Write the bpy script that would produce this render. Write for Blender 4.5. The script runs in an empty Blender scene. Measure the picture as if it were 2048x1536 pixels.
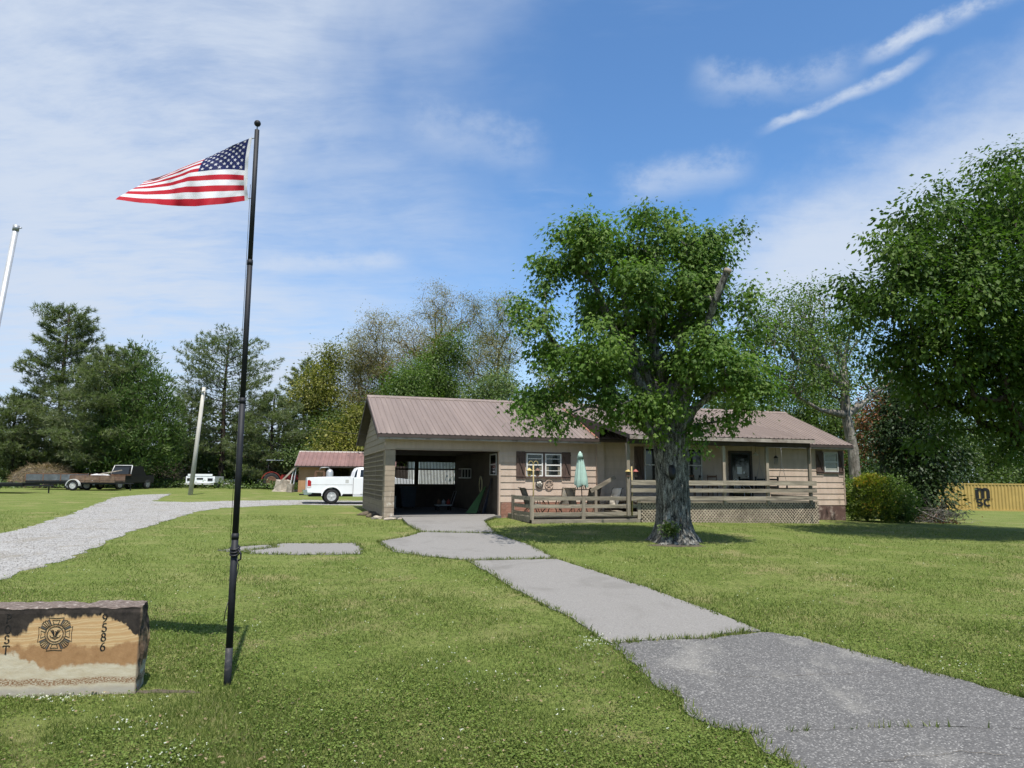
import bpy, bmesh, math, random
import numpy as np
from mathutils import Vector, Matrix
from mathutils.geometry import delaunay_2d_cdt

random.seed(7)
scene = bpy.context.scene
COL = scene.collection
R = math.radians

# ------------------------------------------------------------------ camera
cam_data = bpy.data.cameras.new("camera")
cam = bpy.data.objects.new("camera", cam_data)
COL.objects.link(cam)
cam_data.sensor_width = 36.0
cam_data.lens = 36.0 * 1420.0 / 2048.0
cam_data.clip_start = 0.1
cam_data.clip_end = 3000.0
EYE = 2.8
cam.matrix_world = (Matrix.Translation((0, 0, EYE)) @ Matrix.Rotation(R(97.6), 4, 'X') @ Matrix.Rotation(R(0.43), 4, 'Z'))
scene.camera = cam

# ------------------------------------------------------------------ sun, sky, exposure
SUN_ELEV = R(67.5)
TO_SUN_H = Vector((0.265, -0.964, 0)).normalized()
TO_SUN = Vector((TO_SUN_H.x * math.cos(SUN_ELEV), TO_SUN_H.y * math.cos(SUN_ELEV), math.sin(SUN_ELEV)))
sun_data = bpy.data.lights.new("sun", 'SUN')
sun_data.energy = 5.0
sun_data.angle = R(0.53)
sun_data.color = (1.0, 0.955, 0.88)
sun = bpy.data.objects.new("sun", sun_data)
COL.objects.link(sun)
sun.rotation_euler = TO_SUN.to_track_quat('Z', 'Y').to_euler()
sun.location = (0, -20, 60)

world = bpy.data.worlds.new("World")
scene.world = world
world.use_nodes = True
wn, wl = world.node_tree.nodes, world.node_tree.links
wn.clear()


class NT:
    """small helper that chains shader nodes"""
    def __init__(s, tree):
        s.t = tree; s.n = tree.nodes; s.l = tree.links

    def put(s, sock, v):
        if v is None:
            return
        if hasattr(v, 'links'):
            s.l.new(v, sock)
        else:
            sock.default_value = v

    def math(s, op, a, b=None, c=None, clamp=False):
        nd = s.n.new('ShaderNodeMath'); nd.operation = op; nd.use_clamp = clamp
        s.put(nd.inputs[0], a); s.put(nd.inputs[1], b)
        if c is not None:
            s.put(nd.inputs[2], c)
        return nd.outputs[0]

    def vmath(s, op, a, b=None):
        nd = s.n.new('ShaderNodeVectorMath'); nd.operation = op
        s.put(nd.inputs[0], a); s.put(nd.inputs[1], b)
        return nd.outputs['Value'] if op in ('DOT_PRODUCT', 'LENGTH', 'DISTANCE') else nd.outputs[0]

    def noise(s, vec, scale, detail=4, rough=0.55, dist=0.0, lac=2.0):
        nd = s.n.new('ShaderNodeTexNoise')
        s.put(nd.inputs['Vector'], vec); nd.inputs['Scale'].default_value = scale
        nd.inputs['Detail'].default_value = detail; nd.inputs['Roughness'].default_value = rough
        nd.inputs['Distortion'].default_value = dist; nd.inputs['Lacunarity'].default_value = lac
        return nd.outputs['Fac']

    def map(s, vec, scale=(1, 1, 1), rot=(0, 0, 0), loc=(0, 0, 0)):
        nd = s.n.new('ShaderNodeMapping'); s.put(nd.inputs['Vector'], vec)
        nd.inputs['Scale'].default_value = scale; nd.inputs['Rotation'].default_value = rot
        nd.inputs['Location'].default_value = loc
        return nd.outputs[0]

    def smooth(s, v, a, b, lo=0.0, hi=1.0):
        nd = s.n.new('ShaderNodeMapRange'); nd.interpolation_type = 'SMOOTHSTEP'
        s.put(nd.inputs['Value'], v)
        nd.inputs['From Min'].default_value = a; nd.inputs['From Max'].default_value = b
        nd.inputs['To Min'].default_value = lo; nd.inputs['To Max'].default_value = hi
        return nd.outputs[0]

    def mix(s, fac, a, b, mode='MIX'):
        nd = s.n.new('ShaderNodeMix'); nd.data_type = 'RGBA'; nd.blend_type = mode
        s.put(nd.inputs['Factor'], fac)
        for i, v in ((6, a), (7, b)):
            if not hasattr(v, 'links') and len(v) == 3:
                v = (*v, 1)
            s.put(nd.inputs[i], v)
        return nd.outputs[2]

    def ramp(s, fac, stops):
        nd = s.n.new('ShaderNodeValToRGB'); s.put(nd.inputs[0], fac)
        e = nd.color_ramp.elements
        while len(e) < len(stops):
            e.new(0.5)
        for k, (p, c) in enumerate(stops):
            e[k].position = p; e[k].color = (*c, 1) if len(c) == 3 else c
        return nd.outputs[0]

    def coord(s, kind='Object'):
        return s.n.new('ShaderNodeTexCoord').outputs[kind]

    def sep(s, vec):
        nd = s.n.new('ShaderNodeSeparateXYZ'); s.put(nd.inputs[0], vec); return nd.outputs

    def attr(s, name):
        nd = s.n.new('ShaderNodeAttribute'); nd.attribute_name = name; return nd

    def bump(s, h, strength, dist=0.02):
        nd = s.n.new('ShaderNodeBump'); nd.inputs['Strength'].default_value = strength
        nd.inputs['Distance'].default_value = dist; s.put(nd.inputs['Height'], h)
        return nd.outputs[0]


W = NT(world.node_tree)
sky = wn.new('ShaderNodeTexSky')
sky.sky_type = 'NISHITA'
sky.sun_disc = False
sky.sun_elevation = SUN_ELEV
sky.sun_rotation = math.atan2(TO_SUN_H.x, TO_SUN_H.y)
sky.altitude = 300.0
sky.air_density = 1.0
sky.dust_density = 0.6
sky.ozone_density = 3.0
dvec = W.coord('Generated')
dz = W.sep(dvec)[2]
dx = W.sep(dvec)[0]
# cirrus lives on a flat layer: project the view direction on it so that the wisps run in perspective
inv = W.math('DIVIDE', 1.0, W.math('ADD', W.math('MAXIMUM', dz, 0.0), 0.10))
lay = W.vmath('MULTIPLY', dvec, None)
comb = wn.new('ShaderNodeCombineXYZ')
for k in range(3):
    wl.new(inv, comb.inputs[k])
wl.new(comb.outputs[0], lay.node.inputs[1])
warp = W.noise(W.map(lay, (1, 1, 0)), 0.9, 3, 0.5)
warpv = wn.new('ShaderNodeCombineXYZ'); wl.new(warp, warpv.inputs[0]); wl.new(warp, warpv.inputs[1])
warps = wn.new('ShaderNodeVectorMath'); warps.operation = 'SCALE'; wl.new(warpv.outputs[0], warps.inputs[0]); warps.inputs['Scale'].default_value = 0.4
lay2 = W.vmath('ADD', lay, warps.outputs[0])
wisps = W.noise(W.map(lay2, (0.6, 2.0, 0), (0, 0, R(28))), 1.5, 6, 0.62, 0.0)
fine = W.noise(W.map(lay2, (1.3, 4.0, 0), (0, 0, R(30))), 2.4, 6, 0.68, 0.0)
fray = W.noise(W.map(dvec, (1, 1, 1.5)), 13.0, 6, 0.62)
puff = W.noise(W.map(lay2, (1, 1.2, 0)), 1.1, 5, 0.58)
big = W.noise(W.map(dvec, (1, 1, 1.4)), 2.1, 6, 0.55, 0.3)


def streak(p, q, half, bend, amp, strength, soft=False):
    """a long wisp between two directions of the sky"""
    p = Vector(p); q = Vector(q); c = (p + q).normalized(); t = (q - p); ln = t.length / 2; t.normalize()
    nrm = c.cross(t).normalized()
    a = W.math('DIVIDE', W.vmath('DOT_PRODUCT', dvec, tuple(t)), ln)
    a = W.math('SUBTRACT', a, c.dot(t) / ln)
    b = W.vmath('DOT_PRODUCT', dvec, tuple(nrm))
    b = W.math('ADD', b, W.math('MULTIPLY', W.math('MULTIPLY', a, a), bend))
    b = W.math('ADD', b, W.math('MULTIPLY', W.math('SUBTRACT', big, 0.5), amp))
    b = W.math('ADD', b, W.math('MULTIPLY', W.math('SUBTRACT', fray, 0.5), amp * 0.9))
    m = W.smooth(W.math('ABSOLUTE', b), half, half * 0.1)
    m = W.math('MULTIPLY', m, W.smooth(W.math('ABSOLUTE', a), 1.15, 0.6))
    m = W.math('MULTIPLY', m, W.smooth(W.vmath('DOT_PRODUCT', dvec, tuple(c)), 0.1, 0.4))
    if soft:
        m = W.math('MULTIPLY', m, W.smooth(W.math('ADD', W.math('MULTIPLY', puff, 0.75), W.math('MULTIPLY', fine, 0.25)), 0.22, 0.60))
    else:
        m = W.math('MULTIPLY', m, W.smooth(W.math('ADD', W.math('MULTIPLY', fray, 0.65), W.math('MULTIPLY', wisps, 0.35)), 0.34, 0.60))
    return W.math('MULTIPLY', m, strength)


veil = W.smooth(W.math('ADD', dx, W.math('MULTIPLY', W.math('SUBTRACT', big, 0.5), 0.75)), 0.10, -0.36)
veil = W.math('MULTIPLY', veil, W.smooth(W.math('ADD', W.math('MULTIPLY', puff, 0.6), W.math('MULTIPLY', fine, 0.4)), 0.30, 0.60, 0.42, 1.0))
layers = [
    W.math('MULTIPLY', veil, 0.93),
    W.math('MULTIPLY', W.smooth(wisps, 0.54, 0.82), 0.22),
    W.math('MULTIPLY', W.math('MULTIPLY', W.smooth(puff, 0.50, 0.75), W.smooth(fine, 0.35, 0.65)), 0.25),
    W.math('MULTIPLY', W.smooth(dz, 0.32, 0.02), 0.45),
    streak((0.31, 0.843, 0.432), (0.47, 0.748, 0.474), 0.0105, 0.004, 0.030, 0.85),
    streak((0.405, 0.770, 0.488), (0.53, 0.68, 0.515), 0.014, -0.004, 0.036, 0.9),
    streak((0.25, 0.92, 0.20), (0.66, 0.66, 0.42), 0.13, 0.02, 0.10, 0.85, True),
    streak((0.30, 0.90, 0.20), (0.62, 0.72, 0.33), 0.11, 0.0, 0.10, 0.6, True),
    streak((0.13, 0.90, 0.380), (0.31, 0.865, 0.402), 0.035, 0.0, 0.05, 0.5),
    streak((-0.36, 0.905, 0.27), (-0.14, 0.943, 0.29), 0.022, 0.004, 0.03, 0.6),
    streak((0.22, 0.83, 0.485), (0.40, 0.76, 0.46), 0.035, 0.01, 0.08, 0.45),
    streak((-0.15, 0.87, 0.45), (0.05, 0.88, 0.42), 0.05, 0.0, 0.08, 0.3),
]
clear = None
for m in layers:
    k = W.math('SUBTRACT', 1.0, m, clamp=True)
    clear = k if clear is None else W.math('MULTIPLY', clear, k)
cloud = W.math('SUBTRACT', 1.0, clear, clamp=True)
tone = W.mix(1.0, sky.outputs[0], (0.76, 1.03, 1.20), 'MULTIPLY')
skycol = W.mix(cloud, tone, (4.0, 4.5, 5.3, 1))
bg = wn.new('ShaderNodeBackground'); bg.inputs['Strength'].default_value = 0.115
wl.new(skycol, bg.inputs['Color'])
wout = wn.new('ShaderNodeOutputWorld')
wl.new(bg.outputs[0], wout.inputs[0])

vs = scene.view_settings
scene.display_settings.display_device = 'sRGB'
vs.view_transform = 'Standard'
vs.look = 'None'
vs.exposure = 0.52
vs.gamma = 1.0
vs.use_curve_mapping = False
scene.cycles.max_bounces = 4
scene.cycles.diffuse_bounces = 2
scene.cycles.use_adaptive_sampling = True
scene.cycles.adaptive_threshold = 0.02
scene.cycles.transparent_max_bounces = 6
scene.cycles.use_denoising = True

# ------------------------------------------------------------------ helpers: naming, tagging
def tag(o, label, cat, group=None, kind=None):
    if label: o['label'] = label
    if cat: o['category'] = cat
    if group: o['group'] = group
    if kind: o['kind'] = kind
    return o


def thing(name, label, cat, loc=(0, 0, 0), rz=0.0, group=None):
    o = bpy.data.objects.new(name, None)
    o.empty_display_size = 0.2
    COL.objects.link(o)
    o.location = loc; o.rotation_euler = (0, 0, rz)
    return tag(o, label, cat, group)


def link(name, me, parent=None, loc=None, rot=None):
    o = bpy.data.objects.new(name, me)
    COL.objects.link(o)
    if parent is not None: o.parent = parent
    if loc is not None: o.location = loc
    if rot is not None: o.rotation_euler = rot
    return o


def copy_tree(o, parent=None):
    c = o.copy(); COL.objects.link(c); c.parent = parent
    for ch in list(o.children):
        copy_tree(ch, c)
    return c


def np_mesh(name, V, Fc, mat, smooth=False, attrs=None):
    """mesh from numpy arrays; Fc is (n,k) with constant k"""
    V = np.asarray(V, np.float32).reshape(-1, 3); Fc = np.asarray(Fc, np.int32)
    me = bpy.data.meshes.new(name)
    n, k = Fc.shape
    me.vertices.add(len(V)); me.vertices.foreach_set('co', V.ravel())
    me.loops.add(n * k); me.loops.foreach_set('vertex_index', Fc.ravel())
    me.polygons.add(n)
    me.polygons.foreach_set('loop_start', np.arange(0, n * k, k, dtype=np.int32))
    me.polygons.foreach_set('loop_total', np.full(n, k, np.int32))
    if smooth: me.polygons.foreach_set('use_smooth', np.ones(n, bool))
    for key, arr in (attrs or {}).items():
        a = me.attributes.new(key, 'FLOAT', 'POINT'); a.data.foreach_set('value', np.asarray(arr, np.float32))
    me.update(calc_edges=True)
    me.materials.append(mat)
    return me


class MB:
    """collects simple shapes into one mesh"""
    def __init__(s):
        s.v = []; s.f = []; s.sm = []

    def add(s, verts, faces, smooth=False):
        b = len(s.v); s.v += [tuple(p) for p in verts]
        s.f += [tuple(i + b for i in f) for f in faces]; s.sm += [smooth] * len(faces)
        return s

    def box(s, x0, x1, y0, y1, z0, z1, m=None):
        P = [Vector(p) for p in ((x0, y0, z0), (x1, y0, z0), (x1, y1, z0), (x0, y1, z0), (x0, y0, z1), (x1, y0, z1), (x1, y1, z1), (x0, y1, z1))]
        if m is not None: P = [m @ p for p in P]
        return s.add(P, [(0, 3, 2, 1), (4, 5, 6, 7), (0, 1, 5, 4), (1, 2, 6, 5), (2, 3, 7, 6), (3, 0, 4, 7)])

    def bar(s, a, b, w, h, up=(0, 0, 1)):
        """square bar from a to b"""
        a = Vector(a); b = Vector(b); t = (b - a); L = t.length; t.normalize(); up = Vector(up)
        if abs(t.dot(up)) > 0.98: up = Vector((0, 1, 0))
        x = t.cross(up).normalized(); y = x.cross(t)
        P = []
        for q in (a, b):
            for sx, sy in ((-1, -1), (1, -1), (1, 1), (-1, 1)):
                P.append(q + x * sx * w / 2 + y * sy * h / 2)
        return s.add(P, [(0, 1, 2, 3), (7, 6, 5, 4), (0, 4, 5, 1), (1, 5, 6, 2), (2, 6, 7, 3), (3, 7, 4, 0)])

    def tube(s, pts, rad, n=8, cap=True, closed=False):
        pts = [Vector(p) for p in pts]; N = len(pts)
        if not hasattr(rad, '__len__'): rad = [rad] * N
        vs_, x = [], None
        for i, p in enumerate(pts):
            if closed: t = pts[(i + 1) % N] - pts[i - 1]
            else: t = pts[min(i + 1, N - 1)] - pts[max(i - 1, 0)]
            t.normalize()
            if x is None:
                x = t.orthogonal().normalized()
            else:
                x = (x - t * x.dot(t)); x = x.normalized() if x.length > 1e-6 else t.orthogonal().normalized()
            y = t.cross(x)
            for k in range(n):
                a = 2 * math.pi * k / n
                vs_.append(p + (x * math.cos(a) + y * math.sin(a)) * rad[i])
        fs = []
        for i in range(N if closed else N - 1):
            j = (i + 1) % N
            for k in range(n):
                k2 = (k + 1) % n
                fs.append((i * n + k, i * n + k2, j * n + k2, j * n + k))
        s.add(vs_, fs, True)
        if cap and not closed:
            b = len(s.v) - len(vs_)
            s.f.append(tuple(b + k for k in reversed(range(n)))); s.sm.append(False)
            s.f.append(tuple(b + (N - 1) * n + k for k in range(n))); s.sm.append(False)
        return s

    def lathe(s, prof, n=16, c=(0, 0, 0), m=None, cap=True):
        vs_ = []
        for r, z in prof:
            for k in range(n):
                a = 2 * math.pi * k / n
                p = Vector((c[0] + r * math.cos(a), c[1] + r * math.sin(a), c[2] + z))
                vs_.append(m @ p if m is not None else p)
        fs = []
        for i in range(len(prof) - 1):
            for k in range(n):
                k2 = (k + 1) % n
                fs.append((i * n + k, i * n + k2, (i + 1) * n + k2, (i + 1) * n + k))
        s.add(vs_, fs, True)
        if not cap: return s
        b = len(s.v) - len(vs_)
        s.f.append(tuple(b + k for k in reversed(range(n)))); s.sm.append(False)
        s.f.append(tuple(b + (len(prof) - 1) * n + k for k in range(n))); s.sm.append(False)
        return s

    def prism(s, poly, d0, d1, fn):
        """2-D outline extruded between two depths; fn(a, b, d) gives the point"""
        n = len(poly)
        P = [fn(a, b, d0) for a, b in poly] + [fn(a, b, d1) for a, b in poly]
        fs = [tuple(range(n)), tuple(range(2 * n - 1, n - 1, -1))]
        for i in range(n):
            j = (i + 1) % n
            fs.append((i, i + n, j + n, j))
        return s.add(P, fs)

    def mesh(s, name, mat, bevel=0.0):
        me = bpy.data.meshes.new(name)
        me.from_pydata([tuple(p) for p in s.v], [], s.f)
        me.polygons.foreach_set('use_smooth', s.sm)
        bm = bmesh.new(); bm.from_mesh(me)
        bmesh.ops.recalc_face_normals(bm, faces=bm.faces)
        if bevel > 0:
            ed = [e for e in bm.edges if len(e.link_faces) == 2 and e.calc_face_angle(0) > 0.6]
            bmesh.ops.bevel(bm, geom=ed, offset=bevel, segments=2, affect='EDGES', clamp_overlap=True)
        bm.to_mesh(me); bm.free()
        me.materials.append(mat)
        return me

    def build(s, name, mat, parent=None, loc=None, rot=None, bevel=0.0):
        return link(name, s.mesh(name, mat, bevel), parent, loc, rot)


# ------------------------------------------------------------------ materials
def bsdf_mat(name):
    m = bpy.data.materials.new(name); m.use_nodes = True
    t = NT(m.node_tree); p = m.node_tree.nodes['Principled BSDF']
    return m, t, p


def surf(name, col, rough=0.75, var=0.25, scale=3.0, bump=0.15, bscale=60.0, metal=0.0, spec=0.35, dirt=None, dirt_amt=0.35, dirt_scale=1.5, stretch=(1, 1, 1), bdist=0.01, island=0.0):
    m, t, p = bsdf_mat(name)
    c = t.map(t.coord('Object'), stretch)
    n1 = t.noise(c, scale, 6, 0.6)
    k = t.smooth(n1, 0.25, 0.75, 1 - var, 1 + var)
    if island:
        g = t.n.new('ShaderNodeObjectInfo')
        k = t.math('MULTIPLY', k, t.smooth(g.outputs['Random'], 0, 1, 1 - island, 1 + island))
    kk = t.n.new('ShaderNodeCombineXYZ')
    for i in range(3): t.put(kk.inputs[i], k)
    colr = t.mix(1.0, (*col, 1), kk.outputs[0], 'MULTIPLY')
    if dirt:
        n2 = t.noise(c, dirt_scale, 7, 0.65, 0.5)
        colr = t.mix(t.smooth(n2, 0.5, 0.72, 0, dirt_amt), colr, (*dirt, 1))
    t.put(p.inputs['Base Color'], colr)
    p.inputs['Roughness'].default_value = rough; p.inputs['Metallic'].default_value = metal
    p.inputs['Specular IOR Level'].default_value = spec
    if bump:
        t.put(p.inputs['Normal'], t.bump(t.noise(c, bscale, 5, 0.6), bump, bdist))
    return m


def leaf_mat(name, cols, trans=0.35, rough=0.5, spec=0.25):
    m, t, p = bsdf_mat(name)
    a = t.attr('tint').outputs['Fac']
    col = t.ramp(a, [(i / (len(cols) - 1), c) for i, c in enumerate(cols)])
    t.put(p.inputs['Base Color'], col)
    p.inputs['Roughness'].default_value = rough; p.inputs['Specular IOR Level'].default_value = spec
    tr = t.n.new('ShaderNodeBsdfTranslucent')
    t.put(tr.inputs[0], t.mix(1.0, col, (1.05, 1.32, 0.6, 1), 'MULTIPLY'))
    mx = t.n.new('ShaderNodeMixShader'); mx.inputs[0].default_value = trans
    t.l.new(p.outputs[0], mx.inputs[1]); t.l.new(tr.outputs[0], mx.inputs[2])
    t.l.new(mx.outputs[0], m.node_tree.nodes['Material Output'].inputs[0])
    return m


def bark_mat(name, dark, light, scale=6.0, strength=0.9, patch=0.5):
    m, t, p = bsdf_mat(name)
    c = t.coord('Object')
    n1 = t.noise(t.map(c, (1, 1, 0.28)), scale, 7, 0.65, 0.6)
    n2 = t.noise(t.map(c, (1, 1, 0.5)), scale * 3.2, 5, 0.7)
    h = t.math('ADD', t.math('MULTIPLY', n1, 0.65), t.math('MULTIPLY', n2, 0.35))
    col = t.ramp(h, [(0.42, dark), (patch + 0.02, tuple(0.72 * a + 0.28 * b for a, b in zip(dark, light))), (0.66, light)])
    t.put(p.inputs['Base Color'], col); p.inputs['Roughness'].default_value = 0.9
    p.inputs['Specular IOR Level'].default_value = 0.15
    t.put(p.inputs['Normal'], t.bump(h, strength, 0.05))
    return m


def emis(c):
    return c


MAT = {}
MAT['concrete'] = surf('concrete', (0.184, 0.175, 0.163), 0.9, 0.22, 38.0, 0.5, 70, dirt=(0.125, 0.118, 0.106), dirt_amt=0.7, dirt_scale=0.7, bdist=0.01)
MAT['garage_floor'] = surf('garage_floor', (0.13, 0.125, 0.118), 0.85, 0.2, 1.5, 0.2, 60, dirt=(0.08, 0.07, 0.06), dirt_amt=0.6)  # stained concrete, its base also darkened to deepen the garage's shade
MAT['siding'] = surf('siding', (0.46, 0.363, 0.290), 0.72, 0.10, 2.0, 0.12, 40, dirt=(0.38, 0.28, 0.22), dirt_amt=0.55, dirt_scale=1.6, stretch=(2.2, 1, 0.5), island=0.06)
MAT['garage_inside'] = surf('garage_inside', (0.10, 0.082, 0.062), 0.8, 0.2, 2.0, 0.12, 40)  # siding colour darkened to paint in the garage's inner shade
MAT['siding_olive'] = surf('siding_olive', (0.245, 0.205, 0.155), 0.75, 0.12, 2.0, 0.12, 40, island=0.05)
MAT['trim'] = surf('trim', (0.32, 0.255, 0.205), 0.7, 0.12, 2.5, 0.1, 40, dirt=(0.16, 0.11, 0.08), dirt_amt=0.5)
MAT['fascia_dark'] = surf('fascia_dark', (0.055, 0.040, 0.035), 0.6, 0.25, 2.5, 0.1, 40)
MAT['fascia_pale'] = surf('fascia_pale', (0.30, 0.27, 0.24), 0.75, 0.25, 2.5, 0.15, 40, dirt=(0.10, 0.06, 0.045), dirt_amt=0.75, dirt_scale=2.2)
MAT['roof_metal'] = surf('roof_metal', (0.178, 0.138, 0.118), 0.52, 0.10, 0.8, 0.05, 6, metal=0.0, spec=0.3, dirt=(0.26, 0.21, 0.18), dirt_amt=0.6, dirt_scale=1.0, stretch=(3.5, 0.35, 1), island=0.05)
MAT['roof_rust'] = surf('roof_rust', (0.165, 0.095, 0.085), 0.55, 0.22, 1.2, 0.08, 8, spec=0.4, dirt=(0.24, 0.12, 0.075), dirt_amt=0.65, dirt_scale=0.9, island=0.12)
MAT['seam_rust'] = surf('seam_rust', (0.23, 0.105, 0.075), 0.6, 0.3, 3)
MAT['brick_paint'] = surf('brick_paint', (0.27, 0.135, 0.095), 0.8, 0.18, 5, 0.2, 50, dirt=(0.33, 0.25, 0.2), dirt_amt=0.5, dirt_scale=4, island=0.08)
MAT['foundation_paint'] = surf('foundation_paint', (0.105, 0.062, 0.052), 0.8, 0.2, 4, 0.2, 40, dirt=(0.40, 0.33, 0.28), dirt_amt=0.85, dirt_scale=2.6)
MAT['block_paint'] = surf('block_paint', (0.315, 0.255, 0.190), 0.85, 0.10, 5, 0.35, 120, dirt=(0.255, 0.20, 0.145), dirt_amt=0.5, dirt_scale=3, island=0.05)
MAT['block_bare'] = surf('block_bare', (0.31, 0.25, 0.19), 0.88, 0.12, 6, 0.4, 100, dirt=(0.56, 0.52, 0.45), dirt_amt=0.95, dirt_scale=5.5, island=0.06)
MAT['screen_block'] = surf('screen_block', (0.215, 0.175, 0.130), 0.88, 0.15, 4, 0.35, 90, dirt=(0.13, 0.105, 0.08), dirt_amt=0.4, dirt_scale=2)
MAT['deck_wood'] = surf('deck_wood', (0.25, 0.218, 0.168), 0.88, 0.35, 3.5, 0.5, 30, dirt=(0.085, 0.072, 0.055), dirt_amt=0.8, dirt_scale=2.2, stretch=(0.35, 3, 3), island=0.18)
MAT['deck_wood_up'] = surf('deck_wood_up', (0.25, 0.215, 0.168), 0.88, 0.35, 3.5, 0.5, 30, dirt=(0.09, 0.075, 0.055), dirt_amt=0.7, dirt_scale=2.2, stretch=(3, 3, 0.35), island=0.18)
MAT['lath'] = surf('lath', (0.36, 0.30, 0.225), 0.85, 0.25, 3, 0.3, 40, dirt=(0.11, 0.09, 0.06), dirt_amt=0.6, island=0.16)
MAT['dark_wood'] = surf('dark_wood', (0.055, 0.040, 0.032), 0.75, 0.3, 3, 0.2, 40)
MAT['shutter'] = surf('shutter', (0.085, 0.054, 0.043), 0.7, 0.2, 4, 0.15, 40)
MAT['white_vinyl'] = surf('white_vinyl', (0.66, 0.65, 0.62), 0.5, 0.06, 4, 0)
MAT['white_dull'] = surf('white_dull', (0.50, 0.50, 0.48), 0.65, 0.12, 4, 0, dirt=(0.3, 0.27, 0.22), dirt_amt=0.5)
MAT['blind'] = surf('blind', (0.42, 0.43, 0.37), 0.6, 0.08, 3, 0)
MAT['curtain'] = surf('curtain', (0.16, 0.145, 0.11), 0.8, 0.2, 3, 0)
MAT['black'] = surf('black', (0.012, 0.012, 0.013), 0.5, 0.2, 4, 0)
MAT['black_pole'] = surf('black_pole', (0.014, 0.015, 0.018), 0.6, 0.25, 6, 0.05, 60, spec=0.25)
MAT['pole_foot'] = surf('pole_foot', (0.020, 0.021, 0.024), 0.7, 0.35, 8, 0.2, 60, dirt=(0.14, 0.12, 0.105), dirt_amt=0.6, dirt_scale=12)
MAT['rubber'] = surf('rubber', (0.018, 0.018, 0.018), 0.85, 0.3, 8, 0.2, 60)
MAT['alloy'] = surf('alloy', (0.55, 0.55, 0.55), 0.35, 0.08, 4, 0, metal=0.25)
MAT['chrome'] = surf('chrome', (0.62, 0.62, 0.63), 0.22, 0.05, 4, 0, metal=1.0)
MAT['steel'] = surf('steel', (0.30, 0.31, 0.32), 0.5, 0.15, 4, 0.05, 40, metal=0.5, dirt=(0.16, 0.12, 0.1), dirt_amt=0.4)
MAT['galv'] = surf('galv', (0.42, 0.43, 0.44), 0.45, 0.12, 5, 0.04, 40, metal=0.4)
MAT['rust'] = surf('rust', (0.14, 0.075, 0.045), 0.9, 0.4, 4, 0.3, 40, dirt=(0.055, 0.035, 0.028), dirt_amt=0.8)
MAT['rust_tan'] = surf('rust_tan', (0.15, 0.10, 0.068), 0.9, 0.35, 4, 0.3, 40, dirt=(0.08, 0.05, 0.035), dirt_amt=0.8)
MAT['red_paint'] = surf('red_paint', (0.27, 0.03, 0.022), 0.45, 0.2, 4, 0, dirt=(0.13, 0.05, 0.04), dirt_amt=0.5)
MAT['white_paint'] = surf('white_paint', (0.78, 0.79, 0.80), 0.28, 0.03, 2, 0, spec=0.5)
MAT['tail_red'] = surf('tail_red', (0.34, 0.008, 0.012), 0.18, 0.2, 6, 0, spec=0.6)
MAT['shed_wall'] = surf('shed_wall', (0.36, 0.205, 0.105), 0.85, 0.18, 1.2, 0.2, 30, dirt=(0.25, 0.12, 0.055), dirt_amt=0.6, dirt_scale=1.2)
MAT['pine_pole'] = surf('pine_pole', (0.42, 0.40, 0.35), 0.85, 0.15, 4, 0.3, 40, stretch=(3, 3, 0.3), dirt=(0.27, 0.25, 0.21), dirt_amt=0.6)
MAT['green_cloth'] = surf('green_cloth', (0.33, 0.47, 0.41), 0.8, 0.08, 4, 0.1, 40)
MAT['green_tarp'] = surf('green_tarp', (0.05, 0.115, 0.035), 0.6, 0.15, 4, 0)
MAT['blue_dark'] = surf('blue_dark', (0.03, 0.04, 0.06), 0.6, 0.2, 4, 0)
MAT['hose'] = surf('hose', (0.50, 0.45, 0.26), 0.6, 0.1, 8, 0)
MAT['sling_pale'] = surf('sling_pale', (0.55, 0.50, 0.42), 0.8, 0.1, 12, 0.1, 80)
MAT['sling_dark'] = surf('sling_dark', (0.12, 0.115, 0.10), 0.8, 0.2, 12, 0.1, 80)
MAT['bronze'] = surf('bronze', (0.045, 0.035, 0.028), 0.5, 0.2, 6, 0)
MAT['yellow_post'] = surf('yellow_post', (0.37, 0.29, 0.14), 0.7, 0.15, 6, 0.1, 40)
MAT['lantern_yellow'] = surf('lantern_yellow', (0.42, 0.32, 0.12), 0.6, 0.25, 9, 0)
MAT['lantern_red'] = surf('lantern_red', (0.30, 0.085, 0.07), 0.6, 0.25, 9, 0)
MAT['lantern_brown'] = surf('lantern_brown', (0.15, 0.085, 0.06), 0.6, 0.25, 9, 0)
MAT['paper'] = surf('paper', (0.72, 0.72, 0.70), 0.8, 0.05, 4, 0)
MAT['stump_wood'] = surf('stump_wood', (0.30, 0.26, 0.21), 0.9, 0.3, 4, 0.5, 30, dirt=(0.12, 0.1, 0.08), dirt_amt=0.7)
MAT['teal_metal'] = surf('teal_metal', (0.085, 0.095, 0.10), 0.6, 0.2, 3, 0.1, 30, dirt=(0.22, 0.24, 0.25), dirt_amt=0.4)
MAT['ornament'] = surf('ornament', (0.36, 0.27, 0.21), 0.8, 0.1, 5, 0)
m, t, p = bsdf_mat('window_glass')
p.inputs['Base Color'].default_value = (0.012, 0.014, 0.014, 1); p.inputs['Roughness'].default_value = 0.06
p.inputs['Specular IOR Level'].default_value = 0.6
MAT['glass'] = m
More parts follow.
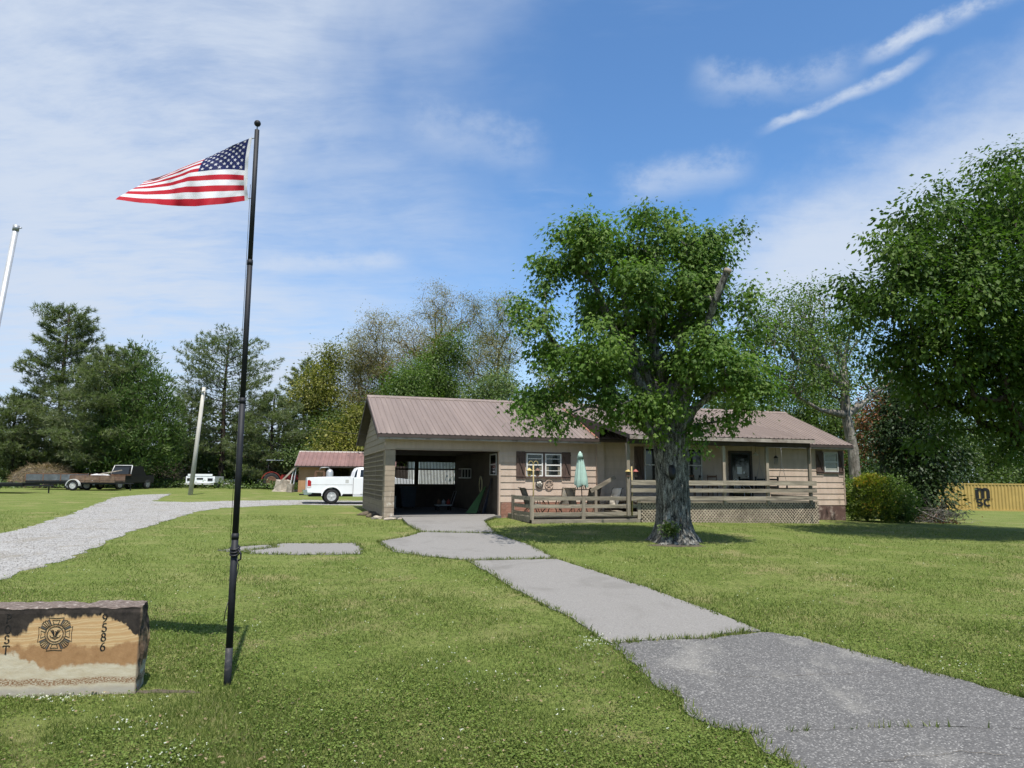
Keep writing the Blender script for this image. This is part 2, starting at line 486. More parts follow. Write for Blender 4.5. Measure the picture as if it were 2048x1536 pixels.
# ------------------------------------------------------------------ terrain: (x, y, metres below the eye)
_CT = [(0,6.6,2.50),(-3.52,8.76,2.40),(6,7,2.45),(-14,9,2.35),(16,9,2.4),(0,0,2.75),(-20,0,2.6),(20,0,2.7),
(-4,14,2.17),(3,14,2.17),(-12,15,2.10),(12,15,2.15),(4.9,21.1,1.86),(-6,21,1.86),(-15,21,1.83),(14,22,1.95),(22,20,2.1),
(-5,28,1.62),(0.6,26,1.68),(5,27,1.66),(12.4,29,1.80),(15.7,33.6,1.85),(22,30,2.05),
(-10.5,41,1.5),(-20,40,1.25),(-30,40,1.15),(-15,52,1.12),(-30,52,1.0),(-45,52,.95),(0,45,1.5),(12,45,1.8),(25,45,2.3),(35,60,2.5),
(48,72,2.75),(30,80,2.8),(60,60,2.7),(60,30,2.5),(-60,30,1.3),(-60,70,.9),(-20,70,1.0),(10,70,1.7),(-40,110,.9),(20,110,2.5),(80,110,3.3),(-100,60,1.0),(110,60,3.2),(0,150,2.0),(-100,150,1.),(110,150,3.2),(0,-30,2.8),(60,-20,2.7),(-60,-20,2.5)]
_cx = np.array([(a, b) for a, b, _ in _CT], float); _ch = np.array([c for *_, c in _CT], float)


def _U(r2):
    return np.where(r2 > 1e-9, 0.5 * r2 * np.log(np.maximum(r2, 1e-9)), 0.0)


_n = len(_cx); _A = np.zeros((_n + 3, _n + 3))
_A[:_n, :_n] = _U(((_cx[:, None] - _cx[None]) ** 2).sum(-1)) + np.eye(_n) * 30.0
_A[:_n, _n] = 1; _A[:_n, _n + 1:] = _cx; _A[_n, :_n] = 1; _A[_n + 1:, :_n] = _cx.T
_sol = np.linalg.solve(_A, np.r_[_ch, 0, 0, 0])


def gz(x, y):
    x = np.clip(np.asarray(x, float), -110, 110); y = np.clip(np.asarray(y, float), -30, 150)
    shp = x.shape; x = x.ravel(); y = y.ravel()
    out = np.empty(len(x))
    for i in range(0, len(x), 20000):
        p = np.stack([x[i:i + 20000], y[i:i + 20000]], -1)
        r2 = ((p[:, None, :] - _cx) ** 2).sum(-1)
        out[i:i + 20000] = EYE - (_U(r2) @ _sol[:_n] + _sol[_n] + p @ _sol[_n + 1:])
    return out.reshape(shp)


def g1(x, y):
    return float(gz(np.array([x]), np.array([y]))[0])


# ------------------------------------------------------------------ lawn material
m, t, p = bsdf_mat('lawn')
c = t.coord('Object')
lo = t.noise(c, 0.16, 5, 0.6)
mid = t.noise(c, 0.9, 5, 0.65)
hi = t.noise(c, 14.0, 4, 0.7)
vhi = t.noise(c, 55.0, 4, 0.7)
mow = t.noise(t.map(c, (0.12, 1.6, 1), (0, 0, R(12))), 1.0, 4, 0.6)
col = t.ramp(hi, [(0.30, (0.040, 0.054, 0.014)), (0.5, (0.106, 0.137, 0.031)), (0.70, (0.19, 0.218, 0.066))])
col = t.mix(t.smooth(lo, 0.35, 0.7, 0, 0.55), col, (0.125, 0.160, 0.038, 1))
col = t.mix(t.smooth(mid, 0.48, 0.72, 0, 0.65), col, (0.185, 0.188, 0.070, 1))
col = t.mix(t.smooth(mid, 0.47, 0.28, 0, 0.5), col, (0.072, 0.112, 0.022, 1))
col = t.mix(t.smooth(mow, 0.5, 0.7, 0, 0.35), col, (0.205, 0.205, 0.078, 1))
dry = t.noise(t.map(c, loc=(31, 7, 0)), 0.55, 6, 0.7)
col = t.mix(t.math('MULTIPLY', t.smooth(dry, 0.53, 0.68, 0, 0.8), t.smooth(vhi, 0.3, 0.6)), col, (0.24, 0.20, 0.10, 1))
t.put(p.inputs['Base Color'], col); p.inputs['Roughness'].default_value = 0.9; p.inputs['Specular IOR Level'].default_value = 0.1
hh = t.math('ADD', t.math('MULTIPLY', hi, 0.6), t.math('MULTIPLY', vhi, 0.4))
t.put(p.inputs['Normal'], t.bump(hh, 0.8, 0.06))
MAT['lawn'] = m

# gravel
m, t, p = bsdf_mat('gravel')
c = t.coord('Object')
vor = t.n.new('ShaderNodeTexVoronoi'); vor.inputs['Scale'].default_value = 34.0; t.put(vor.inputs['Vector'], c)
g = t.noise(c, 1.2, 6, 0.65)
rnd = t.sep(vor.outputs['Color'])[0]
col = t.ramp(rnd, [(0.0, (0.165, 0.158, 0.148)), (0.5, (0.275, 0.266, 0.252)), (1.0, (0.41, 0.40, 0.38))])
col = t.mix(t.smooth(g, 0.48, 0.72, 0, 0.65), col, (0.20, 0.175, 0.13, 1))
t.put(p.inputs['Base Color'], col); p.inputs['Roughness'].default_value = 0.9
t.put(p.inputs['Normal'], t.bump(vor.outputs['Distance'], 0.9, 0.03))
MAT['gravel'] = m

# chip-seal asphalt, worn so that the stones show
m, t, p = bsdf_mat('asphalt')
c = t.coord('Object')
vor = t.n.new('ShaderNodeTexVoronoi'); vor.inputs['Scale'].default_value = 58.0; t.put(vor.inputs['Vector'], c)
rnd = t.sep(vor.outputs['Color'])[0]
g = t.noise(t.map(c, (1.0, 0.55, 1)), 0.9, 6, 0.65)
col = t.ramp(rnd, [(0.0, (0.052, 0.050, 0.047)), (0.4, (0.094, 0.090, 0.085)), (0.78, (0.142, 0.136, 0.128)), (1.0, (0.31, 0.30, 0.28))])
edge = t.smooth(vor.outputs['Distance'], 0.25, 0.62)
col = t.mix(t.math('MULTIPLY', edge, 0.7), col, (0.07, 0.068, 0.067, 1))
col = t.mix(t.smooth(g, 0.5, 0.72, 0, 0.42), col, (0.30, 0.285, 0.25, 1))
col = t.mix(t.smooth(g, 0.45, 0.25, 0, 0.35), col, (0.07, 0.068, 0.068, 1))
t.put(p.inputs['Base Color'], col); p.inputs['Roughness'].default_value = 0.9
t.put(p.inputs['Normal'], t.bump(vor.outputs['Distance'], -0.7, 0.012))
MAT['asphalt'] = m

m, t, p = bsdf_mat('soil')
c = t.coord('Object')
g = t.noise(c, 9.0, 7, 0.7)
t.put(p.inputs['Base Color'], t.ramp(g, [(0.3, (0.035, 0.026, 0.017)), (0.55, (0.085, 0.066, 0.042)), (0.75, (0.18, 0.145, 0.095))]))
p.inputs['Roughness'].default_value = 0.95
t.put(p.inputs['Normal'], t.bump(g, 0.8, 0.04))
MAT['soil'] = m

# ------------------------------------------------------------------ ground sheet
def _axis(a, b, step, far, grow=1.35):
    core = list(np.arange(a, b + step * 0.5, step)); s = step
    hi_ = [core[-1]]
    while hi_[-1] < far:
        s *= grow; hi_.append(hi_[-1] + s)
    s = step; lo_ = [core[0]]
    while lo_[-1] > -far:
        s *= grow; lo_.append(lo_[-1] - s)
    return np.array(lo_[:0:-1] + core + hi_[1:])


gxs = _axis(-42, 60, 0.75, 900); gys = _axis(-4, 80, 0.6, 900)
GX, GY = np.meshgrid(gxs, gys)
GZ = gz(GX, GY)
nx_, ny_ = len(gxs), len(gys)
idx = np.arange(nx_ * ny_).reshape(ny_, nx_)
faces = np.stack([idx[:-1, :-1], idx[:-1, 1:], idx[1:, 1:], idx[1:, :-1]], -1).reshape(-1, 4)
ground = link('ground', np_mesh('ground', np.stack([GX, GY, GZ], -1), faces, MAT['lawn'], True))
tag(ground, None, None, kind='structure')


def densify(poly, step=0.25, jit=0.05, seed=1):
    rng = random.Random(seed); out = []
    n = len(poly)
    for i in range(n):
        a = Vector(poly[i]); b = Vector(poly[(i + 1) % n]); L = (b - a).length; k = max(1, int(L / step))
        for j in range(k):
            q = a.lerp(b, j / k)
            out.append((q.x + rng.uniform(-jit, jit), q.y + rng.uniform(-jit, jit)))
    return out


def inside(poly, x, y):
    x = np.asarray(x); y = np.asarray(y); r = np.zeros(x.shape, bool); n = len(poly)
    for i in range(n):
        x1, y1 = poly[i]; x2, y2 = poly[(i + 1) % n]
        if y1 == y2: continue
        cnd = ((y1 > y) != (y2 > y)) & (x < (x2 - x1) * (y - y1) / (y2 - y1) + x1)
        r ^= cnd
    return r


def sheet(name, poly, mat, lift, cell=0.5, skirt=0.06, parent=None, zfn=None):
    """an outline laid on the terrain with its own thickness at the rim"""
    nb = len(poly)
    xs = [q[0] for q in poly]; ys = [q[1] for q in poly]
    gx, gy = np.meshgrid(np.arange(min(xs), max(xs), cell), np.arange(min(ys), max(ys), cell))
    gx = gx.ravel() + 0.13 * cell; gy = gy.ravel()
    ok = inside(poly, gx, gy)
    pts = [Vector(q) for q in poly] + [Vector((a, b)) for a, b in zip(gx[ok], gy[ok])]
    edges = [(i, (i + 1) % nb) for i in range(nb)]
    vo, eo, fo, *_ = delaunay_2d_cdt(pts, edges, [], 1, 1e-5)
    X = np.array([q.x for q in vo]); Y = np.array([q.y for q in vo])
    Z = gz(X, Y) + lift + (zfn(X, Y) if zfn else 0)
    b = MB(); V = [(a, c_, d) for a, c_, d in zip(X, Y, Z)]
    fs = [tuple(f) for f in fo]
    cnt = {}
    for f in fs:
        for i in range(len(f)):
            e = (f[i], f[(i + 1) % len(f)]); cnt[tuple(sorted(e))] = cnt.get(tuple(sorted(e)), 0) + 1
    rim = [e for e, k in cnt.items() if k == 1]
    low = {}
    for e in rim:
        for i in e:
            if i not in low:
                low[i] = len(V); V.append((V[i][0], V[i][1], V[i][2] - skirt))
    fs += [(e[0], e[1], low[e[1]], low[e[0]]) for e in rim]
    b.add(V, fs)
    return b.build(name, mat, parent)


SLAB_TOP = [(-4.66, 29.75), (-3.73, 26.05), (-2.93, 23.6), (-0.43, 23.3), (-0.76, 25.15), (-1.05, 27.3), (-0.62, 29.6), (-0.7, 30.4)]
SLAB_MID = [(-2.91, 23.53), (-3.19, 22.35), (-3.54, 21.7), (-3.84, 21.1), (-3.54, 20.25), (-3.07, 19.15), (-2.17, 18.4), (-1.07, 17.78), (1.1, 18.13), (0.85, 19.35), (0.45, 20.8), (-0.03, 22.0), (-0.43, 23.22)]
SLAB_LOW = [(-1.03, 17.68), (-0.4, 15.8), (0.04, 14.4), (0.35, 13.6), (0.71, 12.65), (1.03, 11.95), (1.21, 11.15), (1.31, 10.75), (1.44, 10.5), (2.19, 10.75), (2.93, 10.8), (3.15, 11.05), (3.83, 11.25), (3.47, 12.45), (2.97, 13.85), (2.76, 14.45), (2.29, 15.45), (1.74, 16.7), (1.12, 18.05)]
ASPH_UP = [(1.43, 10.47), (1.62, 9.4), (1.69, 8.75), (1.92, 8.3), (1.84, 7.9), (2.03, 7.5), (2.35, 7.35), (3.39, 7.45), (4.41, 7.5), (5.12, 7.47), (6.2, 7.45), (5.77, 8.35), (5.56, 8.75), (4.95, 9.8), (4.29, 10.9), (3.92, 11.18), (3.36, 11.0), (2.91, 10.77), (2.17, 10.71)]
ASPH_LOW = [(2.36, 7.37), (2.31, 7.05), (2.48, 6.6), (2.63, 6.2), (2.74, 5.35), (2.4, 3.0), (2.0, -3.0), (9.5, -3.0), (8.6, 3.0), (7.3, 5.5), (6.22, 7.46), (5.12, 7.49), (4.38, 7.52), (3.36, 7.47)]
PATCH_BIG = [(-6.62, 20.28), (-6.5, 20.55), (-5.42, 20.6), (-4.49, 20.75), (-4.04, 19.65), (-3.86, 18.65), (-5.36, 18.5), (-6.67, 18.6), (-6.98, 18.95), (-6.36, 19.75), (-6.57, 20.05)]
PATCH_SMALL = [(-7.71, 19.15), (-7.25, 19.95), (-6.67, 20.25), (-6.63, 20.05), (-6.44, 19.78), (-7.04, 19.0), (-7.12, 18.75)]
GRAVEL = [(-12.6, 13.0), (-14.05, 17.3), (-15.45, 21.9), (-16.3, 25.15), (-18.41, 30.8), (-20.93, 37.0), (-22.23, 40.0), (-22.64, 43.85), (-21.88, 45.95), (-20.61, 42.8), (-18.91, 37.9), (-17.15, 37.9), (-15.69, 40.45), (-12.52, 43.6), (-9.06, 44.15), (-3.0, 45.5), (-2.6, 42.6), (-8.06, 39.3), (-11.26, 38.85), (-12.59, 36.85), (-13.8, 34.45), (-13.79, 31.45), (-12.79, 26.85), (-12.0, 22.8), (-11.17, 19.4), (-10.75, 17.75), (-10.54, 16.15), (-10.45, 14.95), (-10.3, 12.0), (-10.0, -3.0), (-13.0, -3.0)]
drive = bpy.data.objects.new('driveway', None); COL.objects.link(drive); drive['kind'] = 'structure'
ramp_fn = lambda X, Y: np.clip((Y - 24.0) / 4.5, 0, 1) * 0.085
sheet('slab', densify(SLAB_TOP, 0.3, 0.02, 1), MAT['concrete'], 0.02, 0.6, parent=drive, zfn=ramp_fn)
sheet('slab', densify(SLAB_MID, 0.3, 0.035, 2), MAT['concrete'], 0.02, 0.6, parent=drive)
sheet('slab', densify(SLAB_LOW, 0.25, 0.03, 3), MAT['concrete'], 0.02, 0.5, parent=drive)
sheet('asphalt_apron', densify(ASPH_UP, 0.12, 0.03, 4), MAT['asphalt'], 0.016, 0.4, parent=drive)
sheet('asphalt_apron', densify(ASPH_LOW, 0.15, 0.03, 5), MAT['asphalt'], 0.012, 0.5, parent=drive)
def crack(pts, w, seed, lift=0.0235):
    rg = random.Random(seed); P = []
    for i in range(len(pts) - 1):
        a = Vector(pts[i]); b_ = Vector(pts[i + 1]); k = max(2, int((b_ - a).length / 0.07))
        for j in range(k): P.append(a.lerp(b_, j / k) + Vector((rg.uniform(-.03, .03), rg.uniform(-.03, .03))))
    n_ = len(P); V = []
    for i, q in enumerate(P):
        t_ = (P[min(i + 1, n_ - 1)] - P[max(i - 1, 0)]).normalized(); ww = w * rg.uniform(0.4, 1.2) * (0.35 + 0.65 * math.sin(math.pi * (i + 0.5) / n_))
        z_ = g1(q.x, q.y) + lift
        V += [(q.x - t_.y * ww, q.y + t_.x * ww, z_), (q.x + t_.y * ww, q.y - t_.x * ww, z_)]
    MB().add(V, [(2 * i, 2 * i + 1, 2 * i + 3, 2 * i + 2) for i in range(n_ - 1)]).build('crack', MAT['soil'], drive)


for k, (pts, w) in enumerate((([(1.9, 9.4), (2.9, 9.0), (4.1, 9.15), (5.1, 9.3)], 0.004), ([(2.9, 6.6), (4.2, 6.9), (5.6, 6.6)], 0.005))):
    crack(pts, w, 60 + k)
pth = bpy.data.objects.new('path', None); COL.objects.link(pth); pth['kind'] = 'structure'
sheet('slab', densify(PATCH_BIG, 0.2, 0.05, 6), MAT['concrete'], 0.016, 0.5, parent=pth)
sheet('slab', densify(PATCH_SMALL, 0.2, 0.04, 7), MAT['concrete'], 0.016, 0.5, parent=pth)
grav = sheet('gravel_road', densify(GRAVEL, 0.3, 0.16, 8), MAT['gravel'], 0.012, 0.8, 0.03)
tag(grav, None, None, kind='structure')
HARD = [SLAB_TOP, SLAB_MID, SLAB_LOW, ASPH_UP, ASPH_LOW, PATCH_BIG, PATCH_SMALL, GRAVEL]

# bare soil beside the stone and at the foot of the flagpole
def ell(cx, cy, rx, ry, n=26, seed=0, j=0.18):
    rng = random.Random(seed)
    return [(cx + rx * math.cos(2 * math.pi * k / n) * (1 + rng.uniform(-j, j)), cy + ry * math.sin(2 * math.pi * k / n) * (1 + rng.uniform(-j, j))) for k in range(n)]


SOIL = [ell(-3.88, 8.42, 0.36, 0.06, seed=3, j=0.35), ell(-0.95, 6.3, 0.35, 0.16, seed=5), ell(4.75, 20.85, 0.9, 0.25, seed=8)]
for q in SOIL:
    s_ = sheet('soil', densify(q, 0.06, 0.02, 3), MAT['soil'], 0.004, 0.2, 0.02); tag(s_, None, None, kind='structure')

# ------------------------------------------------------------------ the house; u runs along the front, v into the house, z from the garage floor
TH = R(17.0); HO = Vector((-5.0, 28.3, 1.30))
house = thing('ranch_house', 'long low tan ranch house with brown ribbed metal roof and open garage', 'house', HO, TH)
HM = Matrix.Translation(HO) @ Matrix.Rotation(TH, 4, 'Z')
ULEN, DEP = 22.1, 8.9
EXPO = 0.272


def lap(u0, u1, z0, h, v=0.0, mat='siding', parent=house, name='siding_board'):
    """one lap board: a wedge, thicker at its lower edge"""
    b = MB()
    P = [(u0, v - 0.034, z0), (u1, v - 0.034, z0), (u1, v, z0), (u0, v, z0), (u0, v - 0.010, z0 + h + 0.018), (u1, v - 0.010, z0 + h + 0.018), (u1, v, z0 + h + 0.018), (u0, v, z0 + h + 0.018)]
    b.add(P, [(0, 3, 2, 1), (4, 5, 6, 7), (0, 1, 5, 4), (1, 2, 6, 5), (2, 3, 7, 6), (3, 0, 4, 7)])
    return b.build(name, MAT[mat], parent)


def lap_wall(u0, u1, z0, z1, openings, v=0.0):
    z = z0
    while z < z1 - 0.02:
        h = min(EXPO, z1 - z)
        segs = [(u0, u1)]
        for (a, b_, c_, d) in openings:
            if z + h > c_ + 0.01 and z < d - 0.01:
                segs = [s for q in segs for s in ((q[0], min(q[1], a)), (max(q[0], b_), q[1])) if s[1] - s[0] > 0.03]
        for q in segs: lap(q[0], q[1], z, h, v)
        z += EXPO


# structural walls (boxes behind the boards)
MB().box(4.78, ULEN - 0.01, 0.002, 0.18, -0.35, 3.12).build('front_wall', MAT['siding'], house)
MB().box(4.78, 9.06, -0.012, 0.0, -0.2, 0.54).build('foundation', MAT['brick_paint'], house)
for r_ in range(7):
    for k in range(11):
        a = 4.80 + k * 0.40 - (0.2 if r_ % 2 else 0); b_ = min(a + 0.39, 9.05); a = max(a, 4.79)
        if b_ - a > 0.05: MB().box(a, b_, -0.028, -0.012, -0.14 + r_ * 0.097, -0.14 + r_ * 0.097 + 0.088).build('brick', MAT['brick_paint'], house)
MB().box(9.4, ULEN + 0.0, -0.02, 0.0, -0.75, 0.36).build('foundation', MAT['foundation_paint'], house)
MB().box(ULEN - 0.16, ULEN - 0.002, 0.181, DEP, -0.9, 3.12).build('end_wall', MAT['siding'], house)
MB().box(4.9, ULEN - 0.17, DEP - 0.15, DEP, -0.5, 3.12).build('rear_wall', MAT['siding'], house)
lap_wall(4.75, 9.06, 0.54, 2.61, [(5.83, 7.47, 1.57, 2.63)])
lap_wall(9.37, ULEN, 0.36, 3.10, [(15.66, 16.93, 0.5, 2.86), (11.3, 12.5, 1.35, 2.95), (13.2, 14.3, 1.35, 2.95), (20.9, 21.8, 1.92, 2.92)])
# end-wall boards
for k in range(10):
    z = 0.36 + k * EXPO
    b = MB(); P = [(ULEN, 0.0, z), (ULEN + 0.03, 0.0, z), (ULEN + 0.03, DEP, z), (ULEN, DEP, z), (ULEN, 0.0, z + EXPO + .015), (ULEN + 0.01, 0.0, z + EXPO + .015), (ULEN + 0.01, DEP, z + EXPO + .015), (ULEN, DEP, z + EXPO + .015)]
    b.add(P, [(0, 3, 2, 1), (4, 5, 6, 7), (0, 1, 5, 4), (1, 2, 6, 5), (2, 3, 7, 6), (3, 0, 4, 7)]).build('siding_board', MAT['siding'], house)
# wing header over the opening, corner trim, pilaster
MB().box(-0.02, 9.06, -0.030, 0.20, 2.62, 3.12).build('header_board', MAT['siding'], house)
MB().box(0.38, 4.72, -0.036, -0.031, 2.62, 2.68).build('header_trim', MAT['trim'], house)
MB().box(9.06, 9.37, -0.13, 0.0, 0.0, 3.12).build('pilaster', MAT['siding'], house)
for k in range(8):
    lap(9.05, 9.385, 0.54 + k * EXPO, EXPO, -0.13)
MB().box(4.68, 4.752, -0.040, 0.16, 0.0, 2.62).build('corner_trim', MAT['siding'], house)
MB().box(ULEN - 0.04, ULEN + 0.04, -0.045, -0.035, 0.36, 3.10).build('corner_trim', MAT['trim'], house)

# garage pillar of painted blocks
for k in range(13):
    z = -0.06 + k * 0.205
    b = MB().box(0.004, 0.396, -0.004 + 0.002 * (k % 2), 0.40, z + 0.004, z + 0.201)
    b.build('block', MAT['block_bare'] if k < 5 else MAT['block_paint'], house, bevel=0.006)
MB().box(0.01, 0.39, 0.004, 0.39, -0.3, 2.60).build('pillar_core', MAT['block_paint'], house)
# left side wall: solid block base, ten courses of open screen blocks, sill
DEPW = DEP
for r_ in range(4):
    k = 0; y = 0.40 - (0.2 if r_ % 2 else 0)
    while y < DEPW:
        a = max(y, 0.402); b_ = min(y + 0.396, DEPW)
        if b_ - a > 0.04: MB().box(0.0, 0.19, a, b_, -0.26 + r_ * 0.2, -0.26 + r_ * 0.2 + 0.194).build('block', MAT['screen_block'], house)
        y += 0.40
for r_ in range(10):
    z = 0.545 + r_ * 0.205
    b = MB().box(0.0, 0.19, 0.402, DEPW, z, z + 0.055)
    y = 0.42
    while y < DEPW:
        b.box(0.02, 0.15, y, y + 0.05, z + 0.055, z + 0.205); y += 0.165
    b.build('screen_block_course', MAT['screen_block'], house)
for y in (0.402, 3.1, 6.0, DEPW - 0.22):
    MB().box(-0.012, 0.20, y, y + 0.16, 0.54, 2.60).build('block_mullion', MAT['screen_block'], house)
MB().box(-0.03, 0.2, 0.0, DEPW, 2.60, 2.66).build('wall_plate', MAT['trim'], house)
# gable boards on the left end
RZ_, EZ = 5.22, 3.23
PIT = (RZ_ - EZ) / 4.9
def roof_z(v): return EZ + PIT * (v + 0.45) if v <= 4.45 else EZ + PIT * (9.35 - v)
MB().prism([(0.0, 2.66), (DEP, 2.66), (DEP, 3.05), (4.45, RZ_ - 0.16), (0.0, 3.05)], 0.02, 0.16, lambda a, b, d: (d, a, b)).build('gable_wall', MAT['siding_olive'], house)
MB().prism([(0.19, 2.66), (DEP, 2.66), (DEP, 3.05), (4.45, RZ_ - 0.16), (0.19, 3.05)], ULEN - 0.16, ULEN - 0.03, lambda a, b, d: (d, a, b)).build('gable_wall', MAT['siding'], house)
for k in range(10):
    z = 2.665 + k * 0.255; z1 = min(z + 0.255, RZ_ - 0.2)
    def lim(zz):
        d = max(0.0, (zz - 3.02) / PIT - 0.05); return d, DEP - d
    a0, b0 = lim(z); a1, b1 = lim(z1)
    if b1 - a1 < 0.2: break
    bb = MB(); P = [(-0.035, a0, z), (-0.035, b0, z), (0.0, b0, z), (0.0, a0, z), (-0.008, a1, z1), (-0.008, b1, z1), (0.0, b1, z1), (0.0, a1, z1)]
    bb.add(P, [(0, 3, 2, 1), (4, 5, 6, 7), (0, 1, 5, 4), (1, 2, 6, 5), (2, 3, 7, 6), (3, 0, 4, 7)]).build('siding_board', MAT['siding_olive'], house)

# roof: 3-foot ribbed sheets laid side by side
def sheet_mesh(width, length, ribs, mat, name='roof_panel'):
    xs = [0.0]; hs = [0.0]
    for k in range(ribs):
        c0 = width * (k + 0.5) / ribs
        xs += [c0 - 0.034, c0 - 0.016, c0 + 0.016, c0 + 0.034]; hs += [0, 0.026, 0.026, 0]
    xs.append(width); hs.append(0.0)
    b = MB(); n = len(xs); V = []
    for y in (0.0, length):
        V += [(x, y, h) for x, h in zip(xs, hs)]
    for y in (0.0, length):
        V += [(x, y, h - 0.006) for x, h in zip(xs, hs)]
    F_ = []
    for i in range(n - 1):
        F_.append((i, i + 1, n + i + 1, n + i)); F_.append((2 * n + i + 1, 2 * n + i, 3 * n + i, 3 * n + i + 1)); F_.append((i + 1, i, 2 * n + i, 2 * n + i + 1))
    b.add(V, F_)
    return b.mesh(name, mat)


slope = math.atan(PIT); SL = math.hypot(4.9, RZ_ - EZ)
pm = sheet_mesh(0.908, SL, 4, MAT['roof_metal'])
U0, NP_ = -0.36, 25
for k in range(NP_):
    link('roof_panel', pm, house, (U0 + k * 0.91, -0.45, EZ), (slope, 0, 0))
    link('roof_panel', pm, house, (U0 + (k + 1) * 0.91 - 0.002, 9.35, EZ), (slope, 0, math.pi))
U1 = U0 + NP_ * 0.91
MB().prism([(4.25, RZ_ - 0.075), (4.45, RZ_ + 0.03), (4.65, RZ_ - 0.075), (4.65, RZ_ - 0.05), (4.45, RZ_ + 0.06), (4.25, RZ_ - 0.05)], U0 - 0.02, U1 + 0.02, lambda a, b, d: (d, a, b)).build('ridge_cap', MAT['roof_metal'], house)
# decking and soffit under the sheets
for s_ in (0, 1):
    f = (lambda v: v) if not s_ else (lambda v: 8.9 - v)
    MB().prism([(-0.42, EZ - 0.03), (4.45, RZ_ - 0.035), (4.45, RZ_ - 0.10), (-0.42, EZ - 0.10)], U0 + 0.02, U1 - 0.02, lambda a, b, d: (d, f(a), b)).build('roof_deck', MAT['fascia_dark'], house)
MB().box(U0 + 0.03, 9.02, -0.40, 0.0, EZ - 0.135, EZ - 0.105).build('soffit', MAT['trim'], house)
MB().box(9.40, U1 - 0.03, -0.40, 0.0, EZ - 0.135, EZ - 0.105).build('soffit', MAT['trim'], house)
MB().box(U0 + 0.01, U1 - 0.01, -0.458, -0.402, EZ - 0.135, EZ - 0.020).build('fascia', MAT['fascia_dark'], house)
MB().box(U0 + 0.02, 9.1, -0.426, -0.402, EZ - 0.215, EZ - 0.137).build('fascia', MAT['fascia_pale'], house)
MB().box(17.4, U1 - 0.02, -0.426, -0.402, EZ - 0.215, EZ - 0.137).build('fascia', MAT['fascia_pale'], house)
for uu, mt in ((U0 - 0.028, 'fascia_dark'), (U1 + 0.002, 'fascia_pale')):
    for s_ in (0, 1):
        f = (lambda v: v) if not s_ else (lambda v: 8.9 - v)
        MB().prism([(-0.45, EZ - 0.02), (4.45, RZ_ - 0.02), (4.45, RZ_ - 0.19), (-0.45, EZ - 0.19)], uu, uu + 0.026, lambda a, b, d: (d, f(a), b)).build('rake_board', MAT[mt], house)
# seam where the wing roof meets the main roof
b = MB(); n_ = Vector((0, -math.sin(slope), math.cos(slope)))
for a0, a1 in ((-0.45, 3.6),):
    p0 = Vector((8.93, a0, roof_z(a0))) + n_ * 0.03; p1 = Vector((8.93, a1, roof_z(a1))) + n_ * 0.03
    b.bar(p0, p1, 0.10, 0.02, up=n_)
b.build('roof_seam', MAT['seam_rust'], house)
# porch roof
PV0, PV1 = -3.42, 3.0
PZ0, PZ1 = EZ + 0.02, EZ + PIT * (PV1 + 0.45) + 0.035
ps = math.atan2(PZ1 - PZ0, PV1 - PV0); PL = math.hypot(PZ1 - PZ0, PV1 - PV0)
pm2 = sheet_mesh(0.863, PL, 4, MAT['roof_metal'])
for k in range(10):
    link('porch_roof_panel', pm2, house, (9.02 + k * 0.865, PV0, PZ0), (ps, 0, 0))
pz = lambda v: PZ0 + (v - PV0) * (PZ1 - PZ0) / (PV1 - PV0)
MB().prism([(PV0 + 0.04, pz(PV0) - 0.02), (PV1, PZ1 - 0.02), (PV1, PZ1 - 0.04), (PV0 + 0.04, pz(PV0) - 0.09)], 9.05, 17.64, lambda a, b, d: (d, a, b)).build('porch_ceiling', MAT['dark_wood'], house)
for uu in (9.03, 17.645):
    MB().prism([(PV0 + 0.02, pz(PV0) - 0.012), (PV1, PZ1 - 0.012), (-0.45, EZ - 0.02), (-0.45, pz(-0.45) - 0.16), (PV0 + 0.02, pz(PV0) - 0.17)], uu, uu + 0.03, lambda a, b, d: (d, a, b)).build('porch_rake', MAT['fascia_dark'], house)
MB().box(9.0, 17.66, PV0 - 0.002, PV0 + 0.03, PZ0 - 0.17, PZ0 - 0.03).build('porch_fascia', MAT['fascia_pale'], house)
MB().box(9.05, 17.6, -3.18, -3.02, PZ0 - 0.34, PZ0 - 0.12).build('porch_beam', MAT['dark_wood'], house)


def window(u0, u1, z0, z1, v=0.0, blinds=False, sashes=2, parent=house, xf=None, fmat='white_vinyl', curtains=False):
    fn = xf or (lambda m_: m_)
    w = 0.05
    frm = MB()
    for (a, b_, c_, d) in ((u0, u0 + w, z0, z1), (u1 - w, u1, z0, z1), (u0 + w, u1 - w, z0, z0 + w), (u0 + w, u1 - w, z1 - w, z1)):
        frm.box(a, b_, v - 0.055, v + 0.002, c_, d)
    win = frm.build('window', MAT[fmat], parent)
    MB().box(u0 + w, u1 - w, v - 0.022, v - 0.014, z0 + w, z1 - w).build('pane', MAT['glass'], win)
    zm = (z0 + z1) / 2
    MB().box(u0 + w, u1 - w, v - 0.048, v - 0.0225, zm - 0.025, zm + 0.025).build('sash_rail', MAT[fmat], win)
    if sashes > 2:
        for q in ((z0 + zm) / 2, (zm + z1) / 2 + 0.02):
            MB().box(u0 + w, u1 - w, v - 0.04, v - 0.0225, q - 0.012, q + 0.012).build('sash_rail', MAT[fmat], win)
    if blinds:
        k = 0; z = z0 + w + 0.01
        bl = MB()
        while z < z1 - w - 0.02:
            bl.box(u0 + w + 0.02, u1 - w - 0.02, v - 0.0255, v - 0.0225, z, z + 0.040); z += 0.062
        bl.build('blind', MAT['blind'], win)
    if curtains:
        MB().box(u0 + w, u0 + w + 0.12, v - 0.0255, v - 0.0225, z0 + w, zm - 0.03).build('curtain', MAT['curtain'], win)
        MB().box(u1 - w - 0.10, u1 - w, v - 0.0255, v - 0.0225, z0 + w, zm - 0.03).build('curtain', MAT['curtain'], win)
    return win


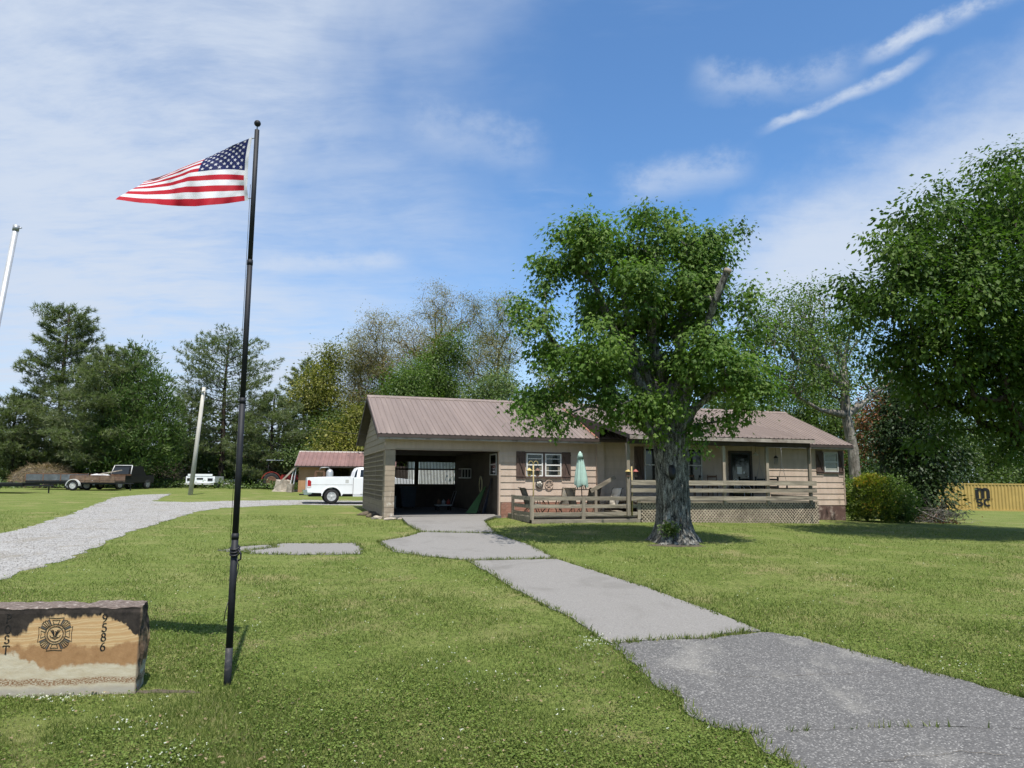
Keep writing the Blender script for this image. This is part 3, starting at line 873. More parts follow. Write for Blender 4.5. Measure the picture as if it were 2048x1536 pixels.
def shutter(u0, u1, z0, z1, v=-0.036, flip=1):
    base = MB().box(u0, u1, v - 0.008, v, z0 + 0.02, z1 - 0.01).build('shutter', MAT['shutter'], house)
    n = 3; w = (u1 - u0) / n
    for k in range(n):
        MB().box(u0 + k * w + 0.006, u0 + (k + 1) * w - 0.006, v - 0.028, v - 0.008, z0, z1).build('plank', MAT['shutter'], base)
    for zz in (z0 + 0.09, z1 - 0.17):
        MB().box(u0 + 0.0, u1 - 0.0, v - 0.046, v - 0.028, zz, zz + 0.075).build('batten', MAT['shutter'], base)
    a, b_ = (u0 + 0.05, u1 - 0.05) if flip > 0 else (u1 - 0.05, u0 + 0.05)
    MB().bar((a, v - 0.036, z1 - 0.18), (b_, v - 0.036, z0 + 0.17), 0.014, 0.06, up=(0, -1, 0)).build('brace', MAT['dark_wood'], base)
    return base


window(5.87, 6.60, 1.61, 2.56, -0.02, sashes=4, curtains=True)
window(6.70, 7.43, 1.61, 2.56, -0.02, sashes=4, curtains=True)
MB().box(5.83, 7.47, -0.05, -0.0, 2.565, 2.62).build('window_head', MAT['shutter'], house)
MB().box(5.83, 7.47, -0.085, -0.0, 1.54, 1.605).build('window_sill', MAT['shutter'], house)
MB().box(6.605, 6.695, -0.045, -0.0, 1.61, 2.56).build('window_mullion', MAT['shutter'], house)
shutter(5.43, 5.82, 1.50, 2.64)
shutter(7.48, 7.87, 1.50, 2.64)
window(20.95, 21.76, 1.94, 2.88, -0.03, blinds=True, fmat='white_dull')
MB().box(20.9, 21.8, -0.08, -0.0, 1.87, 1.935).build('window_sill', MAT['shutter'], house)
shutter(20.50, 20.89, 1.84, 2.96)
shutter(21.81, 22.08, 1.84, 2.96)
window(11.36, 12.45, 1.40, 2.92, -0.03, blinds=False, fmat='white_dull')
window(13.25, 14.25, 1.40, 2.92, -0.03, blinds=False, fmat='white_dull')
shutter(10.88, 11.32, 1.36, 2.96); shutter(12.5, 12.9, 1.36, 2.96)
# front door
door = MB().box(15.78, 16.82, -0.030, 0.0, 0.66, 2.78).build('door', MAT['black'], house)
for q in ((15.66, 15.775), (16.825, 16.93)):
    MB().box(q[0], q[1], -0.05, 0.0, 0.64, 2.86).build('door_frame', MAT['dark_wood'], door)
MB().box(15.775, 16.825, -0.05, 0.0, 2.785, 2.86).build('door_frame', MAT['dark_wood'], door)
MB().box(15.86, 16.74, -0.036, -0.0305, 0.75, 2.70).build('storm_pane', MAT['glass'], door)
MB().box(16.10, 16.36, -0.042, -0.037, 1.80, 2.12).build('notice', MAT['paper'], door)
MB().lathe([(0.0, 0), (0.055, 0.0), (0.055, 0.006), (0.0, 0.006)], 12, m=Matrix.Translation((16.47, -0.037, 1.86)) @ Matrix.Rotation(R(90), 4, 'X')).build('sticker', MAT['paper'], door)
MB().tube([(16.66, -0.04, 1.68), (16.66, -0.10, 1.68), (16.60, -0.10, 1.66)], 0.016, 8).build('handle', MAT['chrome'], door)

# garage interior
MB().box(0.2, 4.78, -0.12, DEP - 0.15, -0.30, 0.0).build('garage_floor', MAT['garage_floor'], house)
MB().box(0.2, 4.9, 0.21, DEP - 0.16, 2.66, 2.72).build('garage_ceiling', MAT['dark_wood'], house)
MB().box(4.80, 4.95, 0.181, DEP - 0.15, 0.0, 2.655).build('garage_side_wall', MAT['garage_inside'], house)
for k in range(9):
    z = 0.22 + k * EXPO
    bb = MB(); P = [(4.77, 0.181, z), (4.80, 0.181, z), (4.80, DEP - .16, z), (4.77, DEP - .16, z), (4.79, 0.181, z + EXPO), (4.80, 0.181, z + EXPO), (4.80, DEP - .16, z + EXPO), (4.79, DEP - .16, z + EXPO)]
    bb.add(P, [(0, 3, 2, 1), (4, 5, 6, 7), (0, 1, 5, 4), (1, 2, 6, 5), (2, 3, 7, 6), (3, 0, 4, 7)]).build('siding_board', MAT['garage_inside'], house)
# rear wall of the garage with a band of upright slats
SZ0, SZ1 = 1.19, 2.34
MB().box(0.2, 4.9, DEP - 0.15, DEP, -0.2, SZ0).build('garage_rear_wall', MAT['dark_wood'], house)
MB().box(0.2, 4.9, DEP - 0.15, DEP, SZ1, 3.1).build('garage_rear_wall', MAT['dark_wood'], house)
MB().box(2.62, 2.82, DEP - 0.16, DEP - 0.0, SZ0, SZ1).build('slat_post', MAT['dark_wood'], house)
MB().box(0.2, 4.88, DEP - 0.075, DEP - 0.055, SZ1 - 0.42, SZ1 - 0.34).build('slat_rail', MAT['dark_wood'], house)
MB().box(4.875, 4.9, DEP - 0.15, DEP, SZ0, SZ1).build('slat_post', MAT['dark_wood'], house)
sm_ = MB().box(-0.020, 0.020, -0.012, 0.012, SZ0, SZ1).mesh('slat', MAT['dark_wood'])
x = 0.26
while x < 4.86:
    if not 2.58 < x < 2.86: link('slat', sm_, house, (x, DEP - 0.10, 0))
    x += 0.078
# small window on the garage side wall
win = MB()
for (a, b_, c_, d) in ((0.62, 0.67, 1.64, 2.56), (1.60, 1.65, 1.64, 2.56), (0.67, 1.60, 1.64, 1.69), (0.67, 1.60, 2.51, 2.56), (0.67, 1.60, 2.08, 2.12)):
    win.box(4.735, 4.768, a, b_, c_, d)
w_ = win.build('window', MAT['white_dull'], house)
MB().box(4.752, 4.760, 0.67, 1.60, 1.69, 2.51).build('pane', MAT['glass'], w_)
# ------------------------------------------------------------------ things around the house, built in the house frame
def HW(u, v, z): return HM @ Vector((u, v, z))


def hthing(name, label, cat, u, v, z, group=None, turn=0.0):
    """a thing whose meshes are written in the house frame"""
    o = thing(name, label, cat, HW(u, v, z), TH, group)
    o['_o'] = (-u, -v, -z)
    return o


def hb(mb, name, mat, par, bevel=0.0):
    root = par
    off = Vector(root['_o']) if '_o' in root.keys() else None
    return mb.build(name, MAT[mat], par, loc=off, bevel=bevel)


# lower patio deck
pd = hthing('patio_deck', 'low weathered grey patio deck with three-board railing beside the garage', 'deck', 7.3, -1.5, -0.25)
n = 20; w = 2.86 / n
bmsh = MB().box(5.06, 9.58, 0, w - 0.012, 0.062, 0.10).mesh('floor_board', MAT['deck_wood'])
for k in range(n):
    link('floor_board', bmsh, pd, Vector(pd['_o']) + Vector((0, -2.92 + k * w, 0)))
hb(MB().box(5.08, 9.56, -2.90, -2.86, -0.10, 0.06), 'rim_joist', 'dark_wood', pd)
hb(MB().box(5.06, 5.10, -2.86, -0.1, -0.12, 0.06), 'rim_joist', 'deck_wood', pd)
hb(MB().box(5.12, 9.60, -3.02, -2.98, -0.235, -0.045), 'skirt_board', 'deck_wood', pd)
hb(MB().box(5.12, 9.60, -3.02, -2.90, -0.042, -0.012), 'step_board', 'deck_wood', pd)
for u in (5.06, 7.15, 9.50):
    hb(MB().box(u, u + 0.14, -3.01, -2.92, -0.02, 0.845), 'post', 'deck_wood_up', pd)
for (a, b_) in ((5.20, 7.15), (7.29, 9.50)):
    for (z0, z1) in ((0.12, 0.255), (0.405, 0.54), (0.695, 0.845)):
        hb(MB().box(a, b_, -2.985, -2.945, z0, z1), 'rail_board', 'deck_wood', pd)
for (z0, z1) in ((0.12, 0.255), (0.405, 0.54), (0.695, 0.845)):
    hb(MB().box(5.065, 5.105, -2.92, -0.75, z0, z1), 'rail_board', 'deck_wood', pd)
hb(MB().box(5.05, 5.15, -0.75, -0.62, -0.22, 0.86), 'post', 'deck_wood_up', pd)
hb(MB().box(5.1, 5.2, -2.8, -2.7, -0.33, 0.06), 'post', 'dark_wood', pd); hb(MB().box(5.1, 5.2, -1.5, -1.4, -0.33, 0.06), 'post', 'dark_wood', pd)
# steps and handrail up to the porch
hb(MB().bar((8.15, -1.52, 1.02), (9.25, -1.52, 1.60), 0.045, 0.15, up=(0, 0, 1)), 'handrail', 'deck_wood', pd)
for k in range(3):
    hb(MB().box(8.75 + k * 0.27, 9.05 + k * 0.27, -2.6, -1.55, 0.235 + k * 0.135, 0.275 + k * 0.135), 'step', 'deck_wood', pd)
hb(MB().box(8.30, 8.40, -1.6, -1.5, 0.1, 1.06), 'post', 'deck_wood_up', pd)

# porch deck
pc = hthing('porch_deck', 'raised wooden front porch deck with weathered rails, posts and lattice skirting', 'porch', 13.8, -1.5, -0.38)
n = 21; w = 2.94 / n
bmsh = MB().box(9.62, 18.03, 0, w - 0.012, 0.60, 0.64).mesh('floor_board', MAT['deck_wood'])
for k in range(n):
    link('floor_board', bmsh, pc, Vector(pc['_o']) + Vector((0, -3.0 + k * w, 0)))
hb(MB().box(9.64, 18.01, -2.96, -2.92, 0.42, 0.598), 'rim_joist', 'dark_wood', pc)
hb(MB().box(17.97, 18.01, -2.91, -0.1, 0.40, 0.598), 'rim_joist', 'dark_wood', pc)
for u in (9.02, 13.35, 15.44, 17.58):
    hb(MB().box(u, u + 0.13, -3.10 + 0.002 * u, -2.97, 0.5 if u > 9.5 else 0.11, 2.94), 'porch_post', 'deck_wood_up', pc)
RB = ((0.70, 0.86), (1.015, 1.165), (1.305, 1.495))
rng = random.Random(4)
for (z0, z1) in RB:
    for (a, b_) in ((9.16, 13.30), (13.30, 17.86)):
        dz_ = rng.uniform(-0.012, 0.012)
        hb(MB().box(a, b_ - 0.006, -3.160, -3.112, z0 + dz_, z1 + dz_), 'rail_board', 'deck_wood', pc)
    hb(MB().box(17.79, 17.83, -3.10, -0.15, z0, z1), 'rail_board', 'deck_wood', pc)
# lattice: two layers of laths, the front layer changing direction from panel to panel
LZ0, LZ1 = -0.36, 0.585


def lattice(u0, u1, sgn, v, name='lath', step=0.142, wd=0.042):
    H = LZ1 - LZ0; s = u0 - H
    while s < u1:
        a0, a1 = max(s, u0), min(s + H, u1)
        if a1 - a0 > 0.06:
            f = (lambda q: LZ0 + (q - s)) if sgn > 0 else (lambda q: LZ1 - (q - s))
            hb(MB().bar((a0, v, f(a0)), (a1, v, f(a1)), 0.008, wd, up=(0, 0, 1)), name, 'lath', pc)
        s += step


for (a, b_, sg) in ((9.66, 10.62, -1), (10.64, 14.18, 1), (14.20, 16.74, -1), (16.76, 18.02, 1)):
    lattice(a, b_, sg, -3.010)
    lattice(a, b_, -sg, -2.998)
hb(MB().box(18.03, 18.05, -2.95, -0.1, LZ0, 0.58), 'skirt_panel', 'dark_wood', pc)
hb(MB().box(9.64, 9.70, -2.98, -2.90, -0.38, 0.4), 'post', 'dark_wood', pc)

# patio umbrella, closed
um = hthing('patio_umbrella', 'closed pale mint green patio umbrella standing on the low deck', 'umbrella', 7.72, -1.5, 0.10)
hb(MB().tube([(7.80, -1.5, 0.10), (7.74, -1.5, 1.5), (7.70, -1.5, 2.60)], 0.022, 8), 'pole', 'bronze', um)
b = MB(); V = []; N = 32
prof = [(2.56, 0.07), (2.36, 0.10), (2.1, 0.14), (1.8, 0.18), (1.5, 0.22), (1.30, 0.24), (1.22, 0.22)]
for i, (z, r) in enumerate(prof):
    for k in range(N):
        a = 2 * math.pi * k / N
        rr = r * (1 + 0.28 * math.cos(8 * a + 0.5 * i))
        V.append((7.74 - 0.03 * (z - 1.4) + rr * math.cos(a), -1.5 + rr * math.sin(a), z + (0.05 * math.sin(3 * a) if i > 4 else 0)))
F_ = [(i * N + k, i * N + (k + 1) % N, (i + 1) * N + (k + 1) % N, (i + 1) * N + k) for i in range(len(prof) - 1) for k in range(N)]
b.add(V, F_, True); hb(b, 'canopy', 'green_cloth', um)
hb(MB().lathe([(0.02, 2.63), (0.09, 2.50), (0.145, 2.33), (0.12, 2.34), (0.02, 2.55)], 16, (7.70, -1.5, 0)), 'vent_cap', 'green_cloth', um)
b = MB()
for k in range(8):
    a = 2 * math.pi * k / 8
    b.bar((7.745 + 0.05 * math.cos(a), -1.5 + 0.05 * math.sin(a), 1.5), (7.76 + 0.2 * math.cos(a), -1.5 + 0.2 * math.sin(a), 1.08 + 0.03 * (k % 3)), 0.02, 0.03)
hb(b, 'ribs', 'bronze', um)
hb(MB().lathe([(0.24, 0), (0.24, 0.05), (0.06, 0.12), (0.03, 0.3), (0.0, 0.3)], 16, (7.80, -1.5, 0.10)), 'base', 'bronze', um)


def sling_chair(u, v, face, mat, label):
    """sling chair with curved back; face is its heading"""
    o = thing('patio_chair', label, 'chair', HW(u, v, 0.10), TH + face, 'sling chairs on the patio deck')
    for s in (-1, 1):
        y = 0.27 * s
        MB().tube([(0.30, y, 0.0), (0.20, y, 0.22), (0.26, y, 0.40), (-0.24, y, 0.38), (-0.34, y, 0.72), (-0.45, y, 1.02), (-0.53, y, 1.06)], 0.016, 6).build('side_frame', MAT['bronze'], o)
        MB().tube([(-0.33, y, 0.0), (-0.12, y, 0.28), (-0.05, y, 0.62), (0.26, y, 0.62), (0.29, y, 0.40)], 0.015, 6).build('arm_frame', MAT['bronze'], o)
    pts = [(0.27, 0.415), (0.0, 0.39), (-0.235, 0.395), (-0.29, 0.55), (-0.34, 0.73), (-0.44, 1.0), (-0.52, 1.055)]
    bb = MB()
    for i in range(len(pts) - 1):
        (x0, z0), (x1, z1) = pts[i], pts[i + 1]
        bb.add([(x0, -0.262, z0), (x1, -0.262, z1), (x1, 0.262, z1), (x0, 0.262, z0), (x0, -0.262, z0 - 0.012), (x1, -0.262, z1 - 0.012), (x1, 0.262, z1 - 0.012), (x0, 0.262, z0 - 0.012)], [(0, 1, 2, 3), (7, 6, 5, 4), (0, 4, 5, 1), (2, 6, 7, 3)], True)
    bb.build('sling', MAT[mat], o)
    return o


sling_chair(5.62, -1.75, R(4), 'sling_dark', 'dark sling chair at the garage end of the deck, nearer the front railing')
sling_chair(5.80, -1.0, R(-8), 'sling_dark', 'dark sling chair at the garage end of the deck, nearer the house wall')
sling_chair(7.45, -1.9, R(10), 'sling_dark', 'dark narrow sling chair seen side-on left of the white-backed chair')
sling_chair(7.40, -0.75, R(80), 'sling_pale', 'pale sling chair with wide white back just left of the umbrella pole')
sling_chair(8.45, -0.75, R(95), 'sling_dark', 'dark wide-backed sling chair just right of the umbrella pole')
sling_chair(8.80, -1.9, R(200), 'sling_pale', 'pale sling chair nearest the porch steps')
tb = hthing('patio_table', 'round patio table with tan rim among the sling chairs', 'table', 6.55, -1.35, 0.10)
hb(MB().lathe([(0.0, 0.66), (0.62, 0.66), (0.63, 0.68), (0.63, 0.71), (0.61, 0.72), (0.0, 0.72)], 28, (6.55, -1.35, 0.0)), 'table_top', 'sling_pale', tb)
for k in range(4):
    a = R(45 + 90 * k)
    hb(MB().tube([(6.55 + 0.5 * math.cos(a), -1.35 + 0.5 * math.sin(a), 0.10), (6.55 + 0.25 * math.cos(a), -1.35 + 0.25 * math.sin(a), 0.4), (6.55 + 0.45 * math.cos(a), -1.35 + 0.45 * math.sin(a), 0.68)], 0.02, 6), 'leg', 'bronze', tb)


def lantern(u, v, z, mats, label):
    o = hthing('hanging_lantern', label, 'lantern', u, v, z - 0.02, 'lanterns on the deck posts')
    hb(MB().lathe([(0.0, 0.29), (0.03, 0.28), (0.11, 0.20), (0.12, 0.185), (0.0, 0.185)], 10, (u, v, z)), 'roof', mats[0], o)
    for k in range(6):
        a = 2 * math.pi * k / 6
        hb(MB().tube([(u + 0.075 * math.cos(a), v + 0.075 * math.sin(a), z + 0.185), (u + 0.06 * math.cos(a), v + 0.06 * math.sin(a), z + 0.02)], 0.010, 5), 'bar', mats[1], o)
    hb(MB().lathe([(0.02, -0.02), (0.075, 0.0), (0.08, 0.025), (0.0, 0.03)], 10, (u, v, z)), 'tray', mats[1], o)
    hb(MB().lathe([(0.0, 0.03), (0.035, 0.03), (0.04, 0.11), (0.02, 0.16), (0.0, 0.16)], 8, (u, v, z)), 'jar', 'curtain', o)
    hb(MB().tube([(u + 0.03 * math.cos(a), v, z + 0.30 + 0.03 * math.sin(a)) for a in np.linspace(0, 2 * math.pi, 10)[:-1]], 0.006, 5, closed=True), 'ring', 'bronze', o)
    return o


for i, (pu, pv, zb, zt) in enumerate(((5.21, -2.90, 0.10, 2.02), (9.24, -3.04, 0.12, 2.02))):
    po = hthing('lantern_post', ('slim yellow post with curled hooks at the front corner of the low deck', 'slim yellow post with curled hooks beside the first porch post')[i], 'post', pu, pv, zb, 'yellow lantern posts')
    hb(MB().tube([(pu, pv, zb), (pu + 0.01, pv, 1.2), (pu, pv, zt)], 0.030, 8), 'shaft', 'yellow_post', po)
    for s in (-1, 1):
        hk = [(pu, pv, zt - 0.12)] + [(pu + s * (0.10 + 0.085 * math.cos(a)), pv - 0.01, zt + 0.05 + 0.10 * math.sin(a)) for a in np.linspace(R(200), R(-40), 10)]
        hb(MB().tube(hk, 0.010, 6), 'hook', 'lantern_yellow' if (i == 0) else 'bronze', po)
    for s in (-1, 1):
        lantern(pu + s * 0.165, pv - 0.01, zt - 0.40, (('lantern_yellow', 'lantern_yellow') if s < 0 else ('lantern_brown', 'lantern_brown')) if i == 0 else (('lantern_yellow', 'lantern_brown') if s < 0 else ('lantern_red', 'bronze')),
                (('mustard yellow lantern on the low deck corner post', 'dark brown lantern on the low deck corner post') if i == 0 else ('yellow-brown lantern hanging against the first porch post', 'lantern with a dusty red roof in front of the porch railing'))[(s + 1) // 2])

# wall ornaments between window and patio railing
d = hthing('wall_disc', 'round dark openwork plaque on the siding under the double window', 'plaque', 6.45, -0.06, 1.27)
hb(MB().tube([(6.45 + 0.16 * math.cos(a), -0.065, 1.29 + 0.17 * math.sin(a)) for a in np.linspace(0, 2 * math.pi, 25)[:-1]], 0.020, 6, closed=True), 'ring', 'bronze', d)
hb(MB().lathe([(0.0, 0), (0.14, 0), (0.14, 0.012), (0.0, 0.012)], 20, m=Matrix.Translation((6.45, -0.05, 1.29)) @ Matrix.Rotation(R(90), 4, 'X')), 'face', 'sling_pale', d)
b = MB()
for k in range(6):
    a = R(60 * k + 20)
    b.bar((6.45 + 0.02 * math.cos(a), -0.068, 1.29 + 0.02 * math.sin(a)), (6.45 + 0.14 * math.cos(a + .5), -0.068, 1.29 + 0.14 * math.sin(a + .5)), 0.012, 0.025, up=(0, -1, 0))
hb(b, 'scroll', 'bronze', d)
d = hthing('star_ornament', 'round tan star plaque on the siding right of the dark plaque', 'plaque', 6.88, -0.06, 1.25)
hb(MB().tube([(6.88 + 0.18 * math.cos(a), -0.055, 1.26 + 0.19 * math.sin(a)) for a in np.linspace(0, 2 * math.pi, 25)[:-1]], 0.016, 6, closed=True), 'ring', 'ornament', d)
star = [((0.15 if k % 2 == 0 else 0.06) * math.sin(math.pi * k / 5), (0.15 if k % 2 == 0 else 0.06) * math.cos(math.pi * k / 5)) for k in range(10)]
hb(MB().prism(star, -0.065, -0.045, lambda a, b_, dd: (6.88 + a, dd, 1.26 + b_)), 'star', 'ornament', d)

# porch furniture
def ladder_chair(u, v, face, label):
    o = thing('wooden_chair', label, 'chair', HW(u, v, 0.64), TH + face, 'wooden chairs on the porch')
    for s in (-1, 1):
        MB().tube([(-0.22, 0.22 * s, 0), (-0.22, 0.22 * s, 0.45), (-0.30, 0.22 * s, 1.10)], 0.022, 6).build('leg', MAT['rust'], o)
        MB().tube([(0.22, 0.24 * s, 0), (0.22, 0.24 * s, 0.62)], 0.022, 6).build('leg', MAT['rust'], o)
        MB().bar((-0.25, 0.23 * s, 0.64), (0.26, 0.25 * s, 0.63), 0.06, 0.025).build('arm', MAT['rust'], o)
    MB().box(-0.24, 0.26, -0.25, 0.25, 0.42, 0.45).build('seat', MAT['rust'], o)
    for z in (0.62, 0.82, 1.02):
        x = -0.22 - 0.08 * (z - 0.45) / 0.65
        MB().box(x - 0.012, x + 0.012, -0.21, 0.21, z - 0.04, z + 0.04).build('slat', MAT['rust'], o)
    return o


ladder_chair(13.4, -0.8, R(-80), 'brown ladder-back chair on the porch just right of the big tree trunk')
ladder_chair(14.5, -0.7, R(-95), 'brown ladder-back chair on the porch left of the black front door')
o = thing('metal_chair', 'pale grey tubular metal chair on the porch beside the front door', 'chair', HW(15.6, -1.1, 0.64), TH + R(-70))
for s in (-1, 1):
    MB().tube([(-0.28, 0.24 * s, 0.0), (0.05, 0.24 * s, 0.02), (0.28, 0.24 * s, 0.10), (0.30, 0.24 * s, 0.5), (0.2, 0.24 * s, 0.62), (-0.2, 0.24 * s, 0.62), (-0.3, 0.22 * s, 0.85)], 0.014, 6).build('side_frame', MAT['white_dull'], o)
MB().box(-0.2, 0.25, -0.22, 0.22, 0.36, 0.39).build('seat', MAT['white_dull'], o)
MB().tube([(-0.22, -0.22, 0.4), (-0.3, -0.20, 0.85), (-0.31, 0, 0.95), (-0.3, 0.20, 0.85), (-0.22, 0.22, 0.4)], 0.014, 6).build('back_hoop', MAT['white_dull'], o)
for k in range(-2, 3):
    MB().tube([(-0.22, 0.08 * k, 0.4), (-0.3, 0.08 * k, 0.88)], 0.008, 5).build('back_rod', MAT['white_dull'], o)

sw = hthing('porch_swing', 'black slatted porch swing hanging on chains near the right end of the porch', 'swing', 17.2, -1.0, 1.05)
for k in range(5):
    hb(MB().box(16.65, 17.80, -1.28 + k * 0.11, -1.19 + k * 0.11, 1.09, 1.115), 'seat_slat', 'black', sw)
for k in range(4):
    hb(MB().box(16.65, 17.80, -0.74 + 0.03 * k, -0.715 + 0.03 * k, 1.18 + 0.11 * k, 1.26 + 0.11 * k), 'back_slat', 'black', sw)
for u in (16.62, 17.80):
    hb(MB().box(u, u + 0.05, -1.3, -0.7, 1.05, 1.09), 'frame', 'black', sw); hb(MB().box(u, u + 0.06, -1.32, -0.68, 1.36, 1.40), 'arm', 'black', sw)
    hb(MB().box(u, u + 0.05, -1.3, -1.25, 1.09, 1.37), 'arm_post', 'black', sw); hb(MB().box(u, u + 0.05, -0.68, -0.62, 1.05, 1.68), 'frame', 'black', sw)
    for q in (-1.28, -0.66):
        hb(MB().tube([(u + 0.025, q, 1.38), (u + 0.025, -0.97, 2.3), (u + 0.025, -0.97, 3.0)], 0.008, 5), 'chain', 'steel', sw)
wc = hthing('wind_chime', 'small dark wind chime hanging under the porch ceiling above the swing', 'wind chime', 17.05, -1.6, 2.2)
hb(MB().tube([(17.05, -1.6, 3.15), (17.05, -1.6, 2.6)], 0.005, 5), 'cord', 'black', wc)
hb(MB().lathe([(0.0, 2.62), (0.04, 2.60), (0.10, 2.52), (0.10, 2.50), (0.0, 2.5)], 10, (17.05, -1.6, 0)), 'crown', 'bronze', wc)
for k in range(6):
    a = R(60 * k); hb(MB().tube([(17.05 + 0.075 * math.cos(a), -1.6 + 0.075 * math.sin(a), 2.5), (17.05 + 0.075 * math.cos(a), -1.6 + 0.075 * math.sin(a), 2.28 - 0.02 * k)], 0.011, 6), 'chime_tube', 'steel', wc)
pl = hthing('porch_lamp', 'small pale lamp hanging under the porch roof in front of the door', 'lamp', 16.0, -1.6, 2.5)
hb(MB().tube([(16.0, -1.6, 3.2), (16.0, -1.6, 2.72)], 0.006, 5), 'cord', 'black', pl)
hb(MB().lathe([(0.02, 2.74), (0.05, 2.70), (0.13, 2.62), (0.13, 2.60), (0.0, 2.60)], 14, (16.0, -1.6, 0)), 'lamp_shade', 'white_dull', pl)

# things in the garage
ac = hthing('air_conditioner', 'white window air conditioner poking from the garage side wall', 'air conditioner', 4.6, 5.4, 1.5)
hb(MB().box(4.30, 4.768, 5.10, 5.85, 1.50, 1.98), 'housing', 'white_vinyl', ac, 0.015)
for k in range(3):
    hb(MB().box(4.318 + k * 0.145, 4.43 + k * 0.145, 5.085, 5.0985, 1.55, 1.93), 'grille', 'black', ac)
for k in range(5):
    hb(MB().box(4.285, 4.2985, 5.16 + k * 0.13, 5.25 + k * 0.13, 1.56, 1.93), 'grille', 'black', ac)
hs = hthing('garden_hose', 'coiled pale yellow hose hanging on the garage side wall', 'hose', 4.70, 3.0, 0.87)
b = MB()
pts = []
for k in range(44):
    a = 2 * math.pi * k / 22
    pts.append((4.70 - 0.012 * (k // 22), 3.0 + (0.24 + 0.02 * math.sin(k)) * math.cos(a), 1.24 + (0.34 + 0.02 * math.cos(k * 1.3)) * math.sin(a)))
hb(b.tube(pts, 0.022, 6), 'coil', 'hose', hs)
hb(MB().tube([(4.77, 3.0, 1.56), (4.66, 3.0, 1.58), (4.65, 3.0, 1.63)], 0.014, 6), 'hook', 'steel', hs)


def leaning(name, label, cat, pts_bot, pts_top, mat, th=0.03):
    o = hthing(name, label, cat, *pts_bot[0])
    P = [Vector(q) for q in (pts_bot[0], pts_bot[1], pts_top[1], pts_top[0])]
    nn = (P[1] - P[0]).cross(P[3] - P[0]).normalized() * th
    b_ = MB(); b_.add(P + [q + nn for q in P], [(0, 1, 2, 3), (7, 6, 5, 4), (0, 4, 5, 1), (1, 5, 6, 2), (2, 6, 7, 3), (3, 7, 4, 0)])
    hb(b_, 'panel', mat, o)
    b_ = MB().bar(P[0], P[3], 0.03, 0.03); b_.bar(P[1], P[2], 0.03, 0.03)
    hb(b_, 'edge', 'bronze', o)
    return o


leaning('folded_tarp_roll', 'folded bright green sheet leaning on the garage side wall', 'tarp', [(3.72, 1.75, 0.0), (4.15, 1.55, 0.0)], [(4.62, 2.05, 1.12), (4.68, 2.0, 1.15)], 'green_tarp')
leaning('dark_board', 'dark blue board leaning on the garage wall behind the green sheet', 'board', [(4.25, 1.1, 0.0), (4.45, 1.3, 0.0)], [(4.69, 1.2, 1.5), (4.72, 1.4, 1.5)], 'blue_dark')
bn = hthing('wheeled_bin', 'dark wheeled bin standing against the rear of the garage', 'bin', 2.1, 7.4, 0.0)
hb(MB().prism([(-0.3, 0.08), (0.3, 0.08), (0.36, 1.0), (-0.36, 1.0)], 7.1, 7.7, lambda a, b_, dd: (2.1 + a, dd, b_)), 'body', 'blue_dark', bn, 0.02)
hb(MB().box(1.70, 2.50, 7.05, 7.78, 1.005, 1.07), 'lid', 'blue_dark', bn, 0.02)
for s in (-1, 1): hb(MB().lathe([(0.03, -0.03), (0.11, -0.03), (0.11, 0.03), (0.03, 0.03)], 14, m=Matrix.Translation((2.1 + 0.3 * s, 7.72, 0.11)) @ Matrix.Rotation(R(90), 4, 'Y')), 'wheel', 'rubber', bn)
ct = hthing('hand_cart', 'small cart of red and white odds and ends on the garage floor', 'cart', 3.35, 4.9, 0.0)
hb(MB().box(3.0, 3.75, 4.6, 5.2, 0.22, 0.27), 'tray', 'steel', ct)
for (a, b_) in ((3.08, 4.62), (3.67, 4.62), (3.08, 5.18), (3.67, 5.18)):
    hb(MB().lathe([(0.02, -0.025), (0.10, -0.025), (0.10, 0.025), (0.02, 0.025)], 12, m=Matrix.Translation((a, b_, 0.10)) @ Matrix.Rotation(R(90), 4, 'Y')), 'wheel', 'rubber', ct)
    hb(MB().box(a - 0.015, a + 0.015, b_ - 0.015, b_ + 0.015, 0.10, 0.22), 'leg', 'steel', ct)
for k, mt in enumerate(('rust', 'steel', 'red_paint')):
    hb(MB().lathe([(0.09, 0), (0.09, 0.16), (0.03, 0.22), (0.03, 0.26)], 12, (3.15 + k * 0.22, 4.85 - 0.05 * k, 0.272)), 'can', mt, ct)
hb(MB().tube([(3.74, 4.65, 0.25), (3.95, 4.65, 0.9), (3.95, 5.15, 0.9), (3.74, 5.15, 0.25)], 0.014, 6), 'handle', 'steel', ct)
sb = hthing('plastic_drawers', 'small grey stack of drawers in the dark left rear of the garage', 'drawers', 1.2, 6.9, 0.0)
hb(MB().box(1.0, 1.4, 6.7, 7.1, 0.02, 0.62), 'body', 'steel', sb, 0.01)
for k in range(3): hb(MB().box(1.03, 1.37, 6.68, 6.699, 0.06 + k * 0.19, 0.21 + k * 0.19), 'drawer', 'white_dull', sb)

# rubble at the foot of the garage corner
def rock(name, label, loc, s, mat, seed, parent=None):
    bm = bmesh.new(); bmesh.ops.create_icosphere(bm, subdivisions=2, radius=1.0)
    rg = random.Random(seed)
    for v_ in bm.verts:
        k = 1 + rg.uniform(-0.16, 0.16); v_.co = Vector((v_.co.x * s[0] * k, v_.co.y * s[1] * k, v_.co.z * s[2] * k))
    me = bpy.data.meshes.new(name); bm.to_mesh(me); bm.free(); me.materials.append(MAT[mat])
    o = link(name, me, parent, loc, (0, 0, rg.uniform(0, 6)))
    if label: tag(o, label, 'stone', 'broken stones at the garage corner')
    return o


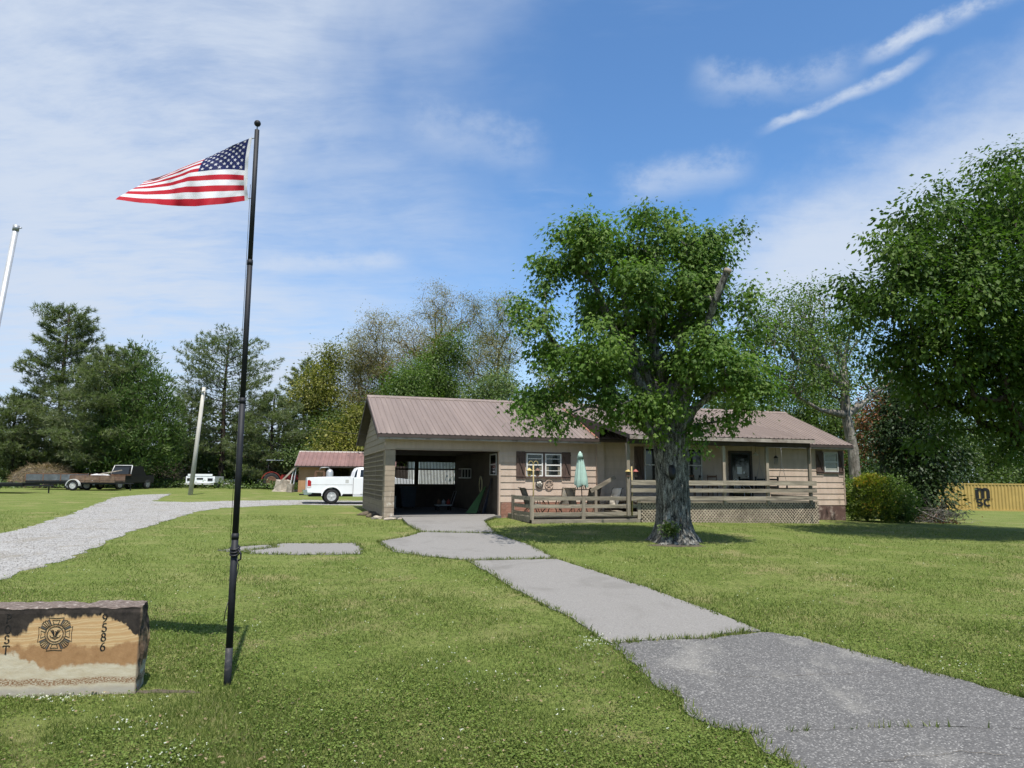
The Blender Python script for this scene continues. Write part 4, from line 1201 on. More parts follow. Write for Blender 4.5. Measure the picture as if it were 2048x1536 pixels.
for i, (u, v, s, lab) in enumerate(((-0.22, 0.35, (0.24, 0.2, 0.10), 'pale broken stone against the left side of the garage pillar'), (0.25, -0.22, (0.32, 0.14, 0.07), 'flat broken concrete chunk in front of the garage pillar'),
                                  (0.62, -0.3, (0.14, 0.10, 0.06), 'small stone at the edge of the garage opening'), (-0.25, 1.4, (0.2, 0.35, 0.13), 'dark lump of rubble along the garage block wall'),
                                  (-0.3, 2.6, (0.22, 0.5, 0.15), 'larger dark rubble heap farther along the garage block wall'))):
    q = HW(u, v, 0); rock('broken_stone', lab, (q.x, q.y, g1(q.x, q.y) + 0.03), s, 'stump_wood' if i < 3 else 'soil', 40 + i)

# ------------------------------------------------------------------ stone monument
SM = R(7.0); SO = Vector((-4.24, 8.35, 0.33))
mon = thing('stone_monument', 'low rough sandstone monument slab engraved POST 9586 with a round cross emblem', 'monument', SO, SM)
m, t, p = bsdf_mat('sandstone')
c = t.coord('Object'); sx, sy, sz = t.sep(c)
wv = t.noise(t.map(c, (0.8, 1, 1.6)), 2.2, 5, 0.6)
band = t.n.new('ShaderNodeTexWave'); band.wave_type = 'BANDS'; band.bands_direction = 'Z'
t.put(band.inputs['Vector'], t.map(c, (0.35, 0.3, 1.0), (0, R(10), 0)))
band.inputs['Scale'].default_value = 4.5; band.inputs['Distortion'].default_value = 5.5; band.inputs['Detail'].default_value = 3; band.inputs['Detail Scale'].default_value = 1.2
base = t.ramp(band.outputs['Fac'], [(0.0, (0.44, 0.275, 0.13)), (0.45, (0.47, 0.31, 0.155)), (0.8, (0.54, 0.40, 0.22)), (1.0, (0.45, 0.285, 0.14))])
n1 = t.noise(t.map(c, (1.3, 1, 1)), 2.4, 7, 0.6); n2 = t.noise(c, 9, 6, 0.7)
edge = t.math('ADD', t.math('MULTIPLY', t.math('SUBTRACT', n1, 0.5), 0.34), t.math('MULTIPLY', t.math('SUBTRACT', n2, 0.5), 0.07))
zz = t.math('ADD', sz, edge)
zlow = t.math('ADD', sz, t.math('MULTIPLY', edge, 0.3))
base = t.mix(t.smooth(zz, 0.60, 0.55), base, t.ramp(n2, [(0.3, (0.25, 0.135, 0.06)), (0.7, (0.36, 0.21, 0.10))]))
xl = t.math('ADD', sx, t.math('MULTIPLY', edge, 1.5))
lowp = t.math('SUBTRACT', zz, t.smooth(xl, -0.95, -1.3, 0.0, 0.13))
base = t.mix(t.smooth(lowp, 0.395, 0.345), base, t.ramp(t.noise(t.map(c, (0.7, 1, 3.0)), 7, 6, 0.65), [(0.3, (0.40, 0.33, 0.22)), (0.7, (0.52, 0.47, 0.36))]))
speck = t.noise(t.map(c, (1, 1, 2.5)), 42, 5, 0.7)
base = t.mix(t.math('MULTIPLY', t.math('MULTIPLY', t.smooth(zlow, 0.25, 0.22), t.smooth(zlow, 0.15, 0.18)), t.smooth(speck, 0.42, 0.55)), base, (0.20, 0.105, 0.05, 1))
base = t.mix(t.smooth(zlow, 0.17, 0.10, 0, 0.7), base, (0.30, 0.275, 0.24, 1))
drip = t.noise(t.map(c, (7, 1, 0.8)), 3.0, 6, 0.65)
top = t.math('ADD', zz, t.math('MULTIPLY', t.math('SUBTRACT', drip, 0.5), 0.14))
left = t.smooth(t.math('ADD', sx, t.math('MULTIPLY', edge, 2.0)), -1.02, -1.28, 0.0, 0.20)
right = t.smooth(t.math('ADD', sx, t.math('MULTIPLY', edge, 1.4)), -0.20, 0.02, 0.0, 0.26)
top = t.math('ADD', t.math('ADD', top, left), right)
dark = t.smooth(top, 0.865, 0.915)
base = t.mix(dark, base, t.ramp(n2, [(0.3, (0.012, 0.010, 0.009)), (0.7, (0.05, 0.040, 0.033))]))
upn = t.sep(t.n.new('ShaderNodeNewGeometry').outputs['Normal'])[2]
lich = t.ramp(t.noise(t.map(c, (1, 2, 2)), 16, 7, 0.7), [(0.36, (0.070, 0.053, 0.045)), (0.56, (0.145, 0.115, 0.098)), (0.70, (0.42, 0.385, 0.35))])
base = t.mix(t.smooth(upn, 0.5, 0.8), base, lich)
endr = t.smooth(sx, 0.02, 0.045)
base = t.mix(t.math('MULTIPLY', endr, 0.85), base, t.ramp(n2, [(0.35, (0.03, 0.024, 0.018)), (0.7, (0.16, 0.12, 0.085))]))
t.put(p.inputs['Base Color'], base); p.inputs['Roughness'].default_value = 0.88; p.inputs['Specular IOR Level'].default_value = 0.2
t.put(p.inputs['Normal'], t.bump(n2, 0.25, 0.02))
MAT['sandstone'] = m
from mathutils import noise as mnoise
bm = bmesh.new()
NX, NY, NZ = 60, 12, 30
X0, X1, YB, ZT = -1.86, 0.05, 0.40, 1.0
bmesh.ops.create_cube(bm, size=1.0)
for v_ in bm.verts: v_.co = Vector((X0 + (v_.co.x + .5) * (X1 - X0), (v_.co.y + .5) * YB, (v_.co.z + .5) * ZT))
for ax, cuts in ((0, NX), (1, NY), (2, NZ)):
    es = [e for e in bm.edges if abs((e.verts[0].co - e.verts[1].co).normalized()[ax]) > 0.9]
    bmesh.ops.subdivide_edges(bm, edges=es, cuts=cuts - 1, use_grid_fill=True)
for v_ in bm.verts:
    q = v_.co.copy()
    nn = mnoise.fractal(q * 5.0, 0.9, 2.0, 5); nb = mnoise.fractal(q * 2.1 + Vector((3, 1, 7)), 0.8, 2.0, 4)
    front = q.y < 0.001
    if q.x > X1 - 0.001:
        v_.co.x += 0.03 * nb + 0.022 * nn + (0.03 * max(0.0, math.sin((q.z - 0.15) * 4.2)) if q.y > 0.06 else 0.0) - 0.02 * abs(nn)
        if q.z > 0.86: v_.co.x -= 0.0
    if q.x > -0.35: v_.co.x -= 0.18 * q.y * max(0.0, (q.x + 0.35) / 0.40)
    if q.x < X0 + 0.001: v_.co.x -= 0.05 * nb + 0.03 * nn
    if q.z > ZT - 0.001: v_.co.z += 0.014 * nn + 0.01 * nb - (0.012 if front else 0)
    if q.y > YB - 0.001: v_.co.y += 0.05 * nb + 0.03 * nn
    if front and q.z > ZT - 0.04: v_.co.y += 0.006 + 0.008 * nn
me = bpy.data.meshes.new('slab'); bm.to_mesh(me); bm.free(); me.materials.append(MAT['sandstone'])
me.polygons.foreach_set('use_smooth', [False] * len(me.polygons))
link('slab', me, mon)
MAT['carve'] = surf('carve', (0.012, 0.010, 0.009), 0.8, 0.2, 20, 0)
MAT['carve_grey'] = surf('carve_grey', (0.075, 0.070, 0.066), 0.85, 0.2, 20, 0)
FY = -0.004


def nib(pts, thin, thick, ang=R(25), closed=False):
    """a pen stroke whose width follows its direction, as a thin solid"""
    b_ = MB(); n_ = len(pts); V = []
    for i in range(n_):
        a_ = pts[i - 1] if (i or closed) else pts[i]; c_ = pts[(i + 1) % n_] if (i < n_ - 1 or closed) else pts[i]
        tx, tz = c_[0] - a_[0], c_[1] - a_[1]; L = math.hypot(tx, tz) or 1; tx /= L; tz /= L
        wd = thin + (thick - thin) * abs(math.sin(math.atan2(tz, tx) - ang))
        V += [(pts[i][0] - tz * wd / 2, pts[i][1] + tx * wd / 2), (pts[i][0] + tz * wd / 2, pts[i][1] - tx * wd / 2)]
    P = [(x_, FY, z_) for x_, z_ in V] + [(x_, FY + 0.012, z_) for x_, z_ in V]
    k = 2 * n_; F2 = []
    for i in range(n_ if closed else n_ - 1):
        j = (i + 1) % n_
        F2 += [(2 * i, 2 * j, 2 * j + 1, 2 * i + 1), (k + 2 * i + 1, k + 2 * j + 1, k + 2 * j, k + 2 * i), (2 * i, k + 2 * i, k + 2 * j, 2 * j), (2 * i + 1, 2 * j + 1, k + 2 * j + 1, k + 2 * i + 1)]
    b_.add(P, F2)
    return b_


def arc(cx_, cz_, rx, rz, a0, a1, n_=18):
    return [(cx_ + rx * math.cos(R(a0 + (a1 - a0) * k / n_)), cz_ + rz * math.sin(R(a0 + (a1 - a0) * k / n_))) for k in range(n_ + 1)]


def merge(*mbs):
    b_ = MB()
    for q in mbs: b_.add(q.v, q.f)
    return b_


def glyph(ch, cx_, cz_, h):
    s = h / 2; T0, T1 = h * 0.05, h * 0.17
    A = lambda ox, oz, rx, rz, a0, a1: [(cx_ + q[0] * s, cz_ + q[1] * s) for q in arc(ox, oz, rx, rz, a0, a1)]
    Ln = lambda *pts: [(cx_ + q[0] * s, cz_ + q[1] * s) for q in pts]
    S = []
    if ch == 'P': S = [Ln((-0.35, -1), (-0.35, 1)), Ln((-0.5, 1), (0.05, 1)), A(0.05, 0.5, 0.42, 0.5, 90, -90), Ln((0.05, 0.0), (-0.35, 0.0)), Ln((-0.55, -1), (-0.15, -1))]
    elif ch == 'O': S = [A(0, 0, 0.62, 1, 0, 360)]
    elif ch == 'S': S = [A(0, 0.5, 0.45, 0.48, 20, 250), A(0, -0.46, 0.5, 0.52, 70, -160)]
    elif ch == 'T': S = [Ln((0, -1), (0, 1)), Ln((-0.7, 1), (0.7, 1)), Ln((-0.7, 1), (-0.72, 0.75)), Ln((0.7, 1), (0.72, 0.75)), Ln((-0.22, -1), (0.22, -1))]
    elif ch == '9': S = [A(-0.05, 0.42, 0.5, 0.56, 0, 360), A(-0.75, 0.42, 1.2, 1.45, 0, -75)]
    elif ch == '5': S = [Ln((-0.3, 1), (0.5, 1)), Ln((-0.3, 1), (-0.38, 0.12)), A(-0.05, -0.38, 0.55, 0.58, 130, -150)]
    elif ch == '8': S = [A(0, 0.5, 0.40, 0.48, 0, 360), A(0, -0.46, 0.52, 0.52, 0, 360)]
    elif ch == '6': S = [A(0.05, -0.42, 0.5, 0.56, 0, 360), A(0.75, -0.42, 1.2, 1.45, 180, 105)]
    elif ch == '#': S = [Ln((-0.2, -0.5), (-0.05, 0.5)), Ln((0.1, -0.5), (0.25, 0.5)), Ln((-0.4, 0.15), (0.4, 0.15)), Ln((-0.45, -0.2), (0.35, -0.2))]
    return merge(*[nib(q, T0, T1) for q in S])


for ch, z in zip('9586', (1.206, 1.102, 0.999, 0.896)):
    glyph(ch, -0.340 - 0.012 * (1.2 - z), z - SO.z, 0.088).build('engraved_digit', MAT['carve'], mon)
for ch, z in zip('POST', (1.218, 1.102, 0.992, 0.880)):
    glyph(ch, -1.350, z - SO.z, 0.088).build('engraved_letter', MAT['carve'], mon)
glyph('#', -0.395, 1.255 - SO.z, 0.045).build('engraved_mark', MAT['carve'], mon)
# emblem: cross with flared arms, ray bundles in the corners, two rings, an eagle in the middle
EX, EZ_ = -0.853, 1.040 - SO.z
em = MB()
E = lambda x_, z_: (EX + x_, EZ_ + z_)
def rot2(q, a): return (q[0] * math.cos(a) - q[1] * math.sin(a), q[0] * math.sin(a) + q[1] * math.cos(a))
strokes, fills = [], []
for k in range(4):
    a = k * math.pi / 2
    out = [(0.048, 0.100), (0.062, 0.135), (0.082, 0.178), (0.0, 0.170), (-0.082, 0.178), (-0.062, 0.135), (-0.048, 0.100)]
    strokes.append([E(*rot2(q, a)) for q in out])
    inn = [(0.022, 0.110), (0.040, 0.152), (0.0, 0.147), (-0.040, 0.152), (-0.022, 0.110)]
    strokes.append([E(*rot2(q, a)) for q in inn])
    a += math.pi / 4
    for s in (-1, 1):
        fills.append([E(*rot2((q[0] * s, q[1]), a)) for q in ((0.040, 0.103), (0.062, 0.160), (0.046, 0.176), (0.030, 0.107))])
    for f in (-0.026, -0.009, 0.009, 0.026):
        strokes.append([E(*rot2((f * 0.75, 0.108), a)), E(*rot2((f * 1.35, 0.185 - abs(f) * 0.5), a))])
    strokes.append([E(*rot2(q, a)) for q in ((-0.036, 0.172), (-0.020, 0.186), (-0.010, 0.178), (0.0, 0.192), (0.010, 0.178), (0.020, 0.186), (0.036, 0.172))])
parts_ = [nib(q, 0.0042, 0.0052) for q in strokes]
parts_ += [nib([E(r_ * math.cos(2 * math.pi * k / 48), r_ * math.sin(2 * math.pi * k / 48)) for k in range(48)], 0.0045, 0.0055, closed=True) for r_ in (0.108, 0.082)]
eagle = [[(-0.012, -0.02), (-0.03, 0.012), (-0.052, 0.045)], [(-0.012, -0.02), (-0.022, 0.015), (-0.038, 0.05)], [(-0.01, -0.015), (-0.014, 0.018), (-0.022, 0.045)],
         [(0.012, -0.02), (0.03, 0.012), (0.052, 0.045)], [(0.012, -0.02), (0.022, 0.015), (0.038, 0.05)], [(0.01, -0.015), (0.014, 0.018), (0.022, 0.045)],
         [(0, 0.035), (0.008, 0.022), (0.0, -0.02), (0.0, -0.05)], [(-0.056, -0.012), (-0.045, -0.03), (-0.02, -0.042), (0, -0.056), (0.02, -0.042), (0.045, -0.03), (0.056, -0.012)], [(-0.03, -0.034), (0, -0.024), (0.03, -0.034)]]
parts_ += [nib([E(*q) for q in s], 0.0035, 0.0065) for s in eagle]
merge(*parts_).build('engraved_emblem', MAT['carve'], mon)
b = MB()
for q in fills: b.prism(q, FY + 0.001, FY + 0.012, lambda x_, z_, dd: (x_, dd, z_))
b.build('emblem_infill', MAT['carve_grey'], mon)
ring_txt = 'VETERANS OF FOREIGN WARS OF THE UNITED STATES '
vv_, ff_ = [], []
for i, ch in enumerate(ring_txt):
    if ch == ' ': continue
    cu = bpy.data.curves.new('ring_char', 'FONT'); cu.body = ch; cu.size = 0.020; cu.align_x = 'CENTER'; cu.resolution_u = 2
    ob = bpy.data.objects.new('ring_char', cu); tm = bpy.data.meshes.new_from_object(ob)
    a = math.pi / 2 - 2 * math.pi * (i + 0.5) / len(ring_txt) + math.pi * 0.85
    for f in tm.polygons: ff_.append(tuple(len(vv_) + j for j in f.vertices))
    for v_ in tm.vertices:
        q = rot2((v_.co.x, v_.co.y + 0.0865), a - math.pi / 2)
        vv_.append((EX + q[0], FY - 0.0005, EZ_ + q[1]))
    bpy.data.objects.remove(ob); bpy.data.curves.remove(cu); bpy.data.meshes.remove(tm)
tm = bpy.data.meshes.new('emblem_lettering'); tm.from_pydata(vv_, [], ff_); tm.materials.append(MAT['carve']); link('emblem_lettering', tm, mon)

# ------------------------------------------------------------------ flagpole and flag
FP = Vector((-3.29, 8.66, 0.39))
fp = thing('flagpole', 'tall slim black telescoping flagpole with ball top standing in the lawn', 'flagpole', FP)
secs = [(0.0, 1.72, 0.0400), (1.72, 3.35, 0.0365), (3.35, 5.1, 0.0330), (5.1, 6.83, 0.0295)]
for i, (z0, z1, r_) in enumerate(secs):
    xo = lambda z: -0.004 * z
    MB().tube([(xo(z0), 0, z0 + (0.42 if i == 0 else 0.0)), (xo(z1), 0, z1 + 0.02)], r_, 16).build('pole_section', MAT['black_pole'], fp)
    if i: MB().tube([(xo(z0), 0, z0 - 0.05), (xo(z0), 0, z0 + 0.012)], r_ + 0.0068, 16).build('collar', MAT['black_pole'], fp)
MB().tube([(0, 0, -0.15), (0, 0, 0.425)], 0.0415, 16).build('pole_foot', MAT['pole_foot'], fp)
MB().tube([(-0.027, 0, 6.84), (-0.027, 0, 6.90)], 0.010, 8).build('finial_stem', MAT['steel'], fp)
MB().lathe([(0.001, -0.042)] + [(0.042 * math.cos(R(a)), 0.042 * math.sin(R(a))) for a in range(-75, 76, 15)] + [(0.001, 0.042)], 18, (-0.027, 0, 6.94)).build('finial_ball', MAT['black_pole'], fp)
rp = MB()
for k in range(3):
    rp.tube([(0.052 * math.cos(a), 0.052 * math.sin(a), 1.50 + 0.035 * k + 0.02 * math.sin(a)) for a in np.linspace(0, 2 * math.pi, 13)[:-1]], 0.010, 6, closed=True)
rp.tube([(0.05, -0.03, 1.55), (0.085, -0.03, 1.50), (0.085, -0.03, 1.44), (0.05, -0.035, 1.42)], 0.012, 6)
rp.tube([(0.045, -0.04, 1.45), (0.07, -0.04, 1.36), (0.05, -0.045, 1.20), (0.04, -0.045, 1.05)], 0.006, 6)
rp.build('tie_rope', MAT['black'], fp)
MB().tube([(-0.03, -0.04, 0.95), (-0.055, -0.045, 0.83), (-0.065, -0.045, 0.72)], 0.006, 6).build('tie_strap', MAT['black'], fp)
rp = MB().tube([(-0.06, -0.03, 6.10), (-0.05, -0.04, 4.6), (-0.045, -0.045, 1.6)], 0.003, 5)
rp.build('halyard', MAT['black'], fp)

m, t, p = bsdf_mat('flag_cloth')
a = t.attr('dye').outputs['Fac']
col = t.ramp(a, [(0.0, (0.72, 0.72, 0.74)), (0.45, (0.72, 0.72, 0.74)), (0.451, (0.47, 0.012, 0.028)), (0.75, (0.47, 0.012, 0.028)), (0.751, (0.012, 0.020, 0.105))])
t.put(p.inputs['Base Color'], col); p.inputs['Roughness'].default_value = 0.7; p.inputs['Specular IOR Level'].default_value = 0.25
tr = t.n.new('ShaderNodeBsdfTranslucent'); t.put(tr.inputs[0], col)
mx = t.n.new('ShaderNodeMixShader'); mx.inputs[0].default_value = 0.42
t.l.new(p.outputs[0], mx.inputs[1]); t.l.new(tr.outputs[0], mx.inputs[2]); t.l.new(mx.outputs[0], m.node_tree.nodes['Material Output'].inputs[0])
t.put(p.inputs['Normal'], t.bump(t.noise(t.coord('Object'), 35, 4, 0.6), 0.12, 0.01))
MAT['flag'] = m
FL0 = Vector((-3.375, 8.655, 6.29))
flag = thing('national_flag', 'red white and blue stars and stripes flag streaming left from the black flagpole', 'flag', FL0)
_zt = np.array([0.85, 0.745, 0.585, 0.49, 0.395, 0.31, 0.25]); _zb = np.array([0.0, -0.05, -0.085, -0.085, -0.07, -0.045, 0.0]); _aa = np.array([0.0, 0.18, 0.40, 0.55, 0.70, 0.86, 1.0])


def flag_pt(a, b):
    """a along the fly, b from the top edge down; gives a local point"""
    zt = np.interp(a, _aa, _zt); zb = np.interp(a, _aa, _zb)
    pw = 1.0 + 1.15 * min(1.0, a / 0.5)
    f = b ** pw
    z = zt + (zb - zt) * f
    back = 0.52 * (a ** 0.9) * (1 - f) ** 1.2
    rip = 0.095 * math.sin(7.8 * a + 2.4 * b) * min(1, a * 4) + 0.034 * math.sin(17 * a - 7 * b + 1) * min(1, a * 5) + 0.010 * math.sin(33 * a + 14 * b) + 0.006 * math.sin(60 * a - 25 * b)
    y = back + rip * (0.25 + 0.75 * b)
    z += y * 0.42
    x = -1.63 * a - 0.03 * math.sin(b * 3) * (1 - a)
    return (x, y, z)


def flag_part(name, a0, a1, b0, b1, dye, na=56, nb=4, lift=0.0, parent=None):
    V, F2 = [], []
    na = max(3, int(na * (a1 - a0)) + 2)
    for side in (0, 1):
        for i in range(na + 1):
            for j in range(nb + 1):
                q = flag_pt(a0 + (a1 - a0) * i / na, b0 + (b1 - b0) * j / nb)
                V.append((q[0], q[1] + (0.0015 + lift) * (1 if side else -1), q[2]))
    o_ = (na + 1) * (nb + 1)
    for i in range(na):
        for j in range(nb):
            k = i * (nb + 1) + j
            F2 += [(k, k + 1, k + nb + 2, k + nb + 1), (o_ + k + nb + 1, o_ + k + nb + 2, o_ + k + 1, o_ + k)]
    return link(name, np_mesh(name, V, F2, MAT['flag'], True, {'dye': np.full(len(V), dye)}), parent or flag)


for k in range(13):
    a0 = 0.42 if k < 7 else 0.03
    flag_part('stripe', a0, 1.0, k / 13, (k + 1) / 13, 0.6 if k % 2 == 0 else 0.2)
can = flag_part('canton', 0.03, 0.42, 0, 7 / 13, 0.9, 70, 16)
flag_part('header_band', 0.0, 0.03, 0, 1, 0.2, 60, 20)
for r_ in range(9):
    for q in range(6 if r_ % 2 == 0 else 5):
        ca = 0.03 + 0.39 * ((q + 0.5) / 6 if r_ % 2 == 0 else (q + 1.0) / 6); cb = (7 / 13) * (r_ + 0.75) / 9.5
        V = []
        for sgn in (-1, 1):
            ring = []
            for k in range(10):
                rr = 0.0285 if k % 2 == 0 else 0.0115
                qa = ca + rr * math.sin(math.pi * k / 5) / 1.63; qb = min(0.999, max(0.001, cb - rr * math.cos(math.pi * k / 5) / 0.86))
                pp = flag_pt(qa, qb); ring.append((pp[0], pp[1] + 0.004 * sgn, pp[2]))
            V += ring
        b = MB(); b.add(V, [tuple(range(10)), tuple(range(19, 9, -1))])
        me = bpy.data.meshes.new('star'); me.from_pydata(b.v, [], b.f); me.materials.append(MAT['flag'])
        at_ = me.attributes.new('dye', 'FLOAT', 'POINT'); at_.data.foreach_set('value', np.full(20, 0.1, np.float32))
        link('star', me, can)
b = MB()
for z in (0.83, 0.02):
    b.tube([(0.0, 0, z), (0.045, 0.0, z + 0.01), (0.075, 0.0, z)], 0.006, 6)
b.build('snap_hook', MAT['steel'], flag)

# second pole, grey, leaning at the left edge
gp = thing('grey_pole', 'leaning pale grey metal pole with small cap at the left edge', 'pole', (-7.43, 9.5, g1(-7.43, 9.5)))
MB().tube([(0, 0, -0.1), (0.52, 0, 5.74)], [0.045, 0.036], 14).build('shaft', MAT['galv'], gp)
MB().tube([(0.518, 0, 5.72), (0.525, 0, 5.80)], 0.040, 14).build('cap', MAT['steel'], gp)
MB().tube([(0.55, 0, 5.76), (0.60, 0, 5.765)], 0.010, 8).build('pulley_arm', MAT['steel'], gp)
# ------------------------------------------------------------------ vehicles
def wheel(parent, x, y, r, w, rim='chrome', spokes=5):
    rot = Matrix.Translation((x, y, r)) @ Matrix.Rotation(R(90), 4, 'X')
    wh = MB().lathe([(r * 0.60, -w / 2 + 0.01), (r * 0.78, -w / 2), (r * 0.93, -w / 2 + 0.015), (r, -w / 2 + 0.05), (r, w / 2 - 0.05), (r * 0.93, w / 2 - 0.015), (r * 0.78, w / 2), (r * 0.60, w / 2 - 0.01)], 32, m=rot, cap=False).build('wheel', MAT['rubber'], parent)
    b = MB()
    ring = Matrix.Translation((x, y, r)) @ Matrix.Rotation(R(90), 4, 'X')
    for s in (-1, 1):
        b.lathe([(r * 0.50, s * (w / 2 - 0.045)), (r * 0.61, s * (w / 2 - 0.004)), (r * 0.61, s * (w / 2 - 0.06)), (r * 0.50, s * (w / 2 - 0.06))], 28, m=ring)
        b.lathe([(0.01, s * (w / 2 - 0.02)), (r * 0.13, s * (w / 2 - 0.02)), (r * 0.16, s * (w / 2 - 0.05)), (0.01, s * (w / 2 - 0.05))], 14, m=ring)
        for k in range(spokes):
            a = 2 * math.pi * k / spokes + 0.3
            b.bar(ring @ Vector((r * 0.12 * math.cos(a), r * 0.12 * math.sin(a), s * (w / 2 - 0.04))), ring @ Vector((r * 0.54 * math.cos(a), r * 0.54 * math.sin(a), s * (w / 2 - 0.04))), 0.085 if spokes < 7 else 0.05, 0.03, up=(0, 1, 0))
    b.build('rim', MAT[rim], wh)
    MB().lathe([(0.01, -w / 2 + 0.07), (r * 0.5, -w / 2 + 0.07), (r * 0.5, w / 2 - 0.07), (0.01, w / 2 - 0.07)], 20, m=ring).build('brake_drum', MAT['black'], wh)
    return wh


def arch(cx_, cz_, r_, a0=180, a1=0, n_=16):
    return [(cx_ + r_ * math.cos(R(a0 + (a1 - a0) * k / n_)), cz_ + r_ * math.sin(R(a0 + (a1 - a0) * k / n_))) for k in range(n_ + 1)]


tp = Vector((-10.25, 40.72)); TT = R(18.5)
truck = thing('pickup_truck', 'clean white pickup truck parked behind the garage, tail to the left', 'pickup truck', (tp.x, tp.y, g1(tp.x, tp.y) + 0.01), TT)
XZ = lambda x, z, d: (x, d, z)
HWD = 0.98
wr = 0.41
bedp = [(-1.30, 0.62), (-1.33, 0.80), (-1.31, 1.40), (-1.28, 1.445), (1.14, 1.445), (1.14, 0.50), (0.58, 0.50)] + arch(0, wr, 0.53, 0, 180, 18)[1:-1] + [(-0.58, 0.60)]
for s in (-1, 1):
    MB().prism(bedp, s * HWD, s * (HWD - 0.09), XZ).build('bed_side', MAT['white_paint'], truck, bevel=0.012)
    ar = arch(0, wr, 0.555, 4, 176, 18) + arch(0, wr, 0.515, 176, 4, 18)
    MB().prism(ar, s * (HWD + 0.035), s * (HWD - 0.05), XZ).build('wheel_arch', MAT['white_paint'], truck)
MB().box(-1.26, 1.13, -0.88, 0.88, 0.78, 0.84).build('bed_floor', MAT['black'], truck)
MB().box(1.06, 1.135, -0.88, 0.88, 0.84, 1.43).build('bed_front', MAT['white_paint'], truck)
MB().box(-1.335, -1.27, -0.87, 0.87, 0.74, 1.44).build('tailgate', MAT['white_paint'], truck, bevel=0.012)
MB().prism([(-1.30, 1.45), (-0.2, 1.50), (1.10, 1.52), (1.14, 1.46), (-1.30, 1.44)], -0.86, 0.86, XZ).build('bed_cover', MAT['white_paint'], truck)
cabp = [(1.165, 0.50), (1.165, 1.47), (1.24, 1.78), (1.36, 1.99), (1.50, 2.04), (2.75, 2.05), (2.95, 2.00), (3.55, 1.47), (4.60, 1.36), (4.78, 1.26), (4.82, 0.80), (4.80, 0.62), (4.22, 0.52)] + arch(3.62, wr, 0.53, 0, 180, 16)[1:-1] + [(3.04, 0.50)]
lowp = [(x, z) for x, z in cabp]
MB().prism([(1.165, 0.50), (1.165, 1.46), (3.56, 1.46), (4.60, 1.36), (4.78, 1.26), (4.82, 0.80), (4.80, 0.62), (4.22, 0.52)] + arch(3.62, wr, 0.53, 0, 180, 16)[1:-1] + [(3.04, 0.50)], -HWD, HWD, XZ).build('cab_body', MAT['white_paint'], truck, bevel=0.02)
roofp = [(1.165, 1.455), (1.25, 1.80), (1.36, 1.985), (1.50, 2.04), (2.75, 2.05), (2.95, 2.00), (3.55, 1.455)]
b = MB(); n_ = len(roofp)
V = [(x, s * (HWD - 0.02 - 0.20 * (z - 1.45) / 0.6), z) for s in (-1, 1) for x, z in roofp]
b.add(V, [tuple(range(n_)), tuple(range(2 * n_ - 1, n_ - 1, -1))] + [(i, i + n_, i + 1 + n_, i + 1) for i in range(n_ - 1)])
b.build('cab_roof', MAT['white_paint'], truck)


def cabside(name, pts, mat, out=0.012, th=0.014):
    for s in (-1, 1):
        b = MB(); P = []
        for d in (out, out - th):
            P += [(x, s * (HWD - 0.02 - 0.20 * max(0, z - 1.45) / 0.6 + d), z) for x, z in pts]
        k = len(pts); b.add(P, [tuple(range(k)), tuple(range(2 * k - 1, k - 1, -1))] + [(i, (i + 1) % k, (i + 1) % k + k, i + k) for i in range(k)])
        b.build(name, MAT[mat], truck)


cabside('side_window', [(1.52, 1.50), (1.56, 1.90), (2.72, 1.92), (2.98, 1.76), (3.18, 1.50)], 'glass')
cabside('rear_quarter_window', [(1.185, 1.48), (1.27, 1.80), (1.36, 1.93), (1.40, 1.93), (1.32, 1.48)], 'glass')
for s in (-1, 1):
    MB().box(1.55, 2.95, s * (HWD + 0.014), s * (HWD + 0.001), 0.56, 1.45).build('door', MAT['white_paint'], truck)
    MB().tube([(1.70, s * (HWD + 0.015), 1.20), (1.73, s * (HWD + 0.05), 1.205), (1.90, s * (HWD + 0.05), 1.205), (1.93, s * (HWD + 0.015), 1.20)], 0.022, 8).build('door_handle', MAT['chrome'], truck)
    tl = MB().prism([(-1.315, 0.90), (-1.315, 1.30), (-1.22, 1.32), (-1.12, 1.24), (-1.12, 0.92)], s * (HWD + 0.012), s * (HWD - 0.06), XZ).build('tail_light', MAT['tail_red'], truck)
    MB().prism([(-1.30, 0.905), (-1.30, 0.985), (-1.13, 0.97), (-1.13, 0.925)], s * (HWD + 0.016), s * (HWD + 0.0125), XZ).build('reverse_lens', MAT['white_vinyl'], tl)
    MB().prism([(1.16, 0.50), (3.04, 0.50), (3.04, 0.42), (1.16, 0.42)], s * (HWD - 0.02), s * (HWD - 0.14), XZ).build('sill', MAT['white_paint'], truck)
    MB().box(3.05, 3.30, s * (HWD + 0.02), s * (HWD + 0.24), 1.40, 1.66).build('mirror', MAT['black'], truck, bevel=0.02)
MB().prism([(-1.50, 0.52), (-1.52, 0.76), (-1.36, 0.77), (-1.10, 0.74), (-1.06, 0.56), (-1.35, 0.50)], -0.97, 0.97, XZ).build('bumper', MAT['chrome'], truck, bevel=0.015)
for s in (-1, 1):
    MB().box(-1.28, 1.13, s * (HWD + 0.006), s * (HWD - 0.002), 1.05, 1.075).build('body_crease', MAT['white_dull'], truck)
    MB().box(0.60, 1.13, s * (HWD + 0.005), s * (HWD - 0.002), 0.50, 0.56).build('rocker_trim', MAT['black'], truck)
    MB().box(0.72, 0.90, s * (HWD + 0.008), s * (HWD - 0.002), 1.16, 1.34).build('fuel_door', MAT['white_dull'], truck)
MB().bar((-1.70, 0, 0.50), (-1.2, 0, 0.50), 0.07, 0.07).build('tow_hitch', MAT['black'], truck)
MB().box(-1.2, 4.5, -0.45, 0.45, 0.40, 0.60).build('chassis', MAT['black'], truck)
